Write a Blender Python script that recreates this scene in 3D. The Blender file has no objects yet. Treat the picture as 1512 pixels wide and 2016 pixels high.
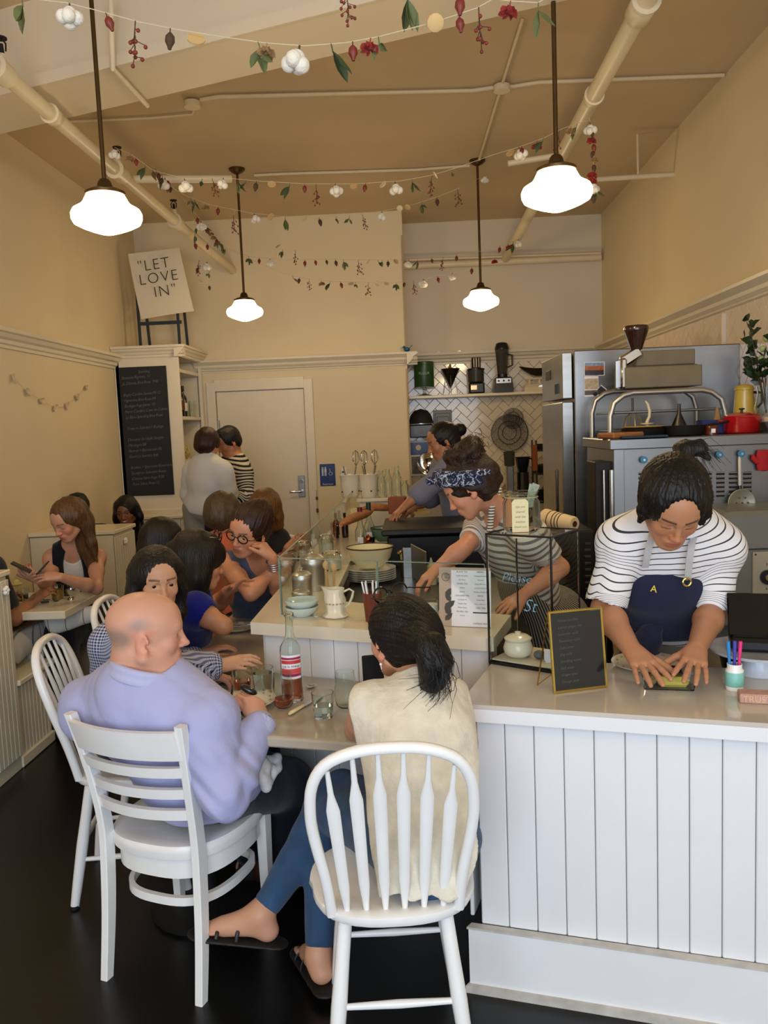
import bpy, bmesh, math, random
import numpy as np
from mathutils import Vector as V, Matrix

# ---------------------------------------------------------------- camera, world, lights, exposure
scene = bpy.context.scene
C = scene.collection
EYE = V((0, 0, 1.65))
FPX, CXP, CYP = 1630.0, 756.0, 1008.0          # focal length and centre in pixels of a 1512 x 2016 frame

def _basis():
    yc = V(((814-CXP), (838-CYP), FPX)).normalized()
    up = V((-0.036, -1, 0)); up = up - up.dot(yc)*yc; up.normalize()
    xc = yc.cross(up)
    if xc.x < 0: xc = -xc
    return xc, yc, up
_XC, _YC, _ZC = _basis()

def ray(px, py):
    c = V((px-CXP, py-CYP, FPX))
    return V((_XC.dot(c), _YC.dot(c), _ZC.dot(c)))
def atY(px, py, y):
    r = ray(px, py); return EYE + r*(y/r.y)
def atZ(px, py, z):
    r = ray(px, py); return EYE + r*((z-EYE.z)/r.z)
def atX(px, py, x):
    r = ray(px, py); return EYE + r*(x/r.x)

cam_d = bpy.data.cameras.new('camera'); cam = bpy.data.objects.new('camera', cam_d); C.objects.link(cam)
cam_d.sensor_fit = 'HORIZONTAL'; cam_d.sensor_width = 36; cam_d.lens = FPX/1512*36
cam_d.clip_start = 0.02; cam_d.clip_end = 60
def _w(v): return V((_XC.dot(v), _YC.dot(v), _ZC.dot(v)))
_right, _down, _fwd = _w(V((1,0,0))), _w(V((0,1,0))), _w(V((0,0,1)))
cam.matrix_world = Matrix((( _right.x, -_down.x, -_fwd.x, EYE.x), (_right.y, -_down.y, -_fwd.y, EYE.y),
                           (_right.z, -_down.z, -_fwd.z, EYE.z), (0,0,0,1)))
scene.camera = cam

world = bpy.data.worlds.new('world'); scene.world = world; world.use_nodes = True
world.node_tree.nodes['Background'].inputs[0].default_value = (0.62, 0.76, 1.0, 1)
world.node_tree.nodes['Background'].inputs[1].default_value = 0.30
scene.view_settings.view_transform = 'Standard'; scene.view_settings.look = 'None'
scene.view_settings.gamma = 1; scene.view_settings.use_curve_mapping = False
scene.view_settings.exposure = 0.0

def area(name, loc, target, sx, sy, power, col):
    d = bpy.data.lights.new(name, 'AREA'); d.shape = 'RECTANGLE'; d.size = sx; d.size_y = sy
    d.energy = power; d.color = col
    o = bpy.data.objects.new(name, d); C.objects.link(o); o.location = loc
    o.rotation_euler = (V(target)-V(loc)).to_track_quat('-Z', 'Y').to_euler(); return o
# daylight through the shop window behind the camera
area('shop_window_daylight', (0.0, -1.35, 1.70), (0.0, 3.0, 1.72), 3.6, 2.5, 142, (0.70, 0.82, 1.0))
LAMP_W = 14.5
LAMP_COL = (1.0, 0.73, 0.39)

# ---------------------------------------------------------------- materials
MATS = {}
def srgb(h):
    if isinstance(h, str):
        h = h.lstrip('#'); c = [int(h[i:i+2], 16)/255 for i in (0,2,4)]
    else: c = h
    return tuple(x/12.92 if x <= 0.04045 else ((x+0.055)/1.055)**2.4 for x in c)
def mat(name, col='#cccccc', rough=0.5, metal=0.0, trans=0.0, emit=None, es=1.0, var=0.0, vscale=8.0,
        bump=0.0, bscale=40.0, spec=0.5, coat=0.0, sss=0.0, ior=1.45, alpha=1.0, vcol=None, sheen=0.0, stretch=(1,1,1)):
    if name in MATS: return MATS[name]
    m = bpy.data.materials.new(name); m.use_nodes = True; nt = m.node_tree; n = nt.nodes; l = nt.links
    b = n['Principled BSDF']; c = srgb(col) + (1,)
    b.inputs['Base Color'].default_value = c; b.inputs['Roughness'].default_value = rough
    b.inputs['Metallic'].default_value = metal; b.inputs['Transmission Weight'].default_value = trans
    b.inputs['IOR'].default_value = ior; b.inputs['Alpha'].default_value = alpha
    b.inputs['Specular IOR Level'].default_value = spec; b.inputs['Coat Weight'].default_value = coat
    if sss: b.inputs['Subsurface Weight'].default_value = sss; b.inputs['Subsurface Radius'].default_value = (0.012, 0.005, 0.003); b.inputs['Subsurface Scale'].default_value = 1.0
    if sheen: b.inputs['Sheen Weight'].default_value = sheen
    if emit is not None:
        b.inputs['Emission Color'].default_value = srgb(emit)+(1,) if isinstance(emit, str) else tuple(emit)+(1,)
        b.inputs['Emission Strength'].default_value = es
    src = None
    if vcol:
        a = n.new('ShaderNodeAttribute'); a.attribute_name = vcol; src = a.outputs['Color']
        l.new(src, b.inputs['Base Color'])
    if var > 0:
        tc = n.new('ShaderNodeTexCoord'); mp = n.new('ShaderNodeMapping'); mp.inputs['Scale'].default_value = stretch
        nz = n.new('ShaderNodeTexNoise'); nz.inputs['Scale'].default_value = vscale; nz.inputs['Detail'].default_value = 5
        l.new(tc.outputs['Object'], mp.inputs[0]); l.new(mp.outputs[0], nz.inputs['Vector'])
        r = n.new('ShaderNodeMapRange'); r.inputs[1].default_value = 0.3; r.inputs[2].default_value = 0.7
        r.inputs[3].default_value = 1-var; r.inputs[4].default_value = 1+var*0.4
        l.new(nz.outputs[0], r.inputs[0])
        mx = n.new('ShaderNodeVectorMath'); mx.operation = 'SCALE'
        if src: l.new(src, mx.inputs[0])
        else: mx.inputs[0].default_value = c[:3]
        l.new(r.outputs[0], mx.inputs['Scale']); l.new(mx.outputs[0], b.inputs['Base Color'])
    if bump > 0:
        tc = n.new('ShaderNodeTexCoord'); mp = n.new('ShaderNodeMapping'); mp.inputs['Scale'].default_value = stretch
        nz = n.new('ShaderNodeTexNoise'); nz.inputs['Scale'].default_value = bscale; nz.inputs['Detail'].default_value = 6
        l.new(tc.outputs['Object'], mp.inputs[0]); l.new(mp.outputs[0], nz.inputs['Vector'])
        bp = n.new('ShaderNodeBump'); bp.inputs['Strength'].default_value = bump; bp.inputs['Distance'].default_value = 0.01
        l.new(nz.outputs[0], bp.inputs['Height']); l.new(bp.outputs[0], b.inputs['Normal'])
    MATS[name] = m; return m

WALL = mat('wall_paint', '#ddcdab', 0.6, var=0.05, vscale=1.2, bump=0.08, bscale=14)
CEIL = mat('ceiling_paint', '#cdb794', 0.7, var=0.10, vscale=1.0, bump=0.12, bscale=9)
BEAMM = mat('beam_paint', '#e2d2b6', 0.6, var=0.04, vscale=2, bump=0.1, bscale=16)
TRIM = mat('trim_paint', '#ddd3bd', 0.35, var=0.03)
WHITE = mat('white_paint', '#e9e8e6', 0.3, var=0.03, vscale=5, bump=0.05, bscale=30)
WHITE2 = mat('white_gloss_chair', '#edebe6', 0.22, var=0.04, vscale=9, bump=0.04, bscale=60)
PIPEM = mat('pipe_paint', '#decfae', 0.4, var=0.05)
FLOORM = mat('black_floor', '#0b0a09', 0.33, var=0.4, vscale=3, bump=0.05, bscale=25)
STEEL = mat('stainless_steel', '#a9a8a4', 0.28, 1.0, var=0.12, vscale=3, stretch=(1,1,8))
STEELD = mat('dark_steel', '#4b4a48', 0.35, 1.0, var=0.2)
CHROME = mat('chrome', '#d0d0cf', 0.12, 1.0)
BRASS = mat('aged_brass', '#5d4a2f', 0.38, 0.9, var=0.2)
GOLD = mat('gold_frame', '#c9ad5d', 0.22, 1.0)
COPPER = mat('copper', '#b4603c', 0.2, 1.0)
BLACK = mat('black_plastic', '#0d0d0e', 0.35)
BLACKM = mat('black_matte', '#141312', 0.7)
IRON = mat('cast_iron', '#171615', 0.6, 0.3)
GLASS = mat('clear_glass', '#f4fbf8', 0.0, trans=1.0, ior=1.25)
PANE = mat('pane_glass', '#f6fbf8', 0.0, trans=1.0, ior=1.12)
WATER = mat('water', '#ffffff', 0.0, trans=1.0, ior=1.2)
CERAM = mat('cream_ceramic', '#e9dfc6', 0.2, coat=0.4)
CERW = mat('white_ceramic', '#efece4', 0.18, coat=0.4)
WOOD = mat('wood_brown', '#8a5a33', 0.5, var=0.3, vscale=14, stretch=(1,1,6))
WOODL = mat('wood_light', '#c69a62', 0.5, var=0.2, vscale=14)
PAPER = mat('white_paper', '#eceaea', 0.7)

# ---------------------------------------------------------------- mesh helpers
class MB:
    """collects shapes (verts + faces) and links them as ONE mesh object"""
    def __init__(s): s.v = []; s.f = []; s.mi = []; s.cur = 0
    def add(s, vs, fs, M=None):
        o = len(s.v)
        for p in vs:
            p = V(p); s.v.append(M @ p if M is not None else p)
        for f in fs: s.f.append([o+i for i in f]); s.mi.append(s.cur)
        return s
    def box(s, c, d, rz=0, bev=0.0, M=None):
        x, y, z = d[0]/2, d[1]/2, d[2]/2
        b = min(bev, x*0.9, y*0.9, z*0.9)
        T = Matrix.Translation(V(c)) @ Matrix.Rotation(rz, 4, 'Z')
        if M is not None: T = M @ T
        if b <= 0:
            vs = [(i, j, k) for i in (-x, x) for j in (-y, y) for k in (-z, z)]
            return s.add(vs, [(0,1,3,2),(4,6,7,5),(0,4,5,1),(2,3,7,6),(0,2,6,4),(1,5,7,3)], T)
        vs = []; idx = {}
        for i in (-1,1):
            for j in (-1,1):
                for k in (-1,1):
                    for a in range(3):
                        p = [i*(x-b), j*(y-b), k*(z-b)]; p[a] = (i*x, j*y, k*z)[a]
                        idx[i,j,k,a] = len(vs); vs.append(p)
        fs = []
        for a in range(3):
            o = [q for q in range(3) if q != a]
            for sg in (-1,1):
                ring = []
                for u, w in ((-1,-1),(1,-1),(1,1),(-1,1)):
                    t = [0,0,0]; t[a] = sg; t[o[0]] = u; t[o[1]] = w; ring.append(idx[t[0],t[1],t[2],a])
                fs.append(ring if (sg > 0) != (a == 1) else ring[::-1])
        for a in range(3):
            o = [q for q in range(3) if q != a]
            for u in (-1,1):
                for w in (-1,1):
                    def g(e, ax):
                        t = [0,0,0]; t[a] = e; t[o[0]] = u; t[o[1]] = w; return idx[t[0],t[1],t[2],ax]
                    fs.append([g(-1,o[0]), g(1,o[0]), g(1,o[1]), g(-1,o[1])])
        for i in (-1,1):
            for j in (-1,1):
                for k in (-1,1): fs.append([idx[i,j,k,0], idx[i,j,k,1], idx[i,j,k,2]])
        return s.add(vs, fs, T)
    def bar(s, a, b, w, h, bev=0.0, up=(0,0,1)):
        """box of section w x h from a to b"""
        a = V(a); b = V(b); d = b-a; L = d.length; d.normalize(); u = V(up)
        if abs(d.dot(u)) > 0.98: u = V((0,1,0))
        x = d.cross(u).normalized(); z = x.cross(d)
        M = Matrix(((x.x,d.x,z.x,0),(x.y,d.y,z.y,0),(x.z,d.z,z.z,0),(0,0,0,1)))
        M.translation = (a+b)/2
        return s.box((0,0,0), (w, L, h), 0, bev, M)
    def tube(s, pts, r, n=8, cap=True, flat=1.0, up=None):
        pts = [V(p) for p in pts]; m = len(pts)
        rs = list(r) if hasattr(r, '__len__') else [r]*m
        vs = []; fs = []; pu = None
        for i, p in enumerate(pts):
            t = (pts[min(i+1, m-1)] - pts[max(i-1, 0)]).normalized()
            if pu is None:
                pu = V(up) if up is not None else (V((0,0,1)) if abs(t.z) < 0.9 else V((0,1,0)))
            a = t.cross(pu)
            if a.length < 1e-5: a = t.cross(V((1,0.3,0)))
            a.normalize(); b = a.cross(t).normalized()
            if up is None: pu = b
            for k in range(n):
                g = 2*math.pi*k/n; vs.append(p + a*(math.cos(g)*rs[i]) + b*(math.sin(g)*rs[i]*flat))
        for i in range(m-1):
            for k in range(n):
                fs.append([i*n+k, i*n+(k+1)%n, (i+1)*n+(k+1)%n, (i+1)*n+k])
        if cap: fs.append(list(range(n))[::-1]); fs.append([(m-1)*n+k for k in range(n)])
        return s.add(vs, fs)
    def lathe(s, prof, n=24, c=(0,0,0), M=None, sx=1, sy=1):
        """prof: list of (radius, z) from bottom to top, closed at the axis when radius is 0"""
        vs = []; fs = []; rows = []
        for r, z in prof:
            if r < 1e-6: rows.append([len(vs)]); vs.append((c[0], c[1], c[2]+z))
            else:
                rows.append(list(range(len(vs), len(vs)+n)))
                for k in range(n):
                    g = 2*math.pi*k/n; vs.append((c[0]+math.cos(g)*r*sx, c[1]+math.sin(g)*r*sy, c[2]+z))
        for a, b in zip(rows, rows[1:]):
            if len(a) == 1 and len(b) == 1: continue
            for k in range(n):
                k2 = (k+1) % n
                if len(a) == 1: fs.append([a[0], b[k2], b[k]])
                elif len(b) == 1: fs.append([a[k], a[k2], b[0]])
                else: fs.append([a[k], a[k2], b[k2], b[k]])
        return s.add(vs, fs, M)
    def prism(s, poly, z0, z1, M=None):
        n = len(poly)
        vs = [(p[0], p[1], z0) for p in poly] + [(p[0], p[1], z1) for p in poly]
        fs = [list(range(n))[::-1], list(range(n, 2*n))] + [[i, (i+1)%n, n+(i+1)%n, n+i] for i in range(n)]
        return s.add(vs, fs, M)
    def quad(s, a, b, c, d): return s.add([a,b,c,d], [(0,1,2,3)])
    def ball(s, c, r, n=12, M=None, sz=1.0):
        prof = [(r*math.sin(math.pi*i/(n//2+1)), -r*sz*math.cos(math.pi*i/(n//2+1))) for i in range(n//2+2)]
        prof[0] = (0, -r*sz); prof[-1] = (0, r*sz)
        return s.lathe(prof, n, c, M)
    def sweep(s, prof, a, b, out):
        """moulding: profile (u outward, w up) swept from a to b; out = outward direction"""
        a = V(a); b = V(b); o = V(out).normalized(); n = len(prof)
        vs = [a + o*u + V((0,0,w)) for u, w in prof] + [b + o*u + V((0,0,w)) for u, w in prof]
        fs = [[i, (i+1)%n, n+(i+1)%n, n+i] for i in range(n)] + [list(range(n))[::-1], list(range(n, 2*n))]
        return s.add(vs, fs)
    def mesh(s, name):
        me = bpy.data.meshes.new(name); me.from_pydata([tuple(p) for p in s.v], [], s.f)
        return me
    def build(s, name, m, parent=None, smooth=False, loc=None, fix=True):
        me = s.mesh(name)
        ms = m if isinstance(m, (list, tuple)) else [m]
        for q in ms: me.materials.append(q)
        if len(ms) > 1: me.polygons.foreach_set('material_index', s.mi)
        if fix:
            bm = bmesh.new(); bm.from_mesh(me); bmesh.ops.recalc_face_normals(bm, faces=bm.faces); bm.to_mesh(me); bm.free()
        if smooth:
            me.polygons.foreach_set('use_smooth', [True]*len(me.polygons))
            if smooth != 'all':
                me.set_sharp_from_angle(angle=math.radians(smooth if smooth is not True else 40))
        o = bpy.data.objects.new(name, me); C.objects.link(o)
        if parent is not None: o.parent = parent
        if loc is not None: o.location = loc
        return o

def tag(o, label=None, cat=None, group=None, kind=None):
    if label: o['label'] = label
    if cat: o['category'] = cat
    if group: o['group'] = group
    if kind: o['kind'] = kind
    return o
def thing(name, label, cat, loc=(0,0,0), rz=0, group=None):
    o = bpy.data.objects.new(name, None); C.objects.link(o); o.empty_display_size = 0.1
    o.location = loc; o.rotation_euler = (0, 0, rz); return tag(o, label, cat, group)
def struct(name, mb, m, parent=None, smooth=False):
    o = mb.build(name, m, parent, smooth)
    if parent is None: o['kind'] = 'structure'
    return o
def dup(o, parent=None, loc=None, rz=None, label=None, group=None, scale=None):
    kids = list(CH(o)); c = o.copy(); C.objects.link(c)
    if parent is not None: c.parent = parent
    if loc is not None: c.location = loc
    if rz is not None: c.rotation_euler = (0, 0, rz)
    if scale is not None: c.scale = (scale,)*3
    if label: c['label'] = label
    if group: c['group'] = group
    for k in kids: dup(k, c)
    return c
def CH(o): return [x for x in C.objects if x.parent is o]

_font_cache = {}
def text_mesh(txt, size, depth=0.0006, align='CENTER', shear=0.0, spacing=1.0, thin=0.0):
    cu = bpy.data.curves.new('txt', 'FONT'); cu.body = txt; cu.size = size; cu.extrude = depth
    cu.align_x = align; cu.align_y = 'CENTER'; cu.shear = shear; cu.space_character = spacing; cu.resolution_u = 3; cu.offset = -thin
    o = bpy.data.objects.new('txt', cu); C.objects.link(o)
    dg = bpy.context.evaluated_depsgraph_get(); me = bpy.data.meshes.new_from_object(o.evaluated_get(dg))
    bpy.data.objects.remove(o); bpy.data.curves.remove(cu); return me
def lettering(txt, size, M, m, parent, name='lettering', **k):
    """flat raised letters; M maps the text plane (x right, y up, z out) into the parent's space"""
    me = text_mesh(txt, size, **k); me.transform(M); me.materials.clear(); me.materials.append(m); me.name = name
    o = bpy.data.objects.new(name, me); C.objects.link(o); o.parent = parent; return o
def frame(o, x, z):
    """matrix with origin o, x axis, z axis (normal); y = z cross x"""
    x = V(x).normalized(); z = V(z); z = (z - x*z.dot(x)).normalized(); y = z.cross(x)
    return Matrix(((x.x,y.x,z.x,o[0]),(x.y,y.y,z.y,o[1]),(x.z,y.z,z.z,o[2]),(0,0,0,1)))
R = math.radians
rnd = random.Random(7)
# ---------------------------------------------------------------- the room shell
XL, XR, YB, YR, ZC, YF = -2.62, 1.95, 8.1, 8.62, 3.68, -1.5
XC = -0.04                                   # corner where the back wall steps back to the kitchen recess
struct('floor', MB().box(((XL+XR)/2, (YF+9)/2, -0.05), (XR-XL+0.4, 9-YF, 0.1)), FLOORM)
struct('ceiling', MB().box(((XL+XR)/2, (YF+9)/2, ZC+0.05), (XR-XL+0.4, 9-YF, 0.1)), CEIL)
struct('wall_left', MB().box((XL-0.05, (YF+9)/2, ZC/2), (0.1, 9-YF, ZC)), WALL)
struct('wall_right', MB().box((XR+0.05, (YF+9)/2, ZC/2), (0.1, 9-YF, ZC)), WALL)
# back wall with a door opening
DX0, DX1, DZ = -1.92, -1.05, 2.06
w = MB(); w.box(((XL+DX0)/2, YB+0.3, ZC/2), (DX0-XL, 0.6, ZC)); w.box(((DX1+XC)/2, YB+0.3, ZC/2), (XC-DX1, 0.6, ZC))
w.box(((DX0+DX1)/2, YB+0.3, (ZC+DZ)/2), (DX1-DX0, 0.6, ZC-DZ)); struct('wall_back', w, WALL)
struct('wall_recess', MB().box(((XC+XR)/2, YR+0.05, ZC/2), (XR-XC, 0.1, ZC)), mat('recess_paint', '#d6cbb4', 0.6, var=0.05, vscale=1.2))
# shop front behind the camera: wall piers round the window
w = MB(); w.box((XL/2-0.9, YF, ZC/2), (0.5, 0.12, ZC)); w.box((1.9, YF, ZC/2), (0.12, 0.12, ZC)); w.box((-0.2, YF, 3.3), (4.4, 0.12, 0.8)); w.box((-0.2, YF, 0.2), (4.4, 0.12, 0.4))
struct('wall_front', w, WALL)
# diagonal beam (parallel to the shop front)
ZB = 3.3
a0, a1 = atZ(0, 188, ZB), atZ(745, 0, ZB); b0, b1 = atZ(0, 264, ZB), atZ(1117, 0, ZB)
def xline(p, q, x): t = (x-p.x)/(q.x-p.x); return (x, p.y+(q.y-p.y)*t)
struct('beam', MB().prism([xline(a0,a1,XL), xline(a0,a1,XR), xline(b0,b1,XR), xline(b0,b1,XL)], ZB, ZC+0.01), BEAMM)
struct('trim_8', MB().prism([(XL, xline(a0,a1,XL)[1]-0.012), (XR, xline(a0,a1,XR)[1]-0.012), (XR, xline(a0,a1,XR)[1]), (XL, xline(a0,a1,XL)[1])], ZB-0.004, ZB+0.05), BEAMM)
# crown-like picture rails
PR = [(0,0),(0.018,0),(0.02,0.02),(0.035,0.028),(0.04,0.05),(0.062,0.062),(0.075,0.085),(0.095,0.092),(0.1,0.115),(0,0.115)]
PR2 = [(0,0),(0.012,0),(0.014,0.012),(0.03,0.02),(0.034,0.03),(0.055,0.05),(0.06,0.07),(0.08,0.085),(0.1,0.1),(0.102,0.118),(0,0.118)]
struct('trim_1', MB().sweep(PR, (XL, YF, 2.25), (XL, 7.32, 2.25), (1,0,0)), TRIM)
struct('trim_2', MB().sweep(PR2, (-2.10, YB, 2.235), (XC+0.1, YB, 2.235), (0,-1,0)).sweep(PR2, (XC, YB-0.1, 2.235), (XC, YR, 2.235), (1,0,0)), TRIM)
struct('trim_3', MB().sweep(PR, (XC, YR, 2.26), (XR, YR, 2.26), (0,-1,0)), TRIM)
struct('trim_4', MB().sweep(PR2, (XR, YF, 2.26), (XR, YR, 2.26), (-1,0,0)), TRIM)
# herringbone tiles on the kitchen walls, every near tile a mesh of its own
TILE = mat('tile_glaze', '#ded3bd', 0.12, coat=0.3, var=0.05, vscale=6)
TILER = mat('tile_glaze_pinkish', '#dccbb5', 0.1, coat=0.3, var=0.05, vscale=6)
GROUT = mat('grout', '#8f8168', 0.8)
def herringbone(root, u0, u1, v0, v1, place, m, L=0.152, limit=300, order=False):
    """2:1 tiles laid at 45 degrees; place(u, v) -> location, rot(ang) -> rotation; shared mesh"""
    W = L/2; g = 0.0035; s = math.sqrt(0.5); out = []
    for n in range(-60, 61):
        for j in range(-30, 31):
            for cx, cy, a in ((n+4*j+1, n+0.5, 0), (n+4*j+3.5, n+1, 90)):
                u = (cx-cy)*W*s+(u0+u1)/2; v = (cx+cy)*W*s+(v0+v1)/2
                if u0 < u < u1 and v0 < v < v1: out.append((u, v, a+45))
    base = MB().box((0,0,0), (L-g, W-g, 0.009), 0, 0.0018); me = base.mesh('tile'); me.materials.append(m)
    rr = random.Random(3)
    out.sort(key=lambda q: (q[0]-u0) if order else 0); rest = MB()
    for u, v, a in out[limit:]: rest.box((0,0,0), (L-g, W-g, 0.009), 0, 0.0018, place(u, v, R(a), 0, 0))
    if out[limit:]: tag(rest.build('tiles_far', m, root), kind='stuff')
    for k, (u, v, a) in enumerate(out[:limit]):
        o = bpy.data.objects.new('tile', me); C.objects.link(o); o.parent = root
        o.matrix_local = place(u, v, R(a), R(rr.uniform(-0.5, 0.5)), R(rr.uniform(-0.5, 0.5)))
    return len(out)
rec = bpy.data.objects['wall_recess']
g = MB().box(((XC+XR)/2, YR-0.004, 1.6), (XR-XC, 0.008, 1.35)).build('grout_backing', GROUT, rec)
def pl_back(u, v, a, t1, t2): return Matrix.Translation((u, YR-0.010, v)) @ Matrix.Rotation(R(90)+t1, 4, 'X') @ Matrix.Rotation(t2, 4, 'Y') @ Matrix.Rotation(a, 4, 'Z')
def pl_right(u, v, a, t1, t2): return Matrix.Translation((XR-0.010, u, v)) @ Matrix.Rotation(R(-90)+t1, 4, 'Y') @ Matrix.Rotation(t2, 4, 'X') @ Matrix.Rotation(a, 4, 'Z')
n1 = herringbone(rec, XC-0.04, 1.72, 0.98, 2.33, pl_back, TILE)
wr = bpy.data.objects['wall_right']
MB().box((XR-0.004, 6.1, 1.89), (0.008, 5.1, 0.76)).build('grout_backing', GROUT, wr)
n2 = herringbone(wr, 3.6, 8.6, 1.56, 2.33, pl_right, TILER, order=True)
print('tiles', n1, n2)
# grey bead strip dividing the right wall tiles
struct('trim_5', MB().box((XR-0.02, atX(1432, 700, XR).y, 1.8), (0.03, 0.025, 0.92), 0, 0.004), mat('trim_pinkish', '#dccdb8', 0.4))
# ---- back door
D = MB(); D.box(((DX0+DX1)/2, YB+0.03, DZ/2), (DX1-DX0-0.012, 0.045, DZ-0.02), 0, 0.003)
door = struct('door_1', D, TRIM)
MB().box((DX0+0.012, YB-0.002, 1.72), (0.03, 0.02, 0.11), 0, 0.003).tube([(DX0+0.012, YB-0.014, 1.66), (DX0+0.012, YB-0.014, 1.78)], 0.007).build('hinge', STEEL, door)
h = MB().box((DX1-0.07, YB+0.002, 1.10), (0.065, 0.014, 0.21), 0, 0.004).build('handle_plate', STEEL, door)
MB().tube([(DX1-0.07, YB, 1.055), (DX1-0.07, YB-0.055, 1.055), (DX1-0.10, YB-0.06, 1.055), (DX1-0.18, YB-0.06, 1.055)], 0.011, 10).tube([(DX1-0.07, YB, 1.15), (DX1-0.07, YB-0.018, 1.15)], 0.02, 14).build('lever', CHROME, h, smooth=True)
f = MB(); fw = 0.085
f.box((DX0-fw/2, YB-0.012, (DZ+fw)/2), (fw, 0.026, DZ+fw), 0, 0.004).box((DX1+fw/2, YB-0.012, (DZ+fw)/2), (fw, 0.026, DZ+fw), 0, 0.004)
f.box(((DX0+DX1)/2, YB-0.012, DZ+fw/2+0.01), (DX1-DX0+0.01, 0.026, fw+0.03), 0, 0.004)
struct('trim_6', f, TRIM)
struct('baseboard_back', MB().box(((DX1+fw+XC)/2, YB-0.01, 0.08), (XC-DX1-fw, 0.02, 0.16), 0, 0.005), TRIM)
struct('trim_7', MB().box((XC-0.006, YB-0.006, 1.2), (0.014, 0.014, 2.0)).box((XC-0.006, YB-0.006, 2.9), (0.014, 0.014, 1.1)), mat('corner_bead', '#a8916c', 0.5))
# door closer rod / bolt rods left of the sign
t = thing('door_bolt', 'thin dark vertical rod bolt on the back wall beside the door frame', 'bolt', atY(624, 985, YB-0.02))
MB().tube([(0,0,-0.14),(0,0,0.1)], 0.006).build('rod', BRASS, t); MB().box((0,0,-0.1),(0.02,0.02,0.04)).box((0,0,0.02),(0.02,0.02,0.03)).build('bracket', BRASS, t)
# restroom sign
p = atY(645, 935, YB-0.006)
BLUE = mat('sign_blue', '#17306e', 0.25); SIGNW = mat('sign_white', '#c9d3e6', 0.4)
sg = thing('restroom_sign', 'dark blue restroom sign with white figures and wheelchair symbol on the back wall', 'sign', p)
MB().box((0,0,0), (0.15, 0.008, 0.215), 0, 0.0035).build('plate', BLUE, sg)
g = MB()
for x in (-0.048, -0.018):
    g.lathe([(0,-0.002),(0.007,-0.002),(0.007,0),(0,0)], 12, (0,0,0), Matrix.Translation((x, -0.005, 0.072)) @ Matrix.Rotation(R(90), 4, 'X'))
    g.box((x, -0.005, 0.045), (0.018 if x > -0.03 else 0.014, 0.002, 0.036)).box((x-0.004, -0.005, 0.010), (0.006, 0.002, 0.036)).box((x+0.004, -0.005, 0.010), (0.006, 0.002, 0.036))
g.box((-0.033, -0.005, 0.035), (0.002, 0.002, 0.085))
arc = [(0.03+0.016*math.cos(a), -0.005, 0.012+0.016*math.sin(a)) for a in [R(130+25*i) for i in range(10)]]
g.tube(arc, 0.0022, 6); g.tube([(0.024,-0.005,0.05),(0.026,-0.005,0.025),(0.042,-0.005,0.025),(0.05,-0.005,0.004)], 0.0028, 6)
g.ball((0.024,-0.005,0.057), 0.005, 8)
g.build('pictograms', SIGNW, sg)
lettering('Restroom', 0.026, frame((0,-0.0048,-0.09), (1,0,0), (0,-1,0)), SIGNW, sg)
# thermostat
t = thing('thermostat', 'small white thermostat with a dark display on the back wall', 'thermostat', atY(677, 932, YB-0.008))
MB().box((0,0,0), (0.058, 0.018, 0.105), 0, 0.005).build('body', WHITE, t)
MB().box((-0.002,-0.011,0.015), (0.03, 0.003, 0.018)).build('display', mat('lcd', '#3c3a30', 0.3), t)
MB().tube([(0.0,-0.008,-0.012),(0.0,-0.014,-0.012)], 0.006).build('button', CHROME, t)

# ---------------------------------------------------------------- pendant lamps
SHADE = mat('lit_opal_glass', '#fff6e2', 0.25, emit=(1.0, 0.78, 0.46), es=4.6)
def pendant(px, py, Y, label, at=None):
    p = V(at) if at else atY(px, py, Y); z = p.z
    t = thing('pendant_lamp', label, 'lamp', (p.x, p.y, ZC), 0, 'schoolhouse pendant lamps')
    h = z-ZC
    s = 1.0
    prof = [(0,-0.082),(0.03,-0.079),(0.07,-0.066),(0.105,-0.052),(0.134,-0.037),(0.1425,-0.02),(0.143,0.0),(0.135,0.016),(0.118,0.026),(0.102,0.036),(0.091,0.05),(0.083,0.066),(0.076,0.078),(0.0,0.08)]
    MB().lathe([(r, q+h) for r, q in prof], 40).build('glass_shade', SHADE, t, smooth='all')
    MB().lathe([(0.06,h+0.075),(0.081,h+0.077),(0.082,h+0.087),(0.06,h+0.098),(0.034,h+0.104),(0.026,h+0.13),(0.018,h+0.14),(0.0,h+0.142)], 28).build('fitter_cap', BRASS, t, smooth=True)
    MB().tube([(0,0,h+0.13),(0,0,-0.03)], 0.0095, 10).build('rod', BRASS, t, smooth=True)
    MB().lathe([(0,0),(0.062,0),(0.062,-0.012),(0.045,-0.028),(0.018,-0.042),(0,-0.045)][::-1], 24).build('canopy', BRASS, t, smooth=True)
    d = bpy.data.lights.new('bulb', 'POINT'); d.energy = LAMP_W; d.color = LAMP_COL; d.shadow_soft_size = 0.11
    o = bpy.data.objects.new('bulb', d); C.objects.link(o); o.parent = t; o.location = (0,0,h-0.20); o['kind'] = 'light'
    return t
pendant(210, 422, 3.5, 'big near left pendant lamp with glowing opal shade, hung above the bald man')
pendant(1096, 376, 3.5, 'big near right pendant lamp with glowing opal shade, hung before the right pipe')
pendant(482, 612, 6.6, 'small far left pendant lamp with glowing opal shade, hung before the back wall')
pendant(947, 592, 6.7, 'small far right pendant lamp with glowing opal shade, hung before the kitchen recess')

pendant(0, 0, 0, 'unseen pendant lamp added for warm fill on the left, behind the camera', (-1.30, 0.35, 2.62))  # out-of-view pair, added to warm the beam face and foreground
pendant(0, 0, 0, 'unseen pendant lamp added for warm fill on the right, behind the camera', (0.62, 0.35, 2.62))  # second added fill lamp, also out of view

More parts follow.
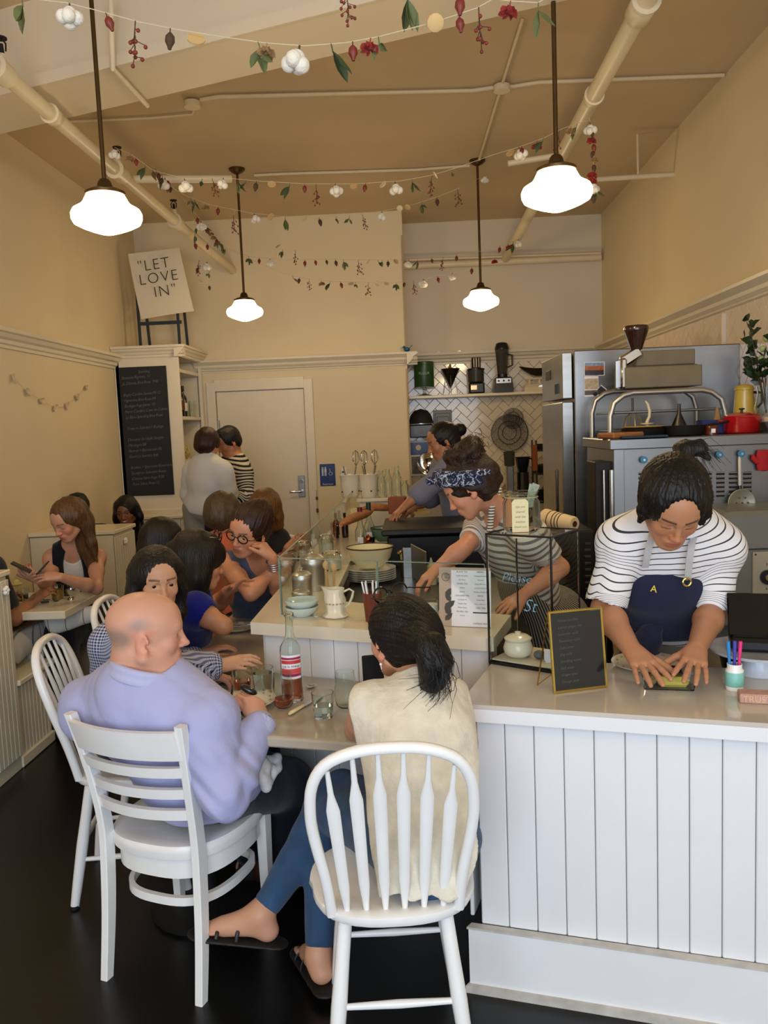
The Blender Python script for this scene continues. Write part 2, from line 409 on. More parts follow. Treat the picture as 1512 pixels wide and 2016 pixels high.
# ---------------------------------------------------------------- sprinkler mains and conduits
def pipe(name, label, pts, r, cat='pipe', heads=(), couplings=()):
    t = thing(name, label, cat, pts[0]); o0 = V(pts[0])
    q = [V(p)-o0 for p in pts]
    MB().tube(q, r, 16).build('run', PIPEM, t, smooth=True)
    for (y, rr, ln) in couplings:
        f = (y-pts[0][1])/(pts[-1][1]-pts[0][1]); c = q[0].lerp(q[-1], f); d = (q[-1]-q[0]).normalized()
        MB().tube([c-d*ln, c-d*ln*0.8, c+d*ln*0.8, c+d*ln], [r*1.05, r*rr, r*rr, r*1.05], 16).tube([c-d*ln*1.1, c-d*ln*0.9],[r*rr*1.1]*2, 16).build('coupling', PIPEM, t, smooth=True)
    for y in heads:
        f = (y-pts[0][1])/(pts[-1][1]-pts[0][1]); c = q[0].lerp(q[-1], f)
        h = MB().tube([c, c+V((0,0,0.06)), c+V((0,0,0.08))], [0.02,0.02,0.014], 10).build('riser', PIPEM, t, smooth=True)
        MB().tube([c+V((0,0,0.08)), c+V((0,0,0.115)), c+V((0,0,0.12))], [0.012,0.009,0.009], 8).tube([c+V((-0.018,0,0.09)), c+V((-0.02,0,0.12)), c+V((0,0,0.145)), c+V((0.02,0,0.12)), c+V((0.018,0,0.09))], 0.004, 6).lathe([(0,0.142),(0.026,0.14),(0.026,0.146),(0,0.15)], 12, c).build('sprinkler_head', BLACKM, h, smooth=True)
    return t
pipe('sprinkler_pipe', 'thick cream sprinkler pipe running along the ceiling on the left', [(-1.68, 1.2, 3.2), (-1.68, YB, 3.2)], 0.036, heads=(3.62, 5.0, 6.15), couplings=((3.6,1.35,0.06),(4.1,1.2,0.035),(5.0,1.4,0.07),(6.2,1.35,0.06)))
pipe('sprinkler_pipe', 'thick cream sprinkler pipe running along the ceiling on the right', [(0.955, 1.2, 3.25), (0.975, YR, 3.27)], 0.041, heads=(3.48,), couplings=((3.5,1.3,0.07),(4.4,1.12,0.03),(6.1,1.3,0.06)))
def wire(label, pts, r, name='conduit', boxes=(), cat='conduit'):
    o0 = V(pts[0]); t = thing(name, label, cat, o0); MB().tube([V(p)-o0 for p in pts], r, 10).build('run', PIPEM, t, smooth=True)
    for b in boxes:
        MB().lathe([(0,0),(0.05,0),(0.05,0.035),(0,0.035)], 16, V(b)-o0-V((0,0,0.035))).build('junction_box', PIPEM, t, smooth=True)
    return t
zc = ZC-0.013
cz = lambda x, y, z=zc: tuple(atZ(x, y, z))
wire('long ceiling conduit crossing above both near lamps', [cz(395,196), cz(430,190), cz(760,182), cz(930,178), cz(985,170), cz(1010,170), cz(1060,162), cz(1425,148)], 0.012, boxes=(cz(378,200), cz(988,168)))
wire('ceiling conduit linking the two far lamp canopies', [cz(500,345), cz(560,342), cz(820,334), cz(925,326)], 0.011)
wire('straight ceiling conduit running from the junction box to the far right lamp', [cz(1028,40), cz(988,168), cz(940,326)], 0.010)
wire('short low ceiling conduit on the left, ending at the beam', [cz(110,240), cz(215,236), cz(300,232), cz(378,225), cz(385,210)], 0.008)
wire('thin conduit down the beam face to a small clip', [tuple(atY(218, 0, 3.72)), tuple(atY(220,80,3.78)), tuple(atZ(222,135,ZB-0.02)), tuple(atZ(290,208,ZB-0.02))], 0.012)
wire('white horizontal branch pipe between the sprinkler head and the far left lamp', [(-1.67, 5.2, 3.22), tuple(atY(455, 352, 5.5))], 0.024, 'branch_pipe', cat='pipe')
wire('white horizontal branch pipe behind the big right lamp', [tuple(atY(1000, 322, 5.3)), (0.95, 5.3, 3.26)], 0.018, 'branch_pipe', cat='pipe')
wire('branch pipe reaching the right wall with an elbow down', [tuple(atY(1175, 353, 6.3)), tuple(atY(1350, 342, 6.3)), tuple(atY(1362, 346, 6.3)), tuple(atY(1362, 378, 6.3))], 0.018, 'branch_pipe', cat='pipe')
wire('thin vertical hanger rod above the right branch pipe', [tuple(atY(1254, 210, 6.3)), tuple(atY(1256, 345, 6.3))], 0.008, 'hanger_rod', cat='rod')
wire('horizontal water pipe high on the recess wall', [tuple(atY(795, 524, YR-0.08)), tuple(atY(1183, 506, YR-0.08))], 0.035, 'wall_pipe', cat='pipe')
wire('thin upper pipe high on the recess wall', [tuple(atY(800, 512, YR-0.16)), tuple(atY(1183, 498, YR-0.16))], 0.012, 'wall_pipe', cat='pipe')
# ---------------------------------------------------------------- counters
def planks(root, p0, p1, z0, z1, w, m, t=0.012, name='plank', gap=0.0022, bev=0.003):
    """vertical boards from p0 to p1 (plan points in the root's space), each a mesh of its own"""
    p0 = V((p0[0], p0[1], 0)); p1 = V((p1[0], p1[1], 0)); d = p1-p0; L = d.length; n = max(1, round(L/w)); ww = L/n
    me = MB().box((0,0,0), (ww-gap, t, z1-z0), 0, bev).mesh(name); me.materials.append(m)
    rz = math.atan2(d.y, d.x)
    for i in range(n):
        o = bpy.data.objects.new(name, me); C.objects.link(o); o.parent = root
        c = p0 + d*((i+0.5)/n); o.location = (c.x, c.y, (z0+z1)/2); o.rotation_euler = (0, 0, rz)
STONE = mat('counter_stone', '#cdc3b4', 0.12, var=0.05, vscale=6, coat=0.3)
MARBLE = mat('table_marble', '#b3a793', 0.16, var=0.22, vscale=3.5, coat=0.3)
HT = 0.87
A = V((0.10, 2.26, 0)); SL = -0.276
def fl(x, off=0.0): return (x, 2.26 + SL*(x-0.10) + off)
u_ = V((1, SL, 0)).normalized(); n_ = V((u_.y, -u_.x, 0))     # n_ points to the camera
wc = V((0.12, 0.36, 0)).normalized()
XE = XR-0.004
ct = thing('countertop', 'long pale stone top of the white plank service counter under the cook\'s hands', 'countertop', (0,0,0))
bl = (0.245, 2.70)
MB().prism([fl(0.10), fl(XE), (XE, 2.26), bl], HT-0.012, HT).build('slab', STONE, ct)
MB().prism([fl(0.10), fl(XE), (XE, 2.255), (0.243, 2.695)], HT-0.05, HT-0.0125).build('edge_board', WHITE, ct)
sc = thing('service_counter', 'white vertical plank service counter filling the right foreground', 'counter', (0,0,0))
a = V((*fl(0.135), 0)) - n_*0.056; b = V((*fl(XE), 0)) - n_*0.056
MB().prism([(a.x, a.y), (b.x, b.y), (XE, 2.23), (0.24, 2.66)], 0.02, HT-0.052).build('carcass', mat('carcass_grey','#b9b6ae',0.6), sc)
pa = a + n_*0.007; pb = b + n_*0.007
planks(sc, pa, pb, 0.195, HT-0.052, 0.082, WHITE)
planks(sc, (0.122, 2.33), (0.225, 2.65), 0.195, HT-0.052, 0.08, WHITE)
s0 = a + n_*0.008; s1 = b + n_*0.008
q0 = s0 + n_*0.022; q1 = s1 + n_*0.022
MB().prism([(s0.x-0.03,s0.y),(q0.x-0.035,q0.y),(q1.x,q1.y),(s1.x,s1.y)], 0.015, 0.19).build('skirting', WHITE, sc)
q2 = s0 + n_*0.023; q3 = s1 + n_*0.023
MB().prism([(s0.x-0.03,s0.y),(q2.x-0.04,q2.y),(q3.x,q3.y),(s1.x,s1.y)], 0.19, 0.196).build('skirting_cap', mat('worn_trim','#c9c2b6',0.5,var=0.2,vscale=20), sc)
q2 = s0 + n_*0.034; q3 = s1 + n_*0.034
MB().prism([(s0.x-0.03,s0.y),(q2.x-0.045,q2.y),(q3.x,q3.y),(s1.x,s1.y)], 0.0, 0.022).build('shoe_moulding', mat('worn_trim','#c9c2b6',0.5), sc)

# raised half wall with its ledge in front of the kitchen
HM = 0.95
FLm, FRm = (-0.63, 2.99), (0.235, 2.655)
led = thing('half_wall_ledge', 'cream painted ledge on the raised half wall that holds the canisters and pitcher', 'ledge')
MB().prism([FLm, FRm, (0.33, 2.98), (-0.02, 3.14), (-0.36, 3.34), (-0.36, 7.25), (-0.60, 7.25)], HM-0.045, HM).build('slab', mat('ledge_paint', '#e3d8bf', 0.22, var=0.04, coat=0.2), led)
hw = thing('half_wall', 'white plank half wall rising from the marble table to the ledge', 'half wall')
MB().prism([(-0.585, 3.045), (0.225, 2.725), (0.27, 2.92), (-0.02, 3.08), (-0.40, 3.30), (-0.40, 7.2), (-0.56, 7.2)], 0.0, HM-0.046).build('core', mat('carcass_grey','#b9b6ae',0.6), hw)
planks(hw, (-0.588, 3.038), (0.225, 2.716), 0.02, HM-0.046, 0.098, WHITE)
planks(hw, (-0.592, 3.05), (-0.568, 7.2), 0.02, HM-0.046, 0.1, WHITE)
# marble table wrapping round the half wall
def tl(x): return (x, 2.215 - 0.25*(x-0.12))
mt = thing('marble_table', 'grey marble communal table top with a rounded white edge, wrapped round the half wall', 'table')
tp = [tl(-0.96), tl(0.10), (0.215, 2.64), (0.225, 2.705), (-0.60, 3.03), (-0.585, 5.6), (-0.93, 5.6)]
tb = MB()
cxy = V((sum(p[0] for p in tp)/7, sum(p[1] for p in tp)/7, 0))
def inset(poly, d):
    out = []; n = len(poly)
    for i in range(n):
        p = V((*poly[i],0)); a = (V((*poly[i-1],0))-p).normalized(); b = (V((*poly[(i+1)%n],0))-p).normalized()
        bis = (a+b); 
        if bis.length < 1e-4: out.append(poly[i]); continue
        bis.normalize(); s = math.sqrt(max(1e-6,(1-a.dot(b))/2)); cr = a.x*b.y-a.y*b.x
        out.append(tuple((p + bis*(d/s)*(1 if cr < 0 else -1))[:2]))
    return out
rows = [(0.006, 0.716), (0.0, 0.722), (0.0, 0.742), (0.004, 0.748), (0.01, 0.75)]
vs = []; fs = []
for d, z in rows: vs += [(x, y, z) for x, y in inset(tp, d)]
n = len(tp)
for i in range(len(rows)-1):
    for k in range(n): fs.append([i*n+k, i*n+(k+1)%n, (i+1)*n+(k+1)%n, (i+1)*n+k])
fs.append(list(range(n))[::-1]); fs.append([(len(rows)-1)*n+k for k in range(n)])
tb.add(vs, fs); tb.build('top', MARBLE, mt)
MB().tube([(-0.78,2.75,0.0),(-0.78,2.75,0.02),(-0.78,2.75,0.04),(-0.78,2.75,0.715)], [0.2,0.2,0.035,0.03], 20).build('pedestal', IRON, mt, smooth=True)

# kitchen prep line behind the ledge
KS = mat('prep_steel', '#6a6864', 0.3, 1.0, var=0.2)
pl = thing('prep_counter', 'stainless prep counter behind the glass sneeze guard', 'counter')
MB().prism([(-0.35, 3.36), (0.0, 3.18), (0.30, 3.05), (0.42, 3.15), (0.42, 6.1), (-0.35, 6.1)], 0.82, 0.85).build('worktop', KS, pl)
MB().prism([(-0.33, 3.4), (0.28, 3.12), (0.38, 3.2), (0.38, 6.05), (-0.33, 6.05)], 0.02, 0.82).build('cabinet', STEELD, pl)

# ---------------------------------------------------------------- glass guard
GE = mat('glass_edge', '#9fb8a6', 0.1, trans=0.6, ior=1.3)
gg = thing('sneeze_guard', 'clear glass sneeze guard of upright panes standing on the ledge', 'glass guard')
ga, gb = V((-0.53, 3.10, 0)), V((0.225, 2.80, 0)); gz = 1.17
def pane(a, b, z0, z1, t=0.006, z1b=None, name='pane'):
    a = V(a); b = V(b); d = (b-a).normalized(); nn = V((-d.y, d.x, 0))*t/2; z1b = z1 if z1b is None else z1b
    vs = [a-nn+V((0,0,z0)), b-nn+V((0,0,z0)), b+nn+V((0,0,z0)), a+nn+V((0,0,z0)), a-nn+V((0,0,z1)), b-nn+V((0,0,z1b)), b+nn+V((0,0,z1b)), a+nn+V((0,0,z1))]
    o = MB().add(vs, [(3,2,1,0),(4,5,6,7),(0,1,5,4),(1,2,6,5),(2,3,7,6),(3,0,4,7)]).build(name, PANE, gg)
    e = MB().bar(a+V((0,0,z1)), b+V((0,0,z1b)), t+0.001, 0.003).bar(a+V((0,0,z0)), a+V((0,0,z1)), t+0.001, 0.003).build('polished_edge', GE, o)
    return o
pane(ga, ga.lerp(gb, 0.5)-V((0.003,-0.001,0)), HM+0.001, gz)
pane(ga.lerp(gb, 0.5)+V((0.003,-0.001,0)), gb, HM+0.001, gz)
pane(ga+V((0,0.01,0)), V((-0.50, 5.0, 0)), HM+0.001, gz)
pane(V((-0.50, 5.01, 0)), V((-0.47, 7.0, 0)), HM+0.001, gz)
# clips on glass
for q in (ga.lerp(gb, 0.5),):
    MB().box((q.x, q.y-0.006, HM+0.012), (0.03, 0.02, 0.022), -0.38, 0.003).build('clip', CHROME, gg)

# ---------------------------------------------------------------- chairs
def ladder_chair(loc, rz):
    t = thing('ladder_back_chair', 'white wooden ladder-back chair with curved slats under the bald man', 'chair', loc, rz)
    fr, bk = 0.165, -0.185          # front y, back y
    for s in (-1, 1):
        pts = [(s*0.172, bk-0.035, 0.0), (s*0.170, bk-0.008, 0.2), (s*0.168, bk+0.004, 0.38), (s*0.168, bk+0.002, 0.50), (s*0.176, bk-0.028, 0.67), (s*0.194, bk-0.075, 0.852)]
        m = MB()
        for i in range(len(pts)-1):
            a = V(pts[i]); b = V(pts[i+1]); 
        # square section swept along the curve
        vs = []; fs = []
        dense = []
        for i in range(21):
            f = i/20*(len(pts)-1); k = min(int(f), len(pts)-2); u = f-k
            P0 = V(pts[max(k-1,0)]); P1 = V(pts[k]); P2 = V(pts[k+1]); P3 = V(pts[min(k+2,len(pts)-1)])
            dense.append(0.5*((2*P1)+(P2-P0)*u+(2*P0-5*P1+4*P2-P3)*u*u+(3*P1-P0-3*P2+P3)*u**3))
        sec = [(-0.013,-0.019),(-0.010,-0.022),(0.010,-0.022),(0.013,-0.019),(0.013,0.019),(0.010,0.022),(-0.010,0.022),(-0.013,0.019)]
        for i, p in enumerate(dense):
            w = 0.72+0.28*math.sin(math.pi*min(1, max(0, p.z/0.83)))
            for (x, y) in sec: vs.append((p.x+x, p.y+y*w, p.z))
        for i in range(20):
            for k in range(8): fs.append([i*8+k, i*8+(k+1)%8, (i+1)*8+(k+1)%8, (i+1)*8+k])
        fs.append(list(range(8))[::-1]); fs.append([160+k for k in range(8)])
        m.add(vs, fs); m.build('leg', WHITE2, t)
        x = s*0.178
        m = MB(); m.add([(x+i*w, fr+j*w, z) for z, w in ((0,0.013),(0.42,0.019)) for i, j in ((-1,-1),(1,-1),(1,1),(-1,1))], [(0,1,5,4),(1,2,6,5),(2,3,7,6),(3,0,4,7),(3,2,1,0),(4,5,6,7)])
        m.build('leg', WHITE2, t)
    def slat(z0, z1, yb, name='slat'):
        vs = []; fs = []; N = 14; w = 0.164+0.018*max(0, (z0-0.6)/0.15)
        for i in range(N+1):
            f = -1+2*i/N; x = f*w; bow = -0.035*(1-f*f)
            for z, dz in ((z0,0),(z1,0)):
                y = yb(z)+bow
                vs += [(x, y-0.009, z), (x, y+0.009, z)]
        for i in range(N):
            a = i*4; b = a+4
            fs += [[a, b, b+1, a+1], [a+2, a+3, b+3, b+2], [a, a+2, b+2, b], [a+1, b+1, b+3, a+3]]
        fs += [[0,1,3,2],[N*4, N*4+2, N*4+3, N*4+1]]
        MB().add(vs, fs).build(name, WHITE2, t, smooth=35)
    yb = lambda z: bk-0.002-0.085*max(0, (z-0.5)/0.33)**1.4
    slat(0.746, 0.838, yb, 'top_slat'); slat(0.688, 0.721, yb); slat(0.617, 0.649, yb); slat(0.547, 0.580, yb)
    # saddled seat: rounded plan with a flat rim
    out = []
    for i in range(48):
        a = 2*math.pi*i/48; c, s_ = math.cos(a), math.sin(a)
        ex_ = 4.2 if s_ > 0 else 2.8; r = (abs(c)**ex_+abs(s_)**ex_)**(-1/ex_); wx = 0.216 - 0.018*(1 if s_ < 0 else 0)*abs(s_)
        out.append((c*r*wx, s_*r*0.205-0.005))
    m = MB(); rows = [(0.93,0.405),(0.985,0.412),(1.0,0.43),(1.0,0.444),(0.975,0.452),(0.90,0.453),(0.75,0.447),(0.45,0.441),(0.0,0.438)]
    vs = []; fs = []
    for sc_, z in rows[:-1]: vs += [(x*sc_, y*sc_, z + (0.006 if sc_ > 0.9 and y > 0.1 else 0)) for x, y in out]
    vs.append((0,0,rows[-1][1])); n = 48
    for i in range(len(rows)-2):
        for k in range(n): fs.append([i*n+k, i*n+(k+1)%n, (i+1)*n+(k+1)%n, (i+1)*n+k])
    for k in range(n): fs.append([(len(rows)-2)*n+k, (len(rows)-2)*n+(k+1)%n, len(vs)-1])
    fs.append(list(range(n))[::-1]); m.add(vs, fs).build('seat', WHITE2, t, smooth=40)
    def hoop(z, h, w, sc_, name):
        vs = []; fs = []
        for i, (x, y) in enumerate(out):
            nx = V((x, y, 0)).normalized()
            for dz in (-h/2, h/2):
                vs += [(x*sc_, y*sc_, z+dz), (x*sc_-nx.x*w, y*sc_-nx.y*w, z+dz)]
        for i in range(48):
            a = i*4; b = ((i+1)%48)*4
            fs += [[a, b, b+2, a+2], [a+1, a+3, b+3, b+1], [a, a+1, b+1, b], [a+2, b+2, b+3, a+3]]
        MB().add(vs, fs).build(name, WHITE2, t, smooth=40)
    hoop(0.375, 0.058, 0.018, 0.91, 'apron'); hoop(0.262, 0.026, 0.016, 0.83, 'hoop_stretcher')
    return t
ladder_chair((-0.765, 2.50, 0), R(-20))

def windsor(loc, rz, label, group='white windsor chairs'):
    t = thing('windsor_chair', label, 'chair', loc, rz, group)
    SZ = 0.472
    # plank seat, rounded
    out = []
    for i in range(40):
        a = 2*math.pi*i/40; c, s_ = math.cos(a), math.sin(a); r = (abs(c)**2.6+abs(s_)**2.6)**(-1/2.6)
        out.append((c*r*(0.222 if s_ > 0 else 0.212), s_*r*0.20))
    rows = [(0.86,SZ-0.036),(0.97,SZ-0.028),(1.0,SZ-0.015),(0.99,SZ-0.003),(0.95,SZ),(0.84,SZ-0.001),(0.6,SZ-0.010),(0.3,SZ-0.013)]
    vs = []; fs = []; n = 40
    for sc_, z in rows: vs += [(x*sc_, y*sc_, z) for x, y in out]
    vs.append((0,0,SZ-0.013))
    for i in range(len(rows)-1):
        for k in range(n): fs.append([i*n+k, i*n+(k+1)%n, (i+1)*n+(k+1)%n, (i+1)*n+k])
    for k in range(n): fs.append([(len(rows)-1)*n+k, (len(rows)-1)*n+(k+1)%n, len(vs)-1])
    fs.append(list(range(n))[::-1]); MB().add(vs, fs).build('seat', WHITE2, t, smooth=40)
    lean = lambda z: -0.155 - 0.36*(z-SZ)*(0.55+0.5*(z-SZ))*1.0
    # bent hoop
    ctrl = [(-0.157,SZ-0.01),(-0.166,0.56),(-0.186,0.68),(-0.192,0.755),(-0.183,0.835),(-0.148,0.893),(-0.08,0.923),(0,0.930)]
    ctrl = ctrl + [(-x, z) for x, z in ctrl[-2::-1]]
    pts = []
    for i in range(49):
        f = i/48*(len(ctrl)-1); k = min(int(f), len(ctrl)-2); u = f-k
        P = [V((*ctrl[min(max(k+d,0),len(ctrl)-1)], 0)) for d in (-1,0,1,2)]
        q = 0.5*((2*P[1])+(P[2]-P[0])*u+(2*P[0]-5*P[1]+4*P[2]-P[3])*u*u+(3*P[1]-P[0]-3*P[2]+P[3])*u**3)
        pts.append(V((q.x, lean(q.y) + 0.0, q.y)))
    vs = []; fs = []
    for i, p in enumerate(pts):
        tg = (pts[min(i+1,48)]-pts[max(i-1,0)]).normalized(); fwd = V((0,1,0)); a = tg.cross(fwd).normalized(); b = a.cross(tg)
        for k in range(10):
            g = 2*math.pi*k/10+0.31; cc, ss = math.cos(g), math.sin(g)
            rr = (abs(cc)**3+abs(ss)**3)**(-1/3)
            vs.append(p + a*cc*rr*0.0135 + b*ss*rr*0.0145)
    for i in range(48):
        for k in range(10): fs.append([i*10+k, i*10+(k+1)%10, (i+1)*10+(k+1)%10, (i+1)*10+k])
    fs += [list(range(10))[::-1], [480+k for k in range(10)]]
    MB().add(vs, fs).build('hoop', WHITE2, t, smooth=60)
    # six arrow spindles
    for i in range(6):
        f = -1+2*i/5; xb = f*0.118; xt = f*0.146
        zt = 0.926-0.052*abs(f)**2.4
        prof = [(0,0.0065,1),(0.06,0.0085,1),(0.15,0.0125,0.6),(0.19,0.0130,0.5),(0.68,0.0160,0.45),(0.73,0.0160,0.45),(0.84,0.0075,0.9),(1,0.0055,1)]
        vs = []; fs = []
        for (u, r, fl_) in prof:
            z = SZ-0.012+(zt-SZ+0.012)*u; p = V((xb+(xt-xb)*u, lean(z)+0.012*(1-u)*0, z))
            for k in range(10):
                g = 2*math.pi*k/10; vs.append((p.x+math.cos(g)*r, p.y+math.sin(g)*r*fl_, p.z))
        for j in range(len(prof)-1):
            for k in range(10): fs.append([j*10+k, j*10+(k+1)%10, (j+1)*10+(k+1)%10, (j+1)*10+k])
        fs += [list(range(10))[::-1], [(len(prof)-1)*10+k for k in range(10)]]
        MB().add(vs, fs).build('spindle', WHITE2, t, smooth=50)
    L = {}
    for sx in (-1, 1):
        for sy in (-1, 1):
            a = V((sx*0.125, sy*0.125, SZ-0.03)); b = V((sx*0.175, sy*0.20, 0.0)); L[sx,sy] = (a, b)
            q = [a.lerp(b, u) for u in (0,0.05,0.25,0.5,0.8,0.97,1)]
            l = MB().tube(q, [0.016,0.018,0.0185,0.0205,0.018,0.0155,0.015], 14).build('leg', WHITE2, t, smooth=50)
            MB().tube([q[-1]+V((0,0,0.012)), q[-1]+V((0,0,0.0))], 0.0165, 12).build('foot_tip', BLACKM, l)
    def st(p, q, r=0.010): MB().tube([p, p.lerp(q,0.5), q], [r*0.75, r*1.1, r*0.75], 10).build('stretcher', WHITE2, t, smooth=50)
    st(L[-1,-1][0].lerp(L[-1,-1][1],0.50), L[1,-1][0].lerp(L[1,-1][1],0.50))
    st(L[-1,1][0].lerp(L[-1,1][1],0.55), L[1,1][0].lerp(L[1,1][1],0.55))
    st(L[-1,-1][0].lerp(L[-1,-1][1],0.62), L[-1,1][0].lerp(L[-1,1][1],0.62))
    st(L[1,-1][0].lerp(L[1,-1][1],0.62), L[1,1][0].lerp(L[1,1][1],0.62))
    return t
windsor((-0.098, 2.085, 0), R(4), 'white hoop-back windsor chair in the front, under the woman in cream')
wl = [x for x in C.objects if x.name == 'windsor_chair'][0]
dup(wl, None, (-1.085, 2.93, 0), R(-82), 'white windsor chair at left behind the bald man, turned to the side')
dup(wl, None, (-0.98, 5.35, 0), R(170), 'small far windsor chair by the glass guard, only its cream spindles showing')
# chairs under the other guests at the marble table (all white windsors)
dup(wl, None, (-1.14, 3.62, 0), R(-90), 'white windsor chair under the woman in the blue dress')
dup(wl, None, (-1.12, 4.45, 0), R(-100), 'white windsor chair under the woman with black glasses')

# ---------------------------------------------------------------- booths on the left
BM = mat('booth_paint', '#d6cdb4', 0.4, var=0.05, vscale=4)
BT = mat('booth_top', '#e2d8bd', 0.25, var=0.04)
XB = -2.04
def booth(y0, y1, label, seat_dir, zt=1.0, seat=True):
    t = thing('booth_bench', label, 'bench')
    ym = (y0+y1)/2
    MB().box(((XL+XB)/2, ym, (zt-0.03)/2), (XB-XL-0.01, y1-y0, zt-0.03), 0, 0.003).build('back', BM, t)
    MB().box(((XL+XB)/2+0.008, ym, zt-0.012), (XB-XL+0.012, y1-y0+0.03, 0.026), 0, 0.004).build('cap', BT, t)
    # narrow vertical beads on the aisle end
    n = max(2, int((y1-y0)/0.04))
    for i in range(n):
        y = y0+(i+0.5)*(y1-y0)/n
        MB().box((XB+0.003, y, (zt-0.03)/2+0.03), (0.010, (y1-y0)/n-0.005, zt-0.12), 0, 0.003).build('bead_board', BM, t)
    for (s, depth) in seat_dir:
        ye = y1 if s > 0 else y0; yy = ye + s*depth/2
        MB().box(((XL+XB)/2+0.01, yy, 0.44), (XB-XL+0.02, depth, 0.03), 0, 0.006).build('seat', BT, t)
        MB().box(((XL+XB)/2-0.01, yy-s*0.02, 0.2125), (XB-XL-0.03, depth-0.04, 0.425)).build('seat_box', BM, t)
        m = int(depth/0.04)
        for i in range(m):
            y = ye + s*(i+0.5)*(depth-0.04)/m
            MB().box((XB-0.02, y, 0.235), (0.012, (depth-0.04)/m-0.005, 0.38), 0, 0.003).build('bead_board', BM, t)
        MB().box((XB-0.008, yy-s*0.02, 0.03), (0.02, depth-0.04, 0.06), 0, 0.006).build('base_trim', BT, t)
    return t
booth(3.42, 3.98, 'nearest left booth partition of beaded boards with the bench behind it', [(1, 0.42)], 1.02)
booth(5.45, 5.85, 'middle left booth partition behind the long-haired woman with a pale cap', [(-1, 0.42), (1, 0.40)], 1.03)
booth(7.05, 7.29, 'far left booth bench against the chalkboard cupboard', [(-1, 0.42)], 0.96)
def booth_table(y0, y1, x1, label):
    t = thing('booth_table', label, 'table'); x0 = XL+0.006
    MB().box(((x0+x1)/2, (y0+y1)/2, 0.73), (x1-x0, y1-y0, 0.045), 0, 0.005).build('top', BT, t)
    MB().tube([(XL+0.35,(y0+y1)/2,0),(XL+0.35,(y0+y1)/2,0.02),(XL+0.35,(y0+y1)/2,0.05),(XL+0.35,(y0+y1)/2,0.71)], [0.2,0.2,0.03,0.03], 16).build('pedestal', IRON, t, smooth=True)
booth_table(4.22, 4.78, -1.87, 'cream booth table before the long-haired woman, glasses on it')
booth_table(6.22, 6.68, -1.98, 'small cream booth table beside the smiling woman, mug on it')
struct('baseboard_left', MB().box((XL+0.01, 2.0, 0.08), (0.02, 2.8, 0.16), 0, 0.005), TRIM)
# white ceramic fixings (little flowers) on the booth caps
def rosette(p, label, s=1.0):
    t = thing('ceramic_flower', label, 'ornament', p)
    for i in range(5):
        a = 2*math.pi*i/5
        MB().ball((0.006, math.cos(a)*0.014*s, math.sin(a)*0.014*s), 0.012*s, 8).build('petal', CERW, t, smooth='all')
    MB().ball((0.014,0,0), 0.008*s, 8).build('bud', CERW, t, smooth='all')
rosette(atX(10, 1163, XB+0.015), 'white ceramic flower on the nearest booth partition', 1.0)
rosette(atX(246, 1065, XB+0.015), 'white ceramic flower on the end of the middle booth partition')
rosette(atY(370, 1018, 7.2)+V((0,0,0)), 'white ceramic flower beside the chalkboard cupboard', 0.9)

# ---------------------------------------------------------------- cupboard with chalkboard
cb = thing('chalkboard_cupboard', 'tall cream corner cupboard with a chalkboard face and open side shelves', 'cupboard', (0,0,0))
CY0, CY1, CZ1 = 7.3, 8.095, 2.36
MB().box(((XL+XB)/2, CY0+0.015, (0.02+CZ1)/2), (XB-XL-0.006, 0.03, CZ1-0.02), 0, 0.003).build('front_panel', TRIM, cb)
MB().box((XL+0.03, (CY0+CY1)/2, CZ1/2), (0.03, CY1-CY0, CZ1-0.02)).box(((XL+XB)/2-0.02, CY1-0.015, CZ1/2), (XB-XL-0.05, 0.02, CZ1-0.02)).build('back_panel', TRIM, cb)
MB().box((XB-0.01, CY1-0.03, CZ1/2), (0.03, 0.045, CZ1-0.02)).build('stile', TRIM, cb)
for z in (0.1, 0.98, 1.415, 1.80, 2.22):
    MB().box(((XL+XB)/2, (CY0+CY1)/2+0.02, z), (XB-XL-0.03, CY1-CY0-0.08, 0.03), 0, 0.002).build('shelf', TRIM, cb)
CR = [(-0.02,0),(0.01,0),(0.013,0.018),(0.03,0.028),(0.038,0.045),(0.055,0.06),(0.06,0.075),(0.075,0.08),(0.075,0.10),(-0.02,0.10)]
MB().prism([(XL+0.02, CY0-0.02), (XB+0.02, CY0-0.02), (XB+0.02, CY1), (XL+0.02, CY1)], 2.34, 2.43).build('top_board', TRIM, cb)
MB().sweep(CR, (XL+0.005, CY0, 2.335), (XB+0.06, CY0, 2.335), (0,-1,0)).build('cornice', TRIM, cb)
MB().sweep(CR, (XB, CY0-0.06, 2.335), (XB, CY1, 2.335), (1,0,0)).build('cornice', TRIM, cb)
MB().sweep([(0,0),(0.03,0),(0.035,0.03),(0.02,0.045),(0,0.045)], (XL+0.005, CY0, 0.96), (XB+0.01, CY0, 0.96), (0,-1,0)).build('chair_rail', TRIM, cb)
